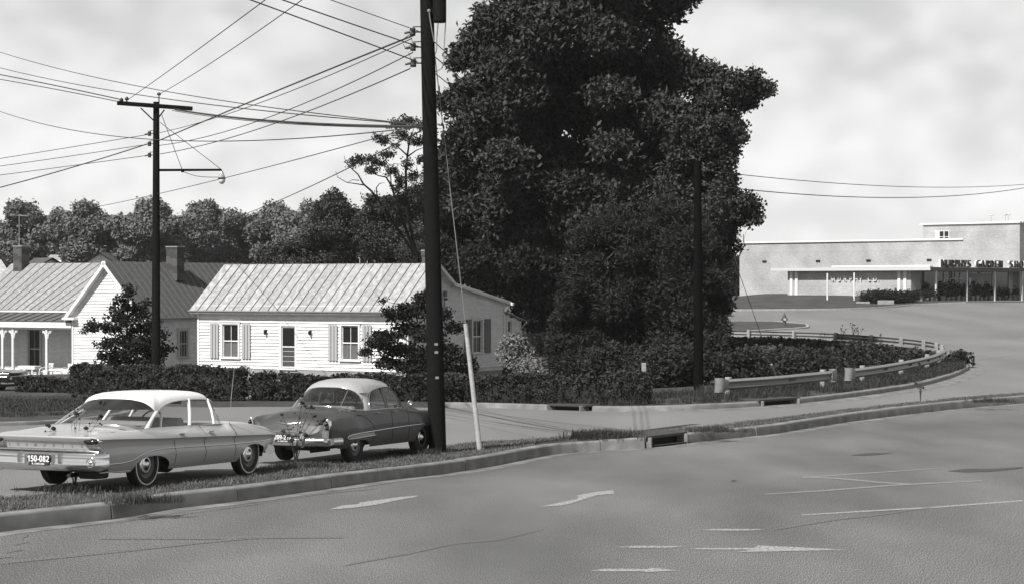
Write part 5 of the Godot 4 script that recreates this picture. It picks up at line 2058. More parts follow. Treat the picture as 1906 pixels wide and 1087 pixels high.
	for i in word.length():
		if word[i] == " ":
			continue
		var tm := TextMesh.new()
		tm.font = thin_font
		tm.text = word[i]
		tm.font_size = 64
		tm.pixel_size = 0.42 / 47.0
		tm.depth = 0.1
		put("letter", tm, mats["coping"], s2, Vector3(spots[i], 0.22, 0.1))
	# two bare poles before the wing
	var k := 0
	for c in [[1541, 565, 510, "left of the two thin white poles in front of the wing wall"], [1591, 562, 509, "right of the two thin white poles in front of the wing wall"]]:
		var b := gd(c[0], 174.0, 0.1)
		b.y = at(c[0], c[1], 174.0).y
		var hgt := at(c[0], c[2], 174.0).y - b.y
		var p := thing("white_pole", c[3], "pole", b, 0.0, "white poles before the shop")
		var pm := MB.new()
		pm.tube([Vector3(0, -0.4, 0), Vector3(0, hgt, 0)], [0.075, 0.065], 10)
		pm.lathe([[0.07, hgt - 0.02], [0.08, hgt], [0.0, hgt + 0.06]], 10)
		obj("shaft", pm, mats["coping"], p)
		k += 1
	# low white planter walls
	for c in [[1526, 1580, 566.5, 172.0, "longest low concrete planter wall below the two white poles"], [1595, 1620, 565.0, 171.0, "short low concrete planter wall in front of the dark bed"], [1635, 1665, 562.5, 170.0, "short low white wall below the round shrubs"]]:
		var a := at(c[0], c[2] + 2.0, c[3])
		var b := at(c[1], c[2] + 1.5, c[3])
		var w := thing("planter_wall", c[4], "low wall", (a + b) * 0.5)
		var wm := MB.new()
		wm.box(Vector3(0, 0.05, 0), Vector3(a.distance_to(b), 0.36, 0.25), Basis.IDENTITY, 0.03)
		obj("wall_block", wm, mats["concrete_light"], w)


# ---------------------------------------------------------------- poles and wires
func wire(called: String, label: String, a: Vector3, b: Vector3, mx: float, my: float, r: float, group := "") -> void:
	var best := 0.5
	var bd := 1e9
	for i in 101:
		var q := a.lerp(b, i / 100.0)
		var e := absf(CX - F * q.x / q.z - mx)
		if e < bd:
			bd = e
			best = i / 100.0
	best = clampf(best, 0.05, 0.95)
	var p := a.lerp(b, best)
	var want := CAM - (my - HY) / F * -p.z
	var sag := clampf((p.y - want) / (4.0 * best * (1.0 - best)), -0.05, 6.0)
	var t := thing(called, label, "wire", a, 0.0, group)
	var pts := []
	for i in 33:
		var f := i / 32.0
		pts.append((b - a) * f - Vector3(0, 4.0 * sag * f * (1.0 - f), 0))
	var m := MB.new()
	m.tube(pts, [r], 5, false)
	obj("strand", m, mats["wire"], t)


func spool(parent: Node3D, p: Vector3, dir: Vector3) -> void:
	var b := MB.new()
	var e := p + dir * 0.16
	b.tube([p, e], [0.018], 6)
	b.tube([e + Vector3(0, 0.1, 0), p + Vector3(0, 0.11, 0)], [0.012], 6)
	b.lathe([[0.0, -0.08], [0.055, -0.08], [0.06, -0.03], [0.035, 0.0], [0.06, 0.03], [0.055, 0.08], [0.0, 0.08]], 12, Transform3D(Basis.IDENTITY, e))
	b.tube([e + dir * 0.05, e + dir * 0.17 + Vector3(0, -0.03, 0)], [0.03, 0.022], 6)
	obj("insulator", b, mats["insulator"], parent)


func build_near_pole() -> Node3D:
	var base := g(814.5, 841, 0.03)
	var d := -base.z
	var t := thing("utility_pole", "thick dark leaning utility pole with a transformer can, on the verge in front", "utility pole", base)
	var top := at(790.5, -150, d) - base
	var b := MB.new()
	var pts := []
	var rad := []
	for i in 9:
		var f := i / 8.0
		pts.append(Vector3(top.x * f, -0.2 + (top.y + 0.2) * f, 0))
		rad.append(lerpf(0.182, 0.13, f))
	b.tube(pts, rad, 20)
	obj("pole_shaft", b, mats["creosote"], t)
	var L := func(py: float) -> Vector3: return at(lerpf(793.0, 814.0, (py - 0.0) / 830.0), py, d) - base
	for py in [60.0, 88.0, 118.0]:
		var p: Vector3 = L.call(py)
		spool(t, p + Vector3(-0.13, 0, 0.03), Vector3(-1, 0, 0.05))
	# can hung on the right
	var c: Vector3 = at(818, 43, d) - base + Vector3(0, 0, 0.08)
	var can := MB.new()
	can.lathe([[0.0, 0.0], [0.13, 0.0], [0.14, 0.02], [0.14, 0.02], [0.14, 0.95], [0.15, 0.96], [0.15, 1.0], [0.1, 1.06], [0.0, 1.08]], 24, Transform3D(Basis.IDENTITY, c))
	can.box(c + Vector3(-0.12, 0.25, -0.03), Vector3(0.14, 0.08, 0.1))
	can.box(c + Vector3(-0.12, 0.8, -0.03), Vector3(0.14, 0.08, 0.1))
	obj("transformer_can", can, mats["transformer"], t)
	var dw := MB.new()
	dw.tube(ring_curve([c + Vector3(-0.02, 0.02, 0.05), at(813, 70, d) - base, at(812, 96, d) - base, at(806, 102, d) - base], 16), [0.011], 6)
	dw.tube(ring_curve([c + Vector3(0.13, 0.05, 0.02), at(827, 80, d) - base, at(825, 118, d) - base, at(818, 130, d) - base, at(807, 134, d) - base], 20), [0.011], 6)
	dw.tube(ring_curve([at(799, 22, d) - base + Vector3(0, 0, 0.19), at(801, 50, d) - base + Vector3(0.02, 0, 0.19), at(806, 80, d) - base + Vector3(0.03, 0, 0.15)], 10), [0.013], 6)
	obj("drop_wires", dw, mats["wire_grey"], t)
	var kn := MB.new()
	kn.lathe([[0.0, -0.03], [0.035, -0.02], [0.035, 0.03], [0.0, 0.045]], 10, Transform3D(Basis.IDENTITY, at(799, 23, d) - base + Vector3(0, 0, 0.18)))
	obj("knob", kn, mats["wire_grey"], t)
	var tg := MB.new()
	for py in [640.0, 655.0, 702.0]:
		tg.box(at(lerpf(793.0, 814.0, py / 830.0) + 3.0, py, d) - base + Vector3(0, 0, 0.175), Vector3(0.07, 0.05, 0.01))
	obj("pole_tag", tg, mats["wire_grey"], t)
	# cable loop between the spools
	var lp := MB.new()
	lp.tube(ring_curve([at(776, 60, d) - base, at(760, 66, d) - base, at(748, 76, d) - base], 10), [0.008], 5, false)
	lp.tube(ring_curve([at(764, 68, d) - base, at(768, 84, d) - base, at(758, 92, d) - base, at(750, 82, d) - base], 14), [0.006], 5, false)
	lp.tube(ring_curve([at(760, 98, d) - base, at(765, 112, d) - base, at(763, 126, d) - base], 10), [0.006], 5, false)
	obj("jumper_wires", lp, mats["wire"], t)
	# guy with its pale sheath
	var foot := g(893, 838, 0.02)
	var gy := thing("guy_wire", "thin guy wire from the thick pole ending in a white leaning guard tube", "guy wire", foot)
	var gt := at(806, 75, d) - foot
	var dirv := gt.normalized()
	var w := MB.new()
	w.tube([Vector3.ZERO, gt], [0.011], 6, false)
	obj("strand", w, mats["wire_grey"], gy)
	var kk := 0.0
	while (foot + dirv * kk).y < at(866, 603, -foot.z).y:
		kk += 0.02
	var gb := MB.new()
	gb.tube([dirv * -0.12, dirv * 0.4, dirv * kk], [0.058, 0.052, 0.044], 14)
	obj("guard_tube", gb, mats["guard_white"], gy)
	return t


func build_left_pole() -> Vector3:
	var d := 72.0
	var base := gd(290, d, 0.1)
	var t := thing("utility_pole", "slim dark utility pole with a slanted crossarm, behind the pale car", "utility pole", base)
	var top := at(290.5, 190, d).y - base.y
	var b := MB.new()
	b.tube([Vector3(-0.02, -0.3, 0), Vector3(-0.01, top * 0.5, 0), Vector3(0, top, 0)], [0.158, 0.135, 0.105], 16)
	obj("pole_shaft", b, mats["creosote"], t)
	var ca := MB.new()
	var l := at(219, 194.5, d) - base
	var r := at(359, 201.5, d) - base
	var dirv := (r - l + Vector3(0, 0, -0.9)).normalized()
	ca.box((l + r) / 2 + Vector3(0, 0, 0.15), Vector3(l.distance_to(r), 0.14, 0.11), Basis(dirv, Vector3.UP, dirv.cross(Vector3.UP)).orthonormalized(), 0.01)
	obj("crossarm", ca, mats["creosote"], t)
	for s in [[262, 202, 286, 225], [306, 205, 295, 220]]:
		var br := MB.new()
		br.tube([at(s[0], s[1], d) - base + Vector3(0, 0, 0.1), at(s[2], s[3], d) - base + Vector3(0, 0, 0.1)], [0.025], 6)
		obj("brace", br, mats["creosote"], t)
	for q in [[226, 188], [236, 186]]:
		var ins := MB.new()
		ins.lathe([[0.0, -0.1], [0.025, -0.1], [0.025, -0.02], [0.07, -0.02], [0.065, 0.05], [0.03, 0.09], [0.0, 0.1]], 12, Transform3D(Basis.IDENTITY, at(q[0], q[1], d) - base + Vector3(0, 0, 0.1)))
		obj("pin_insulator", ins, mats["insulator"], t)
	var pn := MB.new()
	pn.tube([at(295, 196, d) - base, at(295, 177, d) - base], [0.022], 6)
	pn.lathe([[0.0, -0.03], [0.06, -0.03], [0.075, 0.02], [0.04, 0.06], [0.0, 0.07]], 12, Transform3D(Basis.IDENTITY, at(295, 176, d) - base))
	obj("top_pin", pn, mats["insulator"], t)
	for py in [249, 268, 289]:
		spool(t, at(286, py, d) - base, Vector3(-1, 0, 0))
	# lamp on its bracket
	var lm := thing("street_lamp", "street lamp with glass globe on a horizontal bracket from the slim pole", "street lamp", at(296, 317, d))
	var o := lm.position
	var ar := MB.new()
	ar.tube([Vector3.ZERO, at(411, 316.5, d) - o], [0.045, 0.04], 10)
	ar.box(at(339, 319, d) - o, Vector3(0.1, 0.08, 0.06), Basis.IDENTITY, 0.01)
	obj("bracket_arm", ar, mats["creosote"], lm)
	var st := MB.new()
	st.tube([at(300, 214, d) - o, at(338, 316, d) - o], [0.012], 6)
	st.tube([at(297, 228, d) - o, at(410, 315, d) - o], [0.012], 6)
	obj("stay_rods", st, mats["wire"], lm)
	var cb := MB.new()
	cb.tube(ring_curve([at(340, 320, d) - o, at(365, 328, d) - o, at(390, 330, d) - o, at(408, 330, d) - o], 14), [0.012], 6)
	obj("feed_wire", cb, mats["wire"], lm)
	var c := at(412, 330, d) - o
	var so := MB.new()
	so.tube([at(411, 316, d) - o, c + Vector3(0, 0.12, 0)], [0.03], 8)
	so.lathe([[0.02, -0.04], [0.11, -0.04], [0.12, 0.0], [0.07, 0.12], [0.04, 0.2], [0.0, 0.2]], 18, Transform3D(Basis.IDENTITY, c))
	obj("lamp_housing", so, mats["lamp_grey"], lm)
	var gl := MB.new()
	gl.lathe([[0.0, -0.24], [0.06, -0.225], [0.11, -0.17], [0.125, -0.1], [0.1, -0.04]], 18, Transform3D(Basis.IDENTITY, c))
	obj("globe", gl, mats["lamp_glass"], lm)
	var cl := MB.new()
	cl.lathe([[0.1, -0.06], [0.14, -0.05], [0.13, -0.02], [0.1, -0.02]], 18, Transform3D(Basis.IDENTITY, c))
	obj("collar", cl, mats["creosote"], lm)
	return base


func build_wires() -> void:
	var n := 42.6
	var l := 72.0
	var grp := "overhead wires"
	# [label, px, py, d, px, py, d, mid px, mid py, radius]
	for w in [
		["lowest of three heavy wires dropping from the upper left to the thick pole", -600, -381, 26.0, 776, 115, n, 620, 58, 0.013],
		["middle of three wires dropping from the top edge to the thick pole", -600, -408, 25.0, 778, 87, n, 660, 46, 0.013],
		["highest of three wires dropping from the top edge to the thick pole", -600, -418, 24.0, 778, 58, n, 700, 29, 0.009],
		["topmost dark twisted wire rising from the slim pole to the thick pole", 295, 262, l, 770, 66, n, 520, 168, 0.02],
		["thin wire just below the twisted wire between the two poles", 293, 248, l, 766, 72, n, 540, 170, 0.011],
		["third of four wires rising from the slim pole to the thick pole", 296, 271, l, 768, 98, n, 528, 208, 0.012],
		["lowest of four wires rising from the slim pole to the thick pole", 297, 287, l, 763, 128, n, 530, 223, 0.013],
		["uppermost wire running off left from the slim pole spools", 279, 250, l, -120, 314, 80.0, 100, 279, 0.012],
		["heavy twisted wire running off lower left from the slim pole", 280, 266, l, -120, 378, 76.0, 120, 316, 0.02],
		["middle thin wire running off left from the slim pole spools", 279, 268, l, -120, 325, 80.0, 100, 295, 0.012],
		["lowest thin wire running off left from the slim pole spools", 277, 289, l, -120, 341, 80.0, 100, 313, 0.012],
		["highest of the long wires sweeping from the left edge to the thick pole", -120, 54, 95.0, 790, 233, n, 389, 184, 0.012],
		["second long wire sweeping from the left edge to the thick pole", -120, 92, 95.0, 790, 233, n, 389, 195, 0.013],
		["long sagging wire crossing behind the slim pole below its crossarm", -120, 153, 100.0, 790, 236, n, 540, 259, 0.013],
		["upper cable arriving at the crossarm from the left edge", -120, 118, 88.0, 226, 186, l, 100, 159, 0.02],
		["lower cable arriving at the crossarm from the left edge", -120, 129, 88.0, 222, 190, l, 100, 165, 0.016],
		["thick bundled cable from the crossarm to the thick pole", 325, 204, l, 789, 236, n, 560, 229, 0.03],
		["thin companion wire under the thick bundled cable", 320, 206, l, 789, 238, n, 540, 231, 0.012],
		["wire climbing right from the crossarm end to the top edge", 237, 186, l, 520, -20, 40.0, 390, 76, 0.011],
		["wire climbing right from the top pin to the top edge", 295, 176, l, 600, -28, 40.0, 430, 92, 0.011],
		["thin service wire passing behind the lamp globe", 40, 408, 110.0, 792, 232, n, 578, 289, 0.011],
		["service drop from the slim pole to the gabled house", 284, 398, l, 60, 462, 118.0, 160, 440, 0.014],
		["paired service wires rising right above the white house roof", 330, 425, 140.0, 790, 240, n, 600, 338, 0.014],
		["upper wire from the thick pole into the tall tree", 806, 76, n, 960, 222, 140.0, 833, 94, 0.011],
		["middle wire from the thick pole into the tall tree", 808, 105, n, 965, 240, 140.0, 872, 146, 0.012],
		["lowest wire from the thick pole into the tall tree", 810, 137, n, 960, 262, 140.0, 850, 161, 0.011],
		["upper of two wires crossing the sky right of the tall tree", 1300, 316, 66.0, 2050, 325, 120.0, 1640, 346, 0.013],
		["lower of two wires crossing the sky right of the tall tree", 1300, 343, 66.0, 2050, 316, 120.0, 1560, 366, 0.016]]:
		wire("overhead_wire", w[0], at(w[1], w[2], w[3]), at(w[4], w[5], w[6]), w[7], w[8], w[9], grp)


func build_tree_pole() -> void:
	var base := g(1301, 724, 0.15)
	var d := -base.z
	var t := thing("utility_pole", "dark utility pole half lost in foliage behind the guard rail end", "utility pole", base)
	var top := at(1299, 300, d) - base
	var b := MB.new()
	b.tube([Vector3(0, -0.3, 0), top * 0.5, top], [0.16, 0.135, 0.11], 16)
	obj("pole_shaft", b, mats["creosote_dark"], t)
	spool(t, at(1302, 316, d) - base, Vector3(1, 0, 0.2))
	spool(t, at(1302, 343, d) - base, Vector3(1, 0, 0.2))
	var foot := g(1447, 706, 0.15)
	var gy := thing("guy_wire", "thin guy wire slanting down behind the guard rail with a short pale sheath", "guy wire", foot)
	var w := MB.new()
	var gt := at(1302, 300, d) - foot
	w.tube([Vector3.ZERO, gt], [0.011], 6, false)
	obj("strand", w, mats["wire"], gy)
	var gb := MB.new()
	gb.tube([Vector3.ZERO, gt.normalized() * 0.75], [0.035], 10)
	obj("guard_tube", gb, mats["lamp_grey"], gy)


# ---------------------------------------------------------------- guard rails
func beam_profile() -> Array:
	return [[-0.012, -0.155], [0.01, -0.15], [0.03, -0.13], [0.075, -0.1], [0.08, -0.075], [0.03, -0.03], [0.0, 0.0], [0.03, 0.03], [0.08, 0.075], [0.075, 0.1], [0.03, 0.13], [0.01, 0.15], [-0.012, 0.155], [-0.02, 0.15], [0.0, 0.125], [0.05, 0.095], [0.05, 0.08], [0.0, 0.035], [-0.03, 0.0], [0.0, -0.035], [0.05, -0.08], [0.05, -0.095], [0.0, -0.125], [-0.02, -0.15], [-0.012, -0.155]]


func terminal(parent: Node3D, p: Vector3, dirv: Vector3, out: Vector3) -> void:
	# flared end plate that curls back away from the road
	var rows := []
	for i in 12:
		var f := i / 11.0
		var c: Vector3
		if f < 0.45:
			c = p + dirv * (f / 0.45 * 0.3)
		else:
			var a := (f - 0.45) / 0.55 * PI * 0.95
			c = p + dirv * (0.3 + 0.13 * sin(a)) - out * (0.13 * (1.0 - cos(a)))
		var h := lerpf(0.155, 0.21, smoothstep(0.1, 0.5, f))
		rows.append(PackedVector3Array([c + Vector3(0, -h, 0) + out * 0.09, c + Vector3(0, -h * 0.5, 0) + out * 0.105, c + Vector3(0, h * 0.5, 0) + out * 0.105, c + Vector3(0, h, 0) + out * 0.09]))
	var m := MB.new()
	m.grid(rows)
	var rows2 := []
	for r in rows:
		var q := PackedVector3Array()
		for v in r:
			q.append(v - out * 0.012)
		rows2.append(q)
	m.grid(rows2, true)
	obj("end_terminal", m, mats["galvanised"], parent)


func guard_rail(label: String, list: Array, outward_sign: float, ends: Array, posts: Array) -> void:
	var line := []
	for p in list:
		line.append(g(p[0], p[1], 0.14))
	line = resample(line, 0.3)
	var t := thing("guard_rail", label, "guard rail", line[0], 0.0, "guard rails round the island nose")
	var o: Vector3 = line[0]
	var rail := []
	for p in line:
		rail.append(p - o + Vector3(0, 0.36, 0))
	var i := 0
	while i < rail.size() - 1:
		var j := mini(i + 13, rail.size() - 1)
		if rail.size() - 1 - j < 4:
			j = rail.size() - 1
		var seg := rail.slice(i, j + 1)
		obj("beam", sweep(seg, beam_profile(), outward_sign), mats["galvanised"], t)
		if i > 0:
			var d: Vector3 = (rail[i + 1] - rail[i - 1]).normalized()
			var out := Vector3(-d.z, 0, d.x) * outward_sign
			var sp := sweep([rail[i] - d * 0.16 + out * 0.006, rail[i] + d * 0.16 + out * 0.006], beam_profile(), outward_sign)
			obj("splice", sp, mats["galvanised"], t)
		i = j
	for f in posts:
		var k := clampi(int(f * (rail.size() - 1)), 1, rail.size() - 2)
		var d: Vector3 = (rail[k + 1] - rail[k - 1]).normalized()
		var out := Vector3(-d.z, 0, d.x) * outward_sign
		var pb := MB.new()
		pb.box(rail[k] - out * 0.11 + Vector3(0, -0.22, 0), Vector3(0.16, 0.86, 0.16), Basis(d, Vector3.UP, d.cross(Vector3.UP)).orthonormalized(), 0.015)
		obj("post", pb, mats["rail_post"], t)
	for e in ends:
		var k := 1 if e == 0 else rail.size() - 2
		var d: Vector3 = (rail[k + 1] - rail[k - 1]).normalized()
		var out := Vector3(-d.z, 0, d.x) * outward_sign
		terminal(t, rail[0] if e == 0 else rail[-1], -d if e == 0 else d, out)


func drain(label: String, px0: float, px1: float, py: float, py1: float, lift: float) -> void:
	# kerb inlet: a slab over a dark mouth
	var a := g(px0, py, lift)
	var b := g(px1, py1, lift)
	var w := a.distance_to(b)
	var dirv := (b - a).normalized()
	var t := thing("drain_inlet", label, "storm drain", (a + b) * 0.5, 0.0, "storm drains in the kerbs")
	t.basis = Basis(dirv, Vector3.UP, dirv.cross(Vector3.UP)).orthonormalized()
	var s := MB.new()
	s.box(Vector3(0, 0.0, -0.38), Vector3(w * 1.12, 0.07, 0.86), Basis.IDENTITY, 0.012)
	obj("cover_slab", s, mats["iron_dark"], t)
	for sx in [-1.0, 1.0]:
		var e := MB.new()
		e.box(Vector3(sx * w * 0.49, -0.13, -0.02), Vector3(0.06, 0.26, 0.3), Basis.IDENTITY, 0.012)
		obj("cheek", e, mats["concrete"], t)
	var mth := MB.new()
	mth.box(Vector3(0, -0.12, -0.42), Vector3(w * 0.94, 0.3, 0.5))
	obj("dark_mouth", mth, mats["black_gap"], t)
	var fl := MB.new()
	fl.box(Vector3(0, -0.19, 0.0), Vector3(w * 0.93, 0.012, 0.24))
	obj("sill_plate", fl, mats["iron_dark"], t)


func paint_mark(label: String, list: Array, m: Material) -> void:
	# flat road marking from picture-traced corners laid on the near road
	var pts := []
	for p in list:
		pts.append(g(p[0], p[1], -0.2))
	var c := Vector3.ZERO
	for p in pts:
		c += p / pts.size()
	var t := thing("road_marking", label, "road marking", on(c, -0.2), 0.0, "worn paint on the near road")
	var poly := PackedVector2Array()
	for p in pts:
		poly.append(Vector2(p.x - c.x, p.z - c.z))
	var ix := Geometry2D.triangulate_polygon(poly)
	var m2 := MB.new()
	for i in range(0, ix.size(), 3):
		var q := []
		for k in 3:
			var w := Vector3(poly[ix[i + k]].x + c.x, 0, poly[ix[i + k]].y + c.z)
			q.append(on(w, -0.2 + 0.005) - t.position)
		if (q[1] - q[0]).cross(q[2] - q[0]).y < 0:
			var s: Vector3 = q[1]
			q[1] = q[2]
			q[2] = s
		m2.tri(q[0], q[1], q[2])
	obj("paint", m2, m, t)


func tall_weed(label: String, base: Vector3, tips: Array, heads: Array, r: float) -> void:
	var t := thing("tall_weed", label, "weed", base, 0.0, "tall dry weeds on the verge")
	for k in tips.size():
		var e: Vector3 = tips[k] - base
		e.z += rng.randf_range(-0.25, 0.25)
		var st := MB.new()
		var bend := Vector3(e.x * 0.3, e.y * 0.55, e.z * 0.3)
		st.tube(ring_curve([Vector3.ZERO, bend, e], 9), [r, r, r * 0.8, r * 0.7, r * 0.6, r * 0.5, r * 0.4], 5, false)
		var so := obj("stem", st, mats["weed_stem"], t)
		if heads[k] > 0.0:
			var hd := MB.new()
			for i in 6:
				var o: Vector3 = e + Vector3(rng.randf_range(-1, 1), rng.randf_range(-0.7, 0.5), rng.randf_range(-1, 1)) * heads[k] * 0.55
				hd.lathe([[0.0, -0.02], [0.018, -0.01], [0.021, 0.006], [0.0, 0.02]], 6, Transform3D(Basis.IDENTITY.scaled(Vector3.ONE * rng.randf_range(0.7, 1.5)), o))
			obj("seed_head", hd, mats["weed_head"], so)
		for i in 2:
			var f := rng.randf_range(0.2, 0.85)
			var q := bend.lerp(e, f)
			var tw := MB.new()
			var tip := q + Vector3(rng.randf_range(-0.12, 0.12), rng.randf_range(0.0, 0.12), rng.randf_range(-0.1, 0.1))
			tw.tube([q, tip], [r * 0.4, r * 0.2], 4, false)
			tw.lathe([[0.0, -0.02], [0.018, 0.0], [0.0, 0.02]], 5, Transform3D(Basis.IDENTITY, tip))
			obj("twig", tw, mats["weed_head"], so)


func hydrant() -> void:
	var b := g(1461, 606, 0.12)
	var t := thing("fire_hydrant", "small dark fire hydrant on the narrow grass island", "fire hydrant", b)
	var s := MB.new()
	s.lathe([[0.17, -0.05], [0.17, 0.04], [0.17, 0.04], [0.11, 0.06], [0.11, 0.5], [0.14, 0.52], [0.14, 0.56], [0.12, 0.58], [0.1, 0.68], [0.04, 0.76], [0.04, 0.82], [0.0, 0.83]], 16)
	obj("barrel", s, mats["hydrant"], t)
	for a in [[0.0, 0.1], [PI / 2, 0.13], [PI, 0.1]]:
		var c := MB.new()
		var dirv := Vector3(cos(a[0]), 0, sin(a[0]))
		c.tube([Vector3(0, 0.42, 0), Vector3(0, 0.42, 0) + dirv * 0.2], [a[1] * 0.7], 12)
		obj("outlet_cap", c, mats["lamp_grey"] if a[1] > 0.11 else mats["hydrant"], t)


# ---------------------------------------------------------------- everything
func _ready() -> void:
	rng.seed = 1961
	font = SystemFont.new()
	font.font_names = PackedStringArray(["Droid Sans"])
	font.font_weight = 700
	thin_font = SystemFont.new()
	thin_font.font_names = PackedStringArray(["Droid Sans"])

	# camera, sky, sun
	var cam := Camera3D.new()
	cam.name = "camera"
	cam.fov = rad_to_deg(2.0 * atan(543.5 / F))
	cam.position = Vector3(0, CAM, 0)
	cam.rotation.x = -atan((543.5 - HY) / F)
	cam.near = 0.5
	cam.far = 6000.0
	add_child(cam)
	cam.current = true
	var sky := ProceduralSkyMaterial.new()
	sky.sky_top_color = Color(SKY_TOP, SKY_TOP, SKY_TOP).linear_to_srgb()
	sky.sky_horizon_color = Color(SKY_LOW, SKY_LOW, SKY_LOW).linear_to_srgb()
	sky.sky_curve = 0.22
	sky.ground_bottom_color = Color(0.12, 0.12, 0.12).linear_to_srgb()
	sky.ground_horizon_color = Color(0.3, 0.3, 0.3).linear_to_srgb()
	sky.sun_angle_max = 1.0
	sky.sky_cover = clouds()
	sky.sky_cover_modulate = Color(1, 1, 1, 1)
	var env := Environment.new()
	env.background_mode = Environment.BG_SKY
	env.sky = Sky.new()
	env.sky.sky_material = sky
	env.tonemap_mode = Environment.TONE_MAPPER_LINEAR
	env.tonemap_exposure = 1.3
	env.sdfgi_enabled = true
	env.ssao_enabled = true
	env.ssil_enabled = true
	env.fog_enabled = FOG > 0.0
	env.fog_density = FOG
	env.fog_light_color = Color(0.9, 0.9, 0.9)
	var we := WorldEnvironment.new()
	we.name = "world_environment"
	we.environment = env
	add_child(we)
	var sun := DirectionalLight3D.new()
	sun.name = "sun"
	sun.light_energy = SUN_E
	sun.light_color = Color(1.0, 0.995, 0.985)
	sun.light_angular_distance = 0.5
	sun.shadow_enabled = true
	sun.rotation = Vector3(-deg_to_rad(SUN_EL), -deg_to_rad(SUN_AZ), 0)
	add_child(sun)

	make_materials()
	build_ground()
	build_white_house()
	build_gabled_house()
	build_store()
	far_house("tiny white gable among the far trees above the grey roof", 186, 471, 205.0, 5.0, 4.0, 0.0, mats["roof_dull"])
	far_house("tiny dark-roofed gable far behind the grey seamed roof", 93, 481, 200.0, 7.0, 4.5, 0.6, mats["roof_dull"])
	far_house("sunlit white wall of a far house at the left edge", -12, 463, 190.0, 3.4, 7.0, 0.2, mats["roof_dull"])
	far_house("low pale roof among trees behind the gabled house", 222, 475, 215.0, 6.0, 3.0, 1.2, mats["roof_pale_b"])
	build_sedan_1960()
	build_sedan_1953()
	build_edge_car()
	build_near_pole()
	build_left_pole()
	build_tree_pole()
	build_wires()
	build_rails()
	build_trees()
	build_plants()
	build_markings()
	hydrant()


func clouds() -> ImageTexture:
	var w := 1536
	var h := 768
	var im := Image.create(w, h, false, Image.FORMAT_RGBA8)
	im.fill(Color(1, 1, 1, 0))
	var a := FastNoiseLite.new()
	a.seed = 5
	a.noise_type = FastNoiseLite.TYPE_SIMPLEX_SMOOTH
	a.frequency = 28.0
	a.fractal_octaves = 4
	a.fractal_gain = 0.55
	for y in h / 2:
		var el := (0.5 - (y + 0.5) / h) * PI
		var c := cos(el)
		var s := sin(el)
		for x in w:
			var az := (x + 0.5) / w * TAU
			var v := a.get_noise_3d(c * cos(az), s * 1.8, c * sin(az))
			var low := a.get_noise_3d(c * cos(az) * 0.25 + 3.0, s * 0.5, c * sin(az) * 0.25)
			var k := smoothstep(-0.55, 0.55, v * 0.7 + low * 0.9) * CLOUD
			im.set_pixel(x, y, Color(1, 1, 1, k))
	return ImageTexture.create_from_image(im)


const SKY_TOP := 0.13
const SKY_LOW := 0.66
const CLOUD := 0.17
const SUN_E := 1.6
const FOG := 0.00012


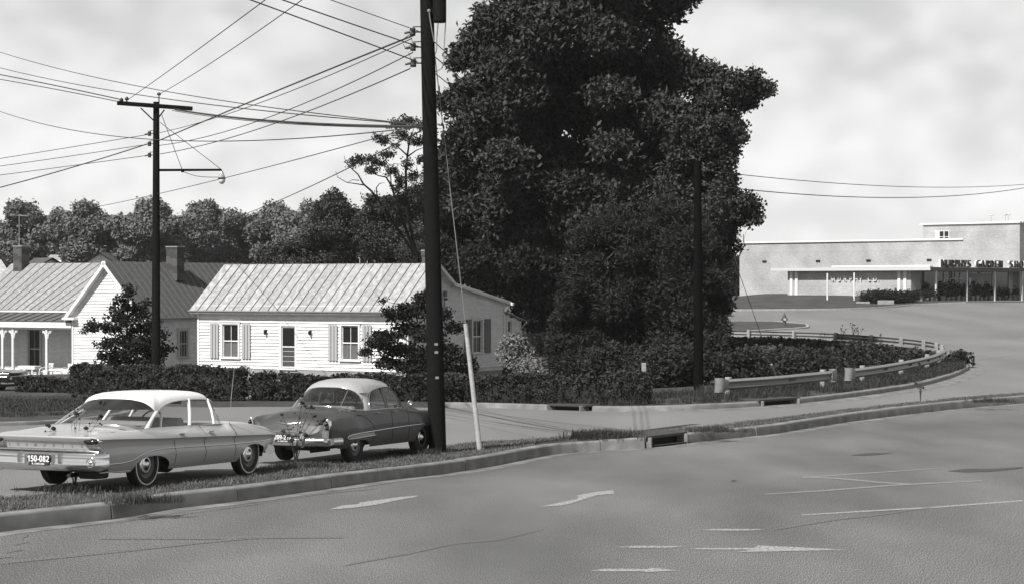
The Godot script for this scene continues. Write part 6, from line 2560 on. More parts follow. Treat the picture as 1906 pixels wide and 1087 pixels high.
func make_materials() -> void:
	var blot := tex(0.012, 0.62, 1.0, 3, 5)
	var blot_soft := tex(0.009, 0.82, 1.0, 7, 4)
	var grit := tex(0.16, 0.45, 1.0, 11, 3)
	var fine := tex(0.4, 0.55, 1.0, 12, 2)
	var streak := tex(0.03, 0.6, 1.0, 15, 5)
	var wear := tex(0.01, 0.74, 1.0, 51, 6)
	var aggregate := tex(0.14, 0.2, 1.0, 41, 2)
	textured("asphalt", 0.47, 0.9, aggregate, Vector3(0.8, 0.8, 0.16), 0.0, wear, Vector3(0.06, 0.06, 0.02))
	textured("street", 0.4, 0.9, grit, Vector3(0.6, 0.6, 0.12), 0.0, blot_soft, Vector3(0.03, 0.03, 0.008))
	textured("concrete", 0.5, 0.9, fine, Vector3.ONE * 0.8, 0.3, blot, Vector3.ONE * 0.3)
	textured("gutter_pan", 0.44, 0.9, fine, Vector3.ONE * 0.8, 0.2, blot, Vector3.ONE * 0.2)
	textured("concrete_light", 0.62, 0.9, fine, Vector3.ONE * 0.8, 0.2, blot_soft, Vector3.ONE * 0.3)
	textured("verge_soil", 0.15, 0.95, grit, Vector3(0.5, 0.5, 0.2), 0.5, blot, Vector3.ONE * 0.25)
	textured("soil_grass", 0.13, 0.95, grit, Vector3.ONE * 0.5, 3.0, blot, Vector3.ONE * 0.12)
	textured("yard_grass", 0.15, 0.95, grit, Vector3.ONE * 0.4, 3.0, blot, Vector3.ONE * 0.05)
	textured("ground_far", 0.14, 0.95, grit, Vector3.ONE * 0.2, 0.0, blot, Vector3.ONE * 0.02)
	textured("house_white", 0.86, 0.6, blot_soft, Vector3(0.3, 0.9, 0.3))
	mat("house_trim_grey", 0.5, 0.6)
	mat("room_dark", 0.03, 0.9)
	textured("roof_pale", 0.66, 0.55, streak, Vector3(0.25, 0.25, 0.25), 0.0, blot_soft, Vector3.ONE * 0.5)
	textured("roof_pale_b", 0.6, 0.55, streak, Vector3(0.3, 0.3, 0.3), 0.0, blot_soft, Vector3.ONE * 0.4)
	textured("roof_pale_c", 0.7, 0.5, streak, Vector3(0.2, 0.2, 0.2), 0.0, blot_soft, Vector3.ONE * 0.4)
	mat("roof_seam", 0.16, 0.6)
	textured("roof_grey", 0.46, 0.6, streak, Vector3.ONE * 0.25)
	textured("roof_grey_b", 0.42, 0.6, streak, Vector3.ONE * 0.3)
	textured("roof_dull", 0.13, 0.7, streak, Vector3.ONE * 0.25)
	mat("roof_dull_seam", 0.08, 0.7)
	textured("roof_porch", 0.16, 0.6, streak, Vector3.ONE * 0.25)
	mat("roof_porch_seam", 0.04, 0.7)
	mat("gutter", 0.35, 0.5)
	mat("pane_dark", 0.012, 0.06)
	mat("pane_screen", 0.11, 0.5)
	mat("pane_screen_dark", 0.05, 0.5)
	mat("shutter_grey", 0.36, 0.7)
	mat("shutter_shade", 0.1, 0.8)
	mat("shutter_dark", 0.16, 0.7)
	mat("meter_dark", 0.08, 0.5)
	textured("brick_dark", 0.09, 0.9, fine, Vector3.ONE * 1.5)
	textured("brick_mid", 0.17, 0.9, fine, Vector3.ONE * 1.5)
	mat("mortar", 0.26, 0.95)
	var course := brick_courses()
	textured("brick_store", 0.52, 0.9, course, Vector3(0.6, 0.6, 0.6), 0.0, blot_soft, Vector3.ONE * 0.06, true)
	mat("coping", 0.68, 0.6)
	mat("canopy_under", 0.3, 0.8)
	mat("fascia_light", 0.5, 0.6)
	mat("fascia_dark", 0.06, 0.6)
	mat("post_grey", 0.5, 0.5)
	mat("letter_dark", 0.02, 0.5)
	mat("display_back", 0.3, 0.8)
	mat("display_dark", 0.1, 0.8)
	textured("creosote", 0.02, 0.85, tex(0.05, 0.5, 1.0, 21, 4), Vector3(3.0, 0.35, 3.0), 0.8)
	textured("creosote_dark", 0.009, 0.9, tex(0.05, 0.5, 1.0, 21, 4), Vector3(3.0, 0.35, 3.0))
	mat("transformer", 0.012, 0.5)
	mat("insulator", 0.03, 0.4)
	mat("wire", 0.03, 0.7)
	mat("wire_grey", 0.2, 0.6)
	textured("guard_white", 0.5, 0.6, blot_soft, Vector3.ONE * 2.0)
	mat("lamp_grey", 0.45, 0.4, 0.2)
	mat("lamp_glass", 0.6, 0.08)
	textured("galvanised", 0.25, 0.45, blot_soft, Vector3.ONE * 1.2)
	textured("rail_post", 0.34, 0.85, blot_soft, Vector3.ONE)
	mat("iron_dark", 0.04, 0.8)
	mat("hydrant", 0.05, 0.6)
	textured("paint_white", 0.62, 0.8, tex(0.06, 0.35, 1.0, 31, 4), Vector3.ONE * 0.6)
	textured("paint_faint", 0.36, 0.8, tex(0.06, 0.5, 1.0, 31, 4), Vector3.ONE * 0.6)
	textured("tar_dark", 0.075, 0.7, tex(0.06, 0.6, 1.0, 33, 4), Vector3.ONE * 0.5)
	textured("tar_and_shadow_faint", 0.34, 0.9, aggregate, Vector3(0.8, 0.8, 0.16))  # for cracks and streaks; also colours the painted twig shadow
	textured("bark", 0.03, 0.95, tex(0.05, 0.4, 1.0, 22, 4), Vector3(1.6, 0.4, 1.6), 2.0)
	mat("hedge_core_dark", 0.012, 0.95)  # dark colour of the added light-blocking core in the hedges
	mat("weed_stem", 0.035, 0.9)
	mat("weed_head", 0.02, 0.9)
	for dark in ["creosote", "creosote_dark", "transformer", "bark"]:
		mats[dark].metallic_specular = 0.12
	# cars
	var p := mat("car_silver", 0.35, 0.36)
	p.clearcoat_enabled = true
	p.clearcoat = 0.7
	p.clearcoat_roughness = 0.06
	p = mat("car_white", 0.78, 0.4)
	p.clearcoat_enabled = true
	p.clearcoat = 0.5
	p.clearcoat_roughness = 0.08
	p = mat("car_dark", 0.04, 0.5)
	p.clearcoat_enabled = true
	p.clearcoat = 0.3
	p.clearcoat_roughness = 0.04
	p = mat("car_grey", 0.34, 0.4)
	p.clearcoat_enabled = true
	p.clearcoat = 0.5
	p.clearcoat_roughness = 0.08
	p = mat("car_black", 0.012, 0.3)
	p.clearcoat_enabled = true
	p.clearcoat = 0.7
	p.clearcoat_roughness = 0.05
	mat("chrome", 0.72, 0.14, 1.0)
	mat("rubber", 0.02, 0.85)
	mat("whitewall", 0.7, 0.7)
	mat("rim_paint", 0.08, 0.4)
	mat("underbody", 0.015, 0.9)
	mat("black_gap", 0.008, 0.8)
	mat("car_cloth", 0.2, 0.9)
	mat("car_dash", 0.25, 0.6)
	mat("lamp_dark", 0.02, 0.15)
	mat("plate_dark", 0.03, 0.5)
	mat("plate_white", 0.75, 0.5)
	glass("car_glass", 0.12)
	# leaves
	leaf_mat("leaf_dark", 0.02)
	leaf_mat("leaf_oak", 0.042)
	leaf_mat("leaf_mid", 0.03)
	leaf_mat("leaf_far_hazed", 0.13)  # tone raised to imitate haze over the distant crowns
	leaf_mat("leaf_bush", 0.055)
	leaf_mat("leaf_feather", 0.02)
	leaf_mat("leaf_hedge", 0.03)
	leaf_mat("leaf_pale", 0.17)
	leaf_mat("leaf_flower", 0.6)
	leaf_mat("grass_verge", 0.15)
	leaf_mat("grass_lawn", 0.045)
	leaf_mat("grass_pale", 0.2)


func brick_courses() -> ImageTexture:
	# colour of the bricks at a distance where single bricks cannot be told apart
	var im := Image.create(256, 256, false, Image.FORMAT_RGB8)
	var r := RandomNumberGenerator.new()
	r.seed = 77
	for row in 32:
		for b in 9:
			var v := r.randf_range(0.86, 1.0)
			im.fill_rect(Rect2i(b * 30 + (row % 2) * 15 - 15, row * 8, 28, 7), Color(v, v, v))
			im.fill_rect(Rect2i(b * 30 + (row % 2) * 15 + 13, row * 8, 2, 7), Color(0.9, 0.9, 0.9))
		im.fill_rect(Rect2i(0, row * 8 + 7, 256, 1), Color(0.93, 0.93, 0.93))
	return ImageTexture.create_from_image(im)


var kerb_line := []
var verge_back := []
var kerb_back := []


func build_ground() -> void:
	# one sheet out to the horizon, low enough to lie under every road and lawn
	var rows := []
	for d in [4.0, 12, 20, 28, 36, 44, 52, 60, 70, 80, 95, 110, 130, 150, 175, 200, 240, 300, 400, 600, 1000, 1800, 3500, 5500]:
		var r := PackedVector3Array()
		for i in 61:
			var px := -9000.0 + i * 330.0
			r.append(gd(px, d, -0.42))
		rows.append(r)
	var m := MB.new()
	m.grid(rows)
	struct("ground", m, mats["ground_far"])
	# kerb of the verge
	var top := [[-420, 1025], [-250, 998], [-60, 966], [0, 957], [105, 946], [210, 935], [315, 918], [430, 906], [603, 884], [787, 863], [900, 848], [1026, 826], [1089, 821], [1210, 813.5], [1275, 806], [1432, 790], [1500, 780], [1608, 765], [1773, 747], [1906, 736], [2150, 714], [2500, 690]]
	kerb_line = resample(gline(top, 0.03), 0.5)
	var back := [[-420, 975], [-250, 958], [-60, 936], [0, 930], [105, 920], [210, 909], [315, 900], [430, 886], [543, 866.5], [660, 856], [759, 840.5], [832, 833], [920, 822], [1076, 813], [1271, 799.5], [1419, 784], [1500, 774.5], [1608, 761], [1773, 744], [1906, 733], [2150, 711.5], [2500, 688]]
	verge_back = evenly(gline(back, 0.0), kerb_line.size())
	var prof := [[-0.16, -0.3], [-0.16, 0.0], [0.0, 0.0], [0.035, -0.012], [0.055, -0.04], [0.075, -0.2], [0.075, -0.3]]
	kerb("kerb", "near concrete kerb along the verge", kerb_line, prof, 1.0, mats["concrete"], 3.0, [[1211, 1272]])
	drain("drain inlet in the near kerb, right of the weed tuft", 1204, 1273, 814.0, 806.2, 0.03)
	# near road
	var near := []
	var edge := []
	var pan := []
	for i in kerb_line.size():
		var d: Vector3 = kerb_line[mini(i + 1, kerb_line.size() - 1)] - kerb_line[maxi(i - 1, 0)]
		d = d.normalized()
		var out := Vector3(-d.z, 0, d.x)
		edge.append(kerb_line[i] + out * 0.06)
		pan.append(kerb_line[i] + out * 0.42)
		near.append(kerb_line[i] + out * 0.4)
	var far_side := []
	for i in kerb_line.size():
		var f := float(i) / (kerb_line.size() - 1)
		far_side.append(Vector3(lerpf(-9.0, 42.0, f), 0, lerpf(-6.0, -34.0, f)))
	struct("road", sheet(near, far_side, 30, -0.2), mats["asphalt"])
	struct("gutter", sheet(edge, pan, 2, -0.196), mats["gutter_pan"])
	# street beyond the verge, opening into the car park
	var a := []
	for i in kerb_line.size():
		a.append(kerb_line[i].lerp(verge_back[i], 0.5))
	var far_list := []
	for p in [[-700, 84], [0, 84], [400, 84], [830, 88], [1000, 95], [1120, 130], [1250, 170], [1330, 183], [1500, 182], [1720, 178], [1950, 178], [2300, 180], [2900, 180], [3600, 180]]:
		far_list.append(gd(p[0], p[1]))
	struct("street", sheet(a, evenly(far_list, a.size()), 60, 0.0, 1.6), mats["street"])
	# verge
	var inner := []
	for i in kerb_line.size():
		inner.append(kerb_line[i] + (kerb_line[i] - edge[i]).normalized() * 0.155)
	kerb_back = inner
	struct("verge", sheet(inner, verge_back, 4, 0.022), mats["verge_soil"])
	# yard and embankment behind the far kerb
	var front := [[-420, 752], [0, 742], [110, 742], [250, 745], [400, 748], [470, 747], [640, 748], [830, 748.5], [944, 750.5], [1086, 755], [1183, 755.5], [1278, 753], [1423, 745.5], [1500, 739.5], [1608, 727], [1707, 712], [1773, 694.5], [1798, 684]]
	var fk := resample(gline(front, 0.15), 0.6)
	var rear := []
	for p in [[-900, 420], [-300, 420], [0, 420], [150, 420], [300, 420], [430, 420], [560, 420], [760, 420], [905, 300], [960, 210], [1010, 185], [1090, 160], [1200, 135]]:
		rear.append(gd(p[0], p[1]))
	for p in [[1340, 626], [1450, 629.5], [1572, 634], [1671, 643], [1740, 652], [1780, 664], [1799, 679]]:
		rear.append(g(p[0], p[1], 0.15))
	var fe := evenly(fk, 90)
	struct("yard", sheet(fe, evenly(rear, 90), 24, 0.14), mats["yard_grass"])
	var loop := fk.slice(0)
	var tail := resample([g(1798, 684, 0.15), g(1803, 680, 0.15), g(1799, 674, 0.15), g(1780, 663, 0.15), g(1740, 651, 0.15), g(1671, 642, 0.15), g(1572, 633, 0.15), g(1450, 628.5, 0.15), g(1340, 625, 0.15)], 0.6)
	loop.append_array(tail.slice(1))
	var from := 0
	while CX - F * loop[from].x / loop[from].z < 800.0:
		from += 1
	var fprof := [[-0.16, -0.3], [-0.16, 0.0], [0.0, 0.0], [0.03, -0.012], [0.045, -0.04], [0.06, -0.16], [0.06, -0.3]]
	struct("yard_edge", sweep(loop.slice(0, from + 1), [[-0.3, -0.3], [-0.3, 0.0], [0.0, 0.0], [0.12, -0.03], [0.3, -0.15], [0.32, -0.3]], 1.0), mats["soil_grass"])
	kerb("kerb", "far kerb sweeping round the island nose", loop.slice(from), fprof, 1.0, mats["concrete"], 4.0, [[1029, 1086], [1425, 1480]])
	drain("drain inlet in the far kerb below the hedge end", 1024, 1087, 753.3, 755.2, 0.15)
	drain("drain inlet in the far kerb below the guard rail", 1415, 1484, 746.0, 741.1, 0.15)
	var apron_in := tail.slice(0, tail.size() / 4)
	var apron_out := []
	var apron_a := []
	for i in fk.size():
		if CX - F * fk[i].x / fk[i].z > 1240.0:
			apron_a.append(fk[i])
	apron_a.append_array(apron_in.slice(1))
	for i in apron_a.size():
		var d: Vector3 = apron_a[mini(i + 1, apron_a.size() - 1)] - apron_a[maxi(i - 1, 0)]
		d.y = 0
		d = d.normalized()
		apron_out.append(apron_a[i] + Vector3(-d.z, 0, d.x) * 0.75)
	struct("gutter", sheet(apron_a, apron_out, 2, 0.005), mats["gutter_pan"])
	# lawn corner at the left
	var lawn := sheet(gline([[-420, 792], [0, 784], [88, 781], [170, 775], [235, 764]], 0.1), gline([[-420, 748], [0, 743], [88, 743], [170, 744], [250, 746]], 0.1), 10, 0.1)
	struct("lawn", lawn, mats["soil_grass"])
	var lk := resample(gline([[-420, 793], [0, 785], [88, 782], [170, 776], [237, 765], [256, 747]], 0.1), 0.5)
	kerb("kerb", "low kerb round the dark lawn corner at the left", lk, fprof, 1.0, mats["concrete"], 4.0)
	struct("path", sheet(gline([[-420, 745], [0, 741], [60, 740], [118, 741]]), gline([[-420, 742], [0, 738], [60, 737], [118, 738]]), 2, 0.17), mats["concrete_light"])
	struct("path", sheet([gd(448, 68.0), gd(462, 84.0), gd(540, 104.0)], [gd(466, 68.0), gd(478, 84.0), gd(562, 104.0)], 2, 0.165), mats["concrete_light"])
	# narrow island with the hydrant
	var isl := sheet(gline([[1300, 621], [1380, 616], [1440, 611], [1500, 607.5]], 0.12), gline([[1300, 600], [1380, 597.5], [1440, 597.5], [1500, 603]], 0.12), 4, 0.118)
	struct("grass_island", isl, mats["yard_grass"])
	kerb("kerb", "kerb round the narrow grass island", resample([g(1300, 621.5, 0.12), g(1380, 616.5, 0.12), g(1440, 611.5, 0.12), g(1500, 608, 0.12), g(1506, 605.5, 0.12), g(1500, 602.5, 0.12), g(1440, 597, 0.12), g(1380, 597, 0.12)], 0.8), fprof, 1.0, mats["concrete_light"], 6.0)
	# lawn and kerb in front of the shop
	var sk := resample(gline([[1290, 578], [1350, 575.5], [1430, 575], [1500, 574.5], [1580, 573], [1640, 570.5], [1700, 566], [1730, 564.5], [1800, 562]], 0.15), 1.0)
	kerb("kerb", "pale kerb in front of the shop lawn", sk, fprof, 1.0, mats["concrete_light"], 8.0)
	var back2 := []
	for p in [[1290, 232], [1400, 225], [1500, 205], [1600, 192], [1680, 186], [1730, 184], [1800, 186]]:
		back2.append(gd(p[0], p[1]))
	var sl := []
	var be := evenly(back2, sk.size())
	var rws := []
	for j in 13:
		var r := PackedVector3Array()
		for i in sk.size():
			var f := j / 12.0
			var q: Vector3 = on(sk[i].lerp(be[i], f), 0.15)
			var px := CX - F * q.x / q.z
			q.y += 0.42 * smoothstep(1335.0, 1440.0, px) * (1.0 - smoothstep(1560.0, 1700.0, px)) * smoothstep(0.0, 0.45, f)
			r.append(q)
		rws.append(r)
	var sm := MB.new()
	sm.grid(rws)
	if sm.n[0].y < 0:
		sm = MB.new()
		sm.grid(rws, true)
	struct("lawn", sm, mats["yard_grass"])
	# far car park strip behind the trees
	var fr := [g(1290, 579, 0.1), g(1350, 577, 0.1)]


func build_rails() -> void:
	guard_rail("short guard rail with flared end plates nearest the road", [[1352, 739], [1440, 732], [1546, 720.5]], 1.0, [0, 1], [0.05, 0.97])
	guard_rail("long guard rail curving round the nose and back along the far side", [[1588, 716], [1650, 706], [1707, 694], [1742, 684], [1760, 673], [1757, 665], [1737, 658], [1704, 652.5], [1669, 648.5], [1572, 640], [1490, 636], [1411, 633.5], [1340, 632]], 1.0, [0], [0.03, 0.14, 0.25, 0.34, 0.41, 0.47, 0.53, 0.6, 0.68, 0.76, 0.84, 0.91, 0.97])


func build_trees() -> void:
	var oak := leaf_spray(8, 0.26, 0.24, 0.13, 1)
	var small := leaf_spray(8, 0.2, 0.17, 0.1, 2)
	var feather := leaf_spray(12, 0.22, 0.2, 0.05, 3)
	var far := leaf_spray(10, 0.42, 0.3, 0.2, 4)
	# tall tree
	var d := 92.0
	var base := gd(1075, d, 0.1)
	tree_from("oak_tree", "towering dark broadleaf tree filling the middle of the view", "", [[872, 55], [890, 22], [930, 10], [960, -40], [1010, -160], [1090, -250], [1180, -270], [1250, -190], [1292, -70], [1280, 0], [1235, 40], [1262, 90], [1290, 128], [1285, 165], [1310, 130], [1310, 172], [1335, 215], [1345, 280], [1350, 350], [1335, 430], [1200, 470], [1080, 470], [950, 440], [858, 400], [832, 330], [832, 250], [866, 218], [836, 200], [832, 176], [872, 150], [880, 118], [844, 106], [856, 84]], d, base, 4.6, 190, 0.36, 1.1, 27.0, oak, mats["leaf_oak"], 0.42)
	d = 86.0
	base = gd(1330, d, 0.1)
	tree_from("broadleaf_tree", "dark tree with a branch reaching right over the guard rail", "", [[1255, 230], [1320, 185], [1342, 140], [1360, 150], [1385, 140], [1425, 152], [1430, 176], [1404, 196], [1380, 190], [1368, 220], [1384, 262], [1366, 280], [1358, 320], [1362, 368], [1394, 362], [1412, 388], [1404, 412], [1374, 424], [1362, 472], [1346, 500], [1352, 560], [1342, 605], [1350, 640], [1300, 660], [1240, 620], [1230, 500], [1240, 350]], d, base, 2.6, 130, 0.3, 0.95, 34.0, small, mats["leaf_oak"], 0.22)
	d = 112.0
	base = gd(905, d, 0.1)
	tree_from("broadleaf_tree", "dense dark tree rising right behind the white house", "", [[835, 260], [870, 240], [960, 300], [1040, 420], [1060, 560], [1040, 600], [1010, 642], [985, 632], [970, 590], [955, 555], [900, 540], [830, 520], [815, 420], [812, 330]], d, base, 3.6, 80, 0.45, 1.2, 26.0, oak, mats["leaf_dark"], 0.35)
	# feathery trees in front of the tall one
	d = 80.0
	for c in [[1120, "feathery tree in front of the tall oak, left of the hidden pole", [[1040, 600], [1030, 640], [1030, 690], [1060, 718], [1200, 722], [1215, 560], [1200, 450], [1150, 390], [1080, 430], [1050, 520]]], [1262, "feathery tree wrapped round the hidden utility pole", [[1180, 500], [1190, 430], [1240, 380], [1310, 400], [1345, 500], [1350, 620], [1345, 700], [1300, 722], [1200, 720], [1180, 620]]]]:
		base = gd(c[0], d, 0.1)
		tree_from("feathery_tree", c[1], "", c[2], d, base, 2.2, 75, 0.35, 0.95, 34.0, feather, mats["leaf_feather"], 0.16, 1.0, 0.12)
	# trees behind the white house
	d = 132.0
	for c in [[545, "sparse-topped bushy tree behind the left part of the pale roof", [[470, 500], [490, 470], [560, 440], [580, 400], [600, 365], [625, 358], [650, 380], [668, 400], [672, 440], [660, 500]]], [715, "bushy dark tree behind the middle of the pale roof", [[620, 500], [640, 430], [672, 392], [700, 372], [735, 366], [770, 350], [805, 335], [845, 330], [850, 520], [700, 520]]]]:
		base = gd(c[0], d, 0.1)
		tree_from("bushy_tree", c[1], "", c[2], d, base, 3.0, 75, 0.35, 1.05, 22.0, small, mats["leaf_bush"], 0.2, 1.0, 0.2)
	# open locust with bare limbs
	d = 124.0
	base = gd(780, d, 0.1)
	var t := thing("locust_tree", "open-crowned tree with bare crooked limbs left of the thick pole", "tree", base)
	var lim := MB.new()
	for br in [
		[[778, 700, 0.2], [776, 480, 0.17], [757, 395, 0.14], [755, 320, 0.12], [758, 290, 0.1], [762, 262, 0.06], [770, 240, 0.03]],
		[[758, 290, 0.08], [745, 278, 0.06], [735, 270, 0.04], [722, 262, 0.02]],
		[[758, 292, 0.08], [775, 280, 0.05], [795, 272, 0.02]],
		[[760, 265, 0.05], [768, 252, 0.03], [785, 245, 0.015]],
		[[776, 480, 0.14], [745, 400, 0.13], [728, 345, 0.1], [718, 330, 0.07], [703, 327, 0.05], [692, 318, 0.02]],
		[[728, 345, 0.06], [726, 320, 0.05], [732, 305, 0.04], [745, 306, 0.02]],
		[[776, 480, 0.12], [704, 372, 0.11], [690, 355, 0.09], [676, 343, 0.08], [666, 325, 0.06], [655, 315, 0.05], [643, 303, 0.035], [640, 290, 0.015]],
		[[678, 345, 0.06], [660, 342, 0.045], [645, 340, 0.035], [628, 330, 0.03], [624, 318, 0.012]],
		[[668, 336, 0.04], [655, 335, 0.03], [646, 340, 0.015]],
		[[702, 370, 0.06], [700, 350, 0.05], [706, 342, 0.04], [716, 340, 0.015]],
		[[757, 395, 0.06], [770, 360, 0.05], [778, 325, 0.04], [774, 308, 0.015]]]:
		var pts := []
		var rr := []
		for p in br:
			pts.append(at(p[0], p[1], d + (p[0] - 740) * 0.02) - base)
			rr.append(p[2] * 0.65)
		lim.tube(pts, rr, 7, false)
	obj("limbs", lim, mats["bark"], t)
	var cl := []
	for c in [[735, 232, 14, 9], [760, 226, 16, 9], [785, 235, 14, 9], [715, 262, 14, 8], [745, 252, 16, 9], [775, 262, 18, 10], [700, 255, 9, 6], [690, 296, 14, 7], [672, 300, 12, 7], [716, 288, 16, 6], [735, 272, 8, 5], [652, 306, 9, 5], [690, 318, 14, 6], [728, 318, 14, 9], [745, 335, 14, 10], [785, 300, 12, 10], [770, 330, 12, 12], [795, 325, 12, 14], [788, 360, 16, 14], [690, 372, 16, 12], [720, 378, 16, 12], [750, 375, 16, 12], [800, 250, 14, 10], [806, 280, 12, 12], [760, 305, 12, 8], [705, 305, 14, 7], [662, 298, 12, 6], [740, 350, 14, 8], [765, 358, 14, 10]]:
		var k := d / F
		cl.append([at(c[0], c[1], d + rng.randf_range(-1, 1)) - base, Vector3(c[2] * k, c[3] * k, c[2] * k)])
	scatter("crown", t, small, mats["leaf_mid"], fill(cl, 20.0, 0.9, 0.15))
	# far rounded trees on the skyline
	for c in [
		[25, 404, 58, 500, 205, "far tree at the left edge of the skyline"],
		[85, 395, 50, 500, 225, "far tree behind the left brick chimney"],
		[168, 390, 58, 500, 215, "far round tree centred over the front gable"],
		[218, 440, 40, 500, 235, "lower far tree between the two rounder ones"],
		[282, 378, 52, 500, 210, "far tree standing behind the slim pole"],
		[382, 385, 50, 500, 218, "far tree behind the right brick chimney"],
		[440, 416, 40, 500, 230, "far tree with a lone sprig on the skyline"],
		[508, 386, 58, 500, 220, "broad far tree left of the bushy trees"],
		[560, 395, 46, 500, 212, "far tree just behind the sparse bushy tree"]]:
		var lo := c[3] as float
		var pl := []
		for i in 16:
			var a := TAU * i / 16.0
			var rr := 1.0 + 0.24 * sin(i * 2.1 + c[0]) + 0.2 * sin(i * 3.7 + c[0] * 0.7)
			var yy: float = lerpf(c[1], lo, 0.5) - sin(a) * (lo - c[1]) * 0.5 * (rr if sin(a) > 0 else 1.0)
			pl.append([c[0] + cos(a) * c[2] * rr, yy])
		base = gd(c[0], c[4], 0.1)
		tree_from("far_tree", c[5], "", pl, c[4], base, 3.0, 42, 0.6, 1.7, 14.0, far, mats["leaf_far_hazed"], 0.3, 1.0, 0.3, 0.8, 0.82, 1.18)
	d = 217.0
	base = gd(388, d, 0.1)
	var sp := thing("far_tree", "lone thin sprig rising above the far trees", "tree", base)
	var sm := MB.new()
	sm.tube([Vector3.ZERO, at(388, 440, d) - base, at(389, 378, d) - base], [0.25, 0.15, 0.04], 6, false)
	obj("trunk", sm, mats["bark"], sp)
	scatter("crown", sp, small, mats["leaf_far_hazed"], fill([[at(386, 392, d) - base, Vector3(0.6, 0.4, 0.5)], [at(391, 382, d) - base, Vector3(0.5, 0.35, 0.5)], [at(388, 402, d) - base, Vector3(0.5, 0.4, 0.5)]], 16.0, 1.6))
	# lone dark trees left of the shop
	for c in [[1362, 478, 26, 560, 236, "dark tree against the left end of the shop wall"], [1335, 470, 30, 565, 240, "dark tree behind the right fringe of the big trees"]]:
		var pl := []
		for i in 14:
			var a := TAU * i / 14.0
			pl.append([c[0] + cos(a) * c[2] * (1.0 + 0.12 * sin(i * 3.1)), lerpf(c[1], c[3], 0.5) - sin(a) * (c[3] - c[1]) * 0.5])
		base = gd(c[0], c[4], 0.1)
		tree_from("shop_side_tree", c[5], "", pl, c[4], base, 2.0, 26, 0.5, 1.4, 11.0, far, mats["leaf_mid"], 0.2)
	var bt := thing("bare_sapling", "leafless thin branches beside the top left corner of the shop", "tree", gd(1372, 200.0))
	var bm := MB.new()
	for br in [[[1372, 560], [1373, 500], [1378, 470], [1390, 430]], [[1374, 490], [1368, 470], [1372, 448]], [[1376, 478], [1386, 458], [1384, 436]], [[1373, 500], [1364, 482], [1360, 470]]]:
		var pts := []
		for p in br:
			pts.append(at(p[0], p[1], 200.0) - bt.position)
		bm.tube(pts, [0.07, 0.05, 0.03, 0.012], 5, false)
	obj("branches", bm, mats["bark"], bt)
	# layered small trees before the houses
	for tr in [
		[232, 84.0, "layered dark small tree in front of the gabled house", [[238, 540, 14, 10], [232, 556, 18, 10], [222, 572, 24, 10], [246, 574, 20, 9], [212, 588, 20, 8], [262, 586, 16, 8], [240, 596, 30, 10], [180, 606, 26, 7], [156, 614, 14, 5], [205, 612, 22, 9], [250, 614, 32, 11], [285, 604, 16, 8], [225, 634, 32, 12], [195, 642, 20, 9], [265, 636, 34, 12], [296, 622, 16, 7], [240, 655, 38, 13], [198, 662, 26, 9], [285, 655, 26, 10], [304, 648, 14, 7], [270, 672, 34, 9], [220, 675, 34, 8], [275, 565, 10, 7]]],
		[765, 86.0, "layered dark small tree in front of the white house", [[722, 580, 14, 6], [790, 556, 24, 13], [765, 575, 32, 12], [738, 588, 26, 9], [815, 585, 30, 13], [845, 610, 22, 9], [720, 625, 30, 9], [760, 612, 32, 12], [800, 625, 34, 13], [700, 640, 26, 8], [680, 655, 14, 6], [740, 652, 38, 13], [785, 660, 40, 15], [830, 652, 32, 11], [855, 668, 20, 8], [720, 676, 30, 9], [765, 684, 42, 11], [812, 682, 34, 11], [848, 684, 18, 8], [875, 675, 14, 8], [872, 688, 16, 7], [710, 560, 8, 4]]]]:
		d = tr[1]
		base = gd(tr[0], d, 0.12)
		var lt := thing("layered_tree", tr[2], "tree", base)
		var k := d / F
		var cl2 := []
		for c in tr[3]:
			cl2.append([at(c[0], c[1], d) - base + Vector3(0, 0, rng.randf_range(-0.5, 0.5)), Vector3(c[2] * k * 0.92, c[3] * k * 0.85, c[2] * k * 0.9)])
		trunk_and_limbs(lt, Vector3.ZERO, cl2, 0.09, 0.15, mats["bark"], 22)
		scatter("crown", lt, small, mats["leaf_dark"], fill(cl2, 27.0 if tr[0] < 500 else 38.0, 0.8, 0.35))


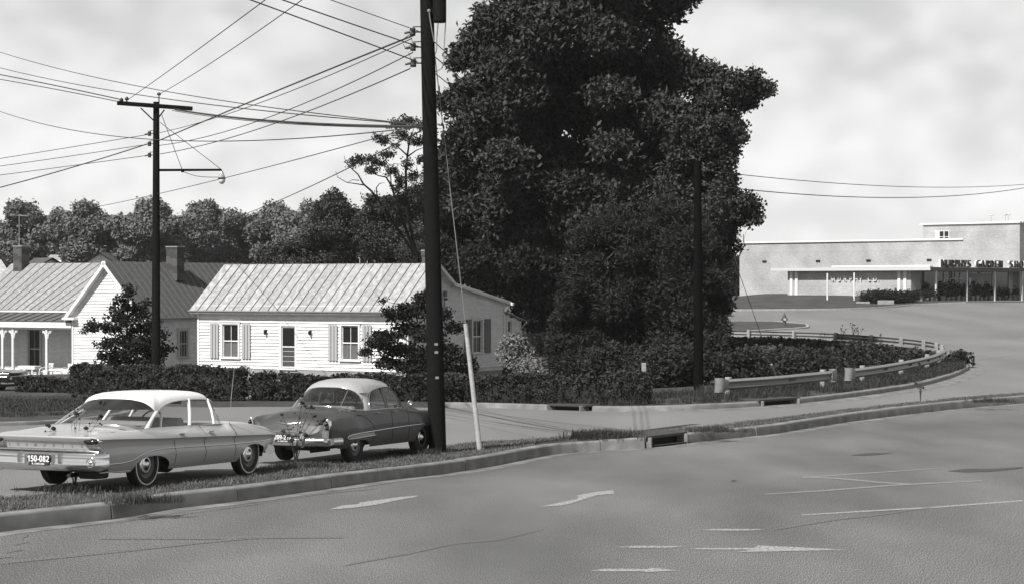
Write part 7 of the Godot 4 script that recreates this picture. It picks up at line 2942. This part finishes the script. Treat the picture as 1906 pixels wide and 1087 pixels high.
func build_plants() -> void:
	var small := leaf_spray(8, 0.12, 0.1, 0.06, 5)
	var bush := leaf_spray(9, 0.16, 0.15, 0.07, 6)
	hedge("low clipped hedge before the porch, ending at the taller hedge", [[30, 731], [80, 732], [134, 733]], 0.9, 0.45, mats["leaf_hedge"], small, "clipped hedges along the yard")
	hedge("taller clipped hedge between the low hedge and the gap", [[130, 735], [250, 741], [350, 744], [447, 746]], 1.1, 0.92, mats["leaf_hedge"], small, "clipped hedges along the yard")
	hedge("long clipped hedge running from the gap past the white house", [[466, 746], [640, 747], [760, 747.5], [900, 748], [1000, 751], [1100, 752.5], [1205, 752]], 1.0, 0.7, mats["leaf_hedge"], small, "clipped hedges along the yard")
	var f := shrub("flowering_shrub", "pale flowering shrub filling the gap between the hedges", gd(456, 79.0, 0.12), 0.75, 1.05, mats["leaf_flower"], small, 7)
	# pale brush right of the white house
	for c in [[985, 98.0, 2.2, 2.0, "tall pale sunlit brush beside the white house downpipe"], [1012, 102.0, 1.9, 1.6, "pale sunlit brush in the gap left of the dark trees"], [1000, 90.0, 1.9, 0.9, "low pale brush just behind the long hedge"], [970, 112.0, 1.9, 2.4, "pale brush behind the corner of the white house"]]:
		shrub("pale_brush", c[4], gd(c[0], c[1], 0.12), c[2], c[3], mats["leaf_pale"], bush, 12)
	# tangle at the hedge end and inside the rail loop
	var n := 0
	for c in [[1150, 77.0, 2.6, 1.3], [1215, 72.0, 2.2, 1.1], [1262, 68.0, 2.4, 1.2], [1195, 82.0, 2.6, 1.7], [1290, 73.0, 2.0, 1.5], [1120, 84.0, 2.4, 1.4], [1070, 86.0, 2.2, 1.3]]:
		var names := ["low dark bush at the hedge's right end", "dark bush beside the grey wooden fence stub", "rough bush just left of the guard rail end", "taller bush at the foot of the feathery trees", "dark bush at the foot of the hidden pole", "dark bush under the left feathery tree", "bush below the hanging branches beside the pale brush"]
		shrub("rough_bush", names[n], gd(c[0], c[1], 0.12), c[2], c[3], mats["leaf_mid"], bush, 10)
		n += 1
	for c in [[1372, 88, 3.4, 1.5], [1400, 78, 3.0, 1.3], [1420, 98, 3.6, 1.3], [1448, 86, 3.6, 1.5], [1480, 75, 2.8, 1.0], [1500, 92, 3.8, 1.3], [1530, 82, 3.4, 1.3], [1560, 92, 3.4, 1.3], [1590, 84, 3.2, 1.2], [1620, 92, 3.4, 1.2], [1650, 86, 2.8, 0.95], [1690, 90, 2.4, 0.8], [1465, 104, 3.8, 1.0], [1380, 108, 3.8, 0.9], [1345, 72, 2.6, 1.6], [1600, 98, 3.0, 0.9], [1540, 102, 3.4, 0.9]]:
		var seen_top: float = pchip([1340, 1390, 1490, 1572, 1671, 1740], [622, 628, 632, 636, 645, 658], c[0]) + 12.0
		var hh: float = clampf(CAM - (seen_top - HY) / F * c[1] - gd(c[0], c[1], 0.12).y, 0.22, 1.6)
		shrub("tangled_bush", "bush in the tangle enclosed by the curving guard rail", gd(c[0], c[1], 0.12), c[2], hh * rng.randf_range(0.6, 0.9), mats[["leaf_mid", "leaf_bush", "leaf_hedge", "grass_lawn"][rng.randi() % 4]], bush, 11, "bushes inside the guard rail loop")
	shrub("nose_weeds", "low dark weeds outside the rail at the island nose", g(1782, 679, 0.12), 0.9, 0.42, mats["leaf_mid"], bush, 7)
	# shrubs at the shop
	for c in [[1648, 173.0, 3.0, 0.95, "larger round flowering shrub before the shop's wing wall"], [1682, 174.0, 2.4, 0.85, "smaller round shrub below the right white pilasters"], [1625, 172.0, 1.3, 0.6, "small shrub at the left of the shop's shrub bed"]]:
		shrub("shop_shrub", c[4], gd(c[0], c[1], 0.15), c[2], c[3], mats["leaf_dark"], bush, 10)
	# plants in tubs under the porch
	var k := 0
	for px in [1716, 1727, 1738, 1757, 1766, 1775, 1784, 1794, 1812, 1820, 1828, 1836, 1845, 1862, 1873, 1890]:
		var d: float = 176.0 + (px - 1716) * 0.075
		var b := gd(px, d, 0.12)
		b.y = at(px, 561.5 - (px - 1716) * 0.022, d).y
		var wh := [0.5, 0.35, 0.42][k % 3] as float
		var t := thing("potted_plant", ["leftmost", "second", "third", "fourth", "fifth", "sixth", "seventh", "eighth", "ninth", "tenth", "eleventh", "twelfth", "thirteenth", "fourteenth", "fifteenth", "rightmost"][k] + " potted plant, counting from the left, under the shop porch", "potted plant", b, 0.0, "potted plants under the shop porch")
		var pm := MB.new()
		pm.lathe([[0.0, 0.0], [wh * 0.3, 0.0], [wh * 0.42, wh * 0.8], [wh * 0.46, wh * 0.84], [wh * 0.46, wh * 0.95], [0.0, wh * 0.9]], 12)
		obj("pot", pm, mats["concrete_light"] if k % 3 != 1 else mats["gutter"], t)
		var h := rng.randf_range(0.9, 1.6) if px > 1750 and px < 1850 else rng.randf_range(0.7, 1.0)
		scatter("leaves", t, bush, mats["leaf_dark"], fill([[Vector3(0, h * 0.62, 0), Vector3(0.34, h * 0.35, 0.34)], [Vector3(0.1, h * 0.85, 0.05), Vector3(0.22, h * 0.2, 0.22)]], 22.0))
		k += 1
	# wooden stub at the hedge end
	var ps := thing("fence_stub", "weathered grey wooden post at the right end of the long hedge", "post", g(1199, 733, 0.14))
	var pb := MB.new()
	pb.box(Vector3(0, 0.4, 0), Vector3(0.14, 1.1, 0.12), Basis.IDENTITY, 0.012)
	obj("post_shaft", pb, mats["rail_post"], ps)
	# grass
	var tuft := grass_tuft(9, 0.13, 8)
	var tall := grass_tuft(14, 0.32, 9)
	var gr := thing("verge_grass", "rough grass growing along the kerbed verge", "grass")
	gr.set_meta("kind", "stuff")
	var near_part := []
	var inner := []
	for i in kerb_line.size():
		near_part.append(kerb_back[i])
		inner.append(verge_back[i])
	var list := tufts_between(near_part, inner, 130.0, 0.02, 0.55)
	scatter("blades", gr, tuft, mats["grass_verge"], list, 0.3, 1.2)
	var wd := thing("weed_clump", "dark bushy weed clump on the verge left of the drain inlet", "weed", g(1128, 815, 0.03))
	var wl := []
	for i in 320:
		var q := Vector3(rng.randfn() * 0.36, 0, rng.randfn() * 0.3)
		wl.append(Transform3D(Basis(Vector3.UP, rng.randf() * TAU).scaled(Vector3.ONE * rng.randf_range(0.35, 0.85)), q))
	scatter("blades", wd, tall, mats["grass_lawn"], wl)
	n = 0
	for c in [[262, 936, 0.22, "dark weed patch hanging over the kerb below the pale car"], [1335, 803, 0.3, "weeds spilling over the kerb right of the drain inlet"], [1845, 748, 0.35, "small weed tuft on the kerb at the right"], [762, 846, 0.3, "weed tuft at the foot of the thick pole"], [560, 872, 0.25, "tuft round the foot of the weed by the dark car"], [140, 915, 0.3, "tuft round the foot of the weed by the pale car"]]:
		var wt := thing("weed_tuft", c[3], "weed", g(c[0], c[1], 0.03))
		var l2 := []
		for i in 90:
			l2.append(Transform3D(Basis(Vector3.UP, rng.randf() * TAU).scaled(Vector3.ONE * rng.randf_range(0.25, 0.6)), Vector3(rng.randfn() * c[2], 0.0, rng.randfn() * c[2] * 0.6)))
		scatter("blades", wt, tall, mats["grass_lawn"], l2)
	var lg := thing("lawn_grass", "mown grass of the dark lawn corner", "grass")
	lg.set_meta("kind", "stuff")
	list = tufts_between(evenly(gline([[-60, 786], [0, 784], [88, 781], [170, 775], [235, 764]]), 30), evenly(gline([[-60, 744], [0, 743], [88, 743], [170, 744], [250, 746]]), 30), 55.0, 0.1, 1.0)
	scatter("blades", lg, tuft, mats["grass_lawn"], list)
	var eg := thing("bank_grass", "rank grass on the bank between guard rail, hedge and kerb", "grass")
	eg.set_meta("kind", "stuff")
	list = tufts_between(evenly(gline([[480, 746], [700, 747], [830, 748], [944, 750], [1086, 754], [1183, 754.5], [1278, 752], [1423, 744], [1500, 738], [1608, 725], [1707, 710], [1773, 693], [1796, 684]], 0.14), 70), evenly(gline([[480, 738], [700, 739], [830, 740], [944, 742], [1086, 742], [1183, 738], [1278, 730], [1423, 712], [1500, 700], [1608, 690], [1707, 680], [1773, 674], [1790, 676]], 0.14), 70), 26.0, 0.14, 0.75)
	scatter("blades", eg, tall, mats["grass_lawn"], list, 0.6, 1.3)
	# tall dry weeds standing before the cars
	var b := g(138, 912, 0.03)
	var d := -b.z
	var tips := []
	for p in [[132, 737], [128, 768], [145, 768], [187, 750], [190, 772], [83, 794], [95, 798], [135, 811], [78, 820], [160, 796], [150, 740]]:
		tips.append(at(p[0], p[1], d))
	tall_weed("tall dry weed with dark seed heads in front of the pale car's boot", b, tips, [0.06, 0.0, 0.05, 0.07, 0.06, 0.06, 0.04, 0.05, 0.04, 0.03, 0.05], 0.006)
	b = g(549, 868, 0.03)
	d = -b.z
	tips = []
	for p in [[562, 736], [560, 749], [568, 757], [578, 757], [524, 771], [587, 772], [602, 781], [595, 789], [527, 802], [538, 808], [557, 805], [570, 808], [545, 818]]:
		tips.append(at(p[0], p[1], d))
	tall_weed("tall dry weed with dark seed heads in front of the dark car's boot", b, tips, [0.07, 0.08, 0.08, 0.07, 0.06, 0.04, 0.06, 0.05, 0.04, 0.05, 0.05, 0.06, 0.05], 0.009)
	b = g(1715, 747, 0.03)
	d = -b.z
	tips = []
	for p in [[1712, 676], [1706, 690], [1718, 700], [1708, 712], [1720, 722]]:
		tips.append(at(p[0], p[1], d))
	tall_weed("tall thin weed on the verge at the right, before the curving rail", b, tips, [0.1, 0.08, 0.1, 0.1, 0.08], 0.01)
	n = 0
	for c in [[1533, 622], [1568, 606], [1590, 603], [1600, 608], [1640, 622]]:
		var bb := g(c[0], 640, 0.14)
		tips = []
		for i in 5:
			tips.append(at(c[0] + rng.randf_range(-8, 8), c[1] + rng.randf_range(-2, 14), -bb.z))
		tall_weed(["leftmost tall weed sticking up behind the far guard rail", "second tall weed from the left above the far guard rail", "tallest weed above the far guard rail", "forked weed just right of the tallest above the far rail", "rightmost weed sticking up behind the far guard rail"][n], bb, tips, [0.06, 0.05, 0.05, 0.06, 0.04], 0.012)
		n += 1


func build_markings() -> void:
	var w: Material = mats["paint_white"]
	paint_mark("white arrow pointing left, nearest the kerb", [[612, 949], [636, 941.5], [668, 938.5], [668, 936], [700, 931.5], [745, 925.5], [778, 922.5], [776, 925], [742, 931], [712, 937.5], [700, 940], [655, 946]], w)
	paint_mark("white arrow pointing right, in the middle of the road", [[1003, 944], [1040, 936.5], [1075, 929], [1078, 925], [1072, 923], [1110, 916], [1142, 913], [1143, 919.5], [1112, 922], [1095, 927.5], [1060, 938.5], [1040, 942]], w)
	paint_mark("short white dash above the long arrow", [[1306, 987], [1330, 985], [1425, 985.5], [1400, 988], [1360, 988.5], [1330, 988]], w)
	paint_mark("left part of the long white arrow, a tapering dash", [[1145, 1019], [1190, 1016.5], [1278, 1017.5], [1250, 1020], [1190, 1020.5]], w)
	paint_mark("long white arrow with its head to the left", [[1286, 1021], [1405, 1020.5], [1412, 1016], [1460, 1018], [1578, 1024], [1520, 1025.5], [1430, 1027.5], [1370, 1028.5], [1404, 1024], [1300, 1023.5]], w)
	paint_mark("lowest white arrow near the bottom edge", [[1098, 1063], [1130, 1059.5], [1208, 1060], [1212, 1057.5], [1266, 1063], [1210, 1065.5], [1190, 1064.5], [1130, 1064.5]], w)
	paint_mark("long thin bright line at the right", [[1493, 958.5], [1600, 951.5], [1740, 943.5], [1906, 931], [1906, 933.5], [1740, 946], [1600, 954], [1494, 960]], w)
	paint_mark("faint upper parking line at the right", [[1494, 888], [1600, 881], [1740, 872], [1760, 872], [1600, 883], [1496, 890]], mats["paint_faint"])
	paint_mark("faint line crossing between the parking lines", [[1494, 887], [1560, 889.5], [1640, 897], [1695, 900], [1690, 902], [1640, 899.5], [1560, 892], [1494, 889]], mats["paint_faint"])
	paint_mark("faint lower parking line at the right", [[1424, 919.5], [1540, 912], [1660, 902.5], [1830, 894], [1830, 896], [1660, 905], [1540, 914.5], [1424, 921]], mats["paint_faint"])
	var k: Material = mats["tar_dark"]
	paint_mark("long dark tar patch at the right", [[1765, 877], [1800, 872.5], [1850, 873], [1906, 869], [1906, 872], [1850, 878], [1800, 879.5]], k)
	paint_mark("short dark tar patch behind the parking lines", [[1584, 847.5], [1615, 843.5], [1664, 843], [1640, 846.5], [1610, 848.5]], k)
	paint_mark("dark streak at the lower left", [[0, 1046], [110, 1034], [240, 1022], [380, 1007], [470, 1000], [470, 1003.5], [380, 1012], [240, 1027], [110, 1040], [0, 1051]], mats["tar_and_shadow_faint"])  # faint strip a little darker than the asphalt
	paint_mark("dark streak crossing the first one", [[185, 1001], [330, 1001], [460, 999.5], [640, 999], [640, 1002], [460, 1003.5], [330, 1005], [185, 1004.5]], mats["tar_and_shadow_faint"])  # second faint strip, same tone as the one above
	paint_mark("painted twig shadow at the left border of the road", [[-20, 1000], [20, 998], [52, 996], [40, 1004], [52, 1010], [24, 1016], [44, 1024], [10, 1030], [20, 1038], [-20, 1042]], mats["tar_and_shadow_faint"])  # cast twig shadow painted as a darker patch of road
	paint_mark("thin crack running near the gutter at the lower left", [[130, 981], [250, 966], [330, 958], [470, 938], [600, 918], [700, 909], [700, 910.5], [600, 920], [470, 940.5], [330, 960], [250, 968.5], [130, 983]], mats["tar_and_shadow_faint"])
	paint_mark("thin wandering crack between the two arrows", [[640, 1052], [760, 1030], [840, 1012], [930, 1004], [1010, 985], [1012, 986.5], [930, 1006], [842, 1014], [762, 1032], [642, 1054]], mats["tar_and_shadow_faint"])
	paint_mark("thin crack crossing under the bright parking line", [[1440, 986], [1560, 966], [1640, 958], [1755, 940], [1756, 942], [1640, 960], [1560, 968.5], [1440, 988]], mats["tar_and_shadow_faint"])
	paint_mark("small round oil spot in the middle of the road", [[1360, 895], [1366, 893.5], [1373, 895], [1366, 896.8]], k)
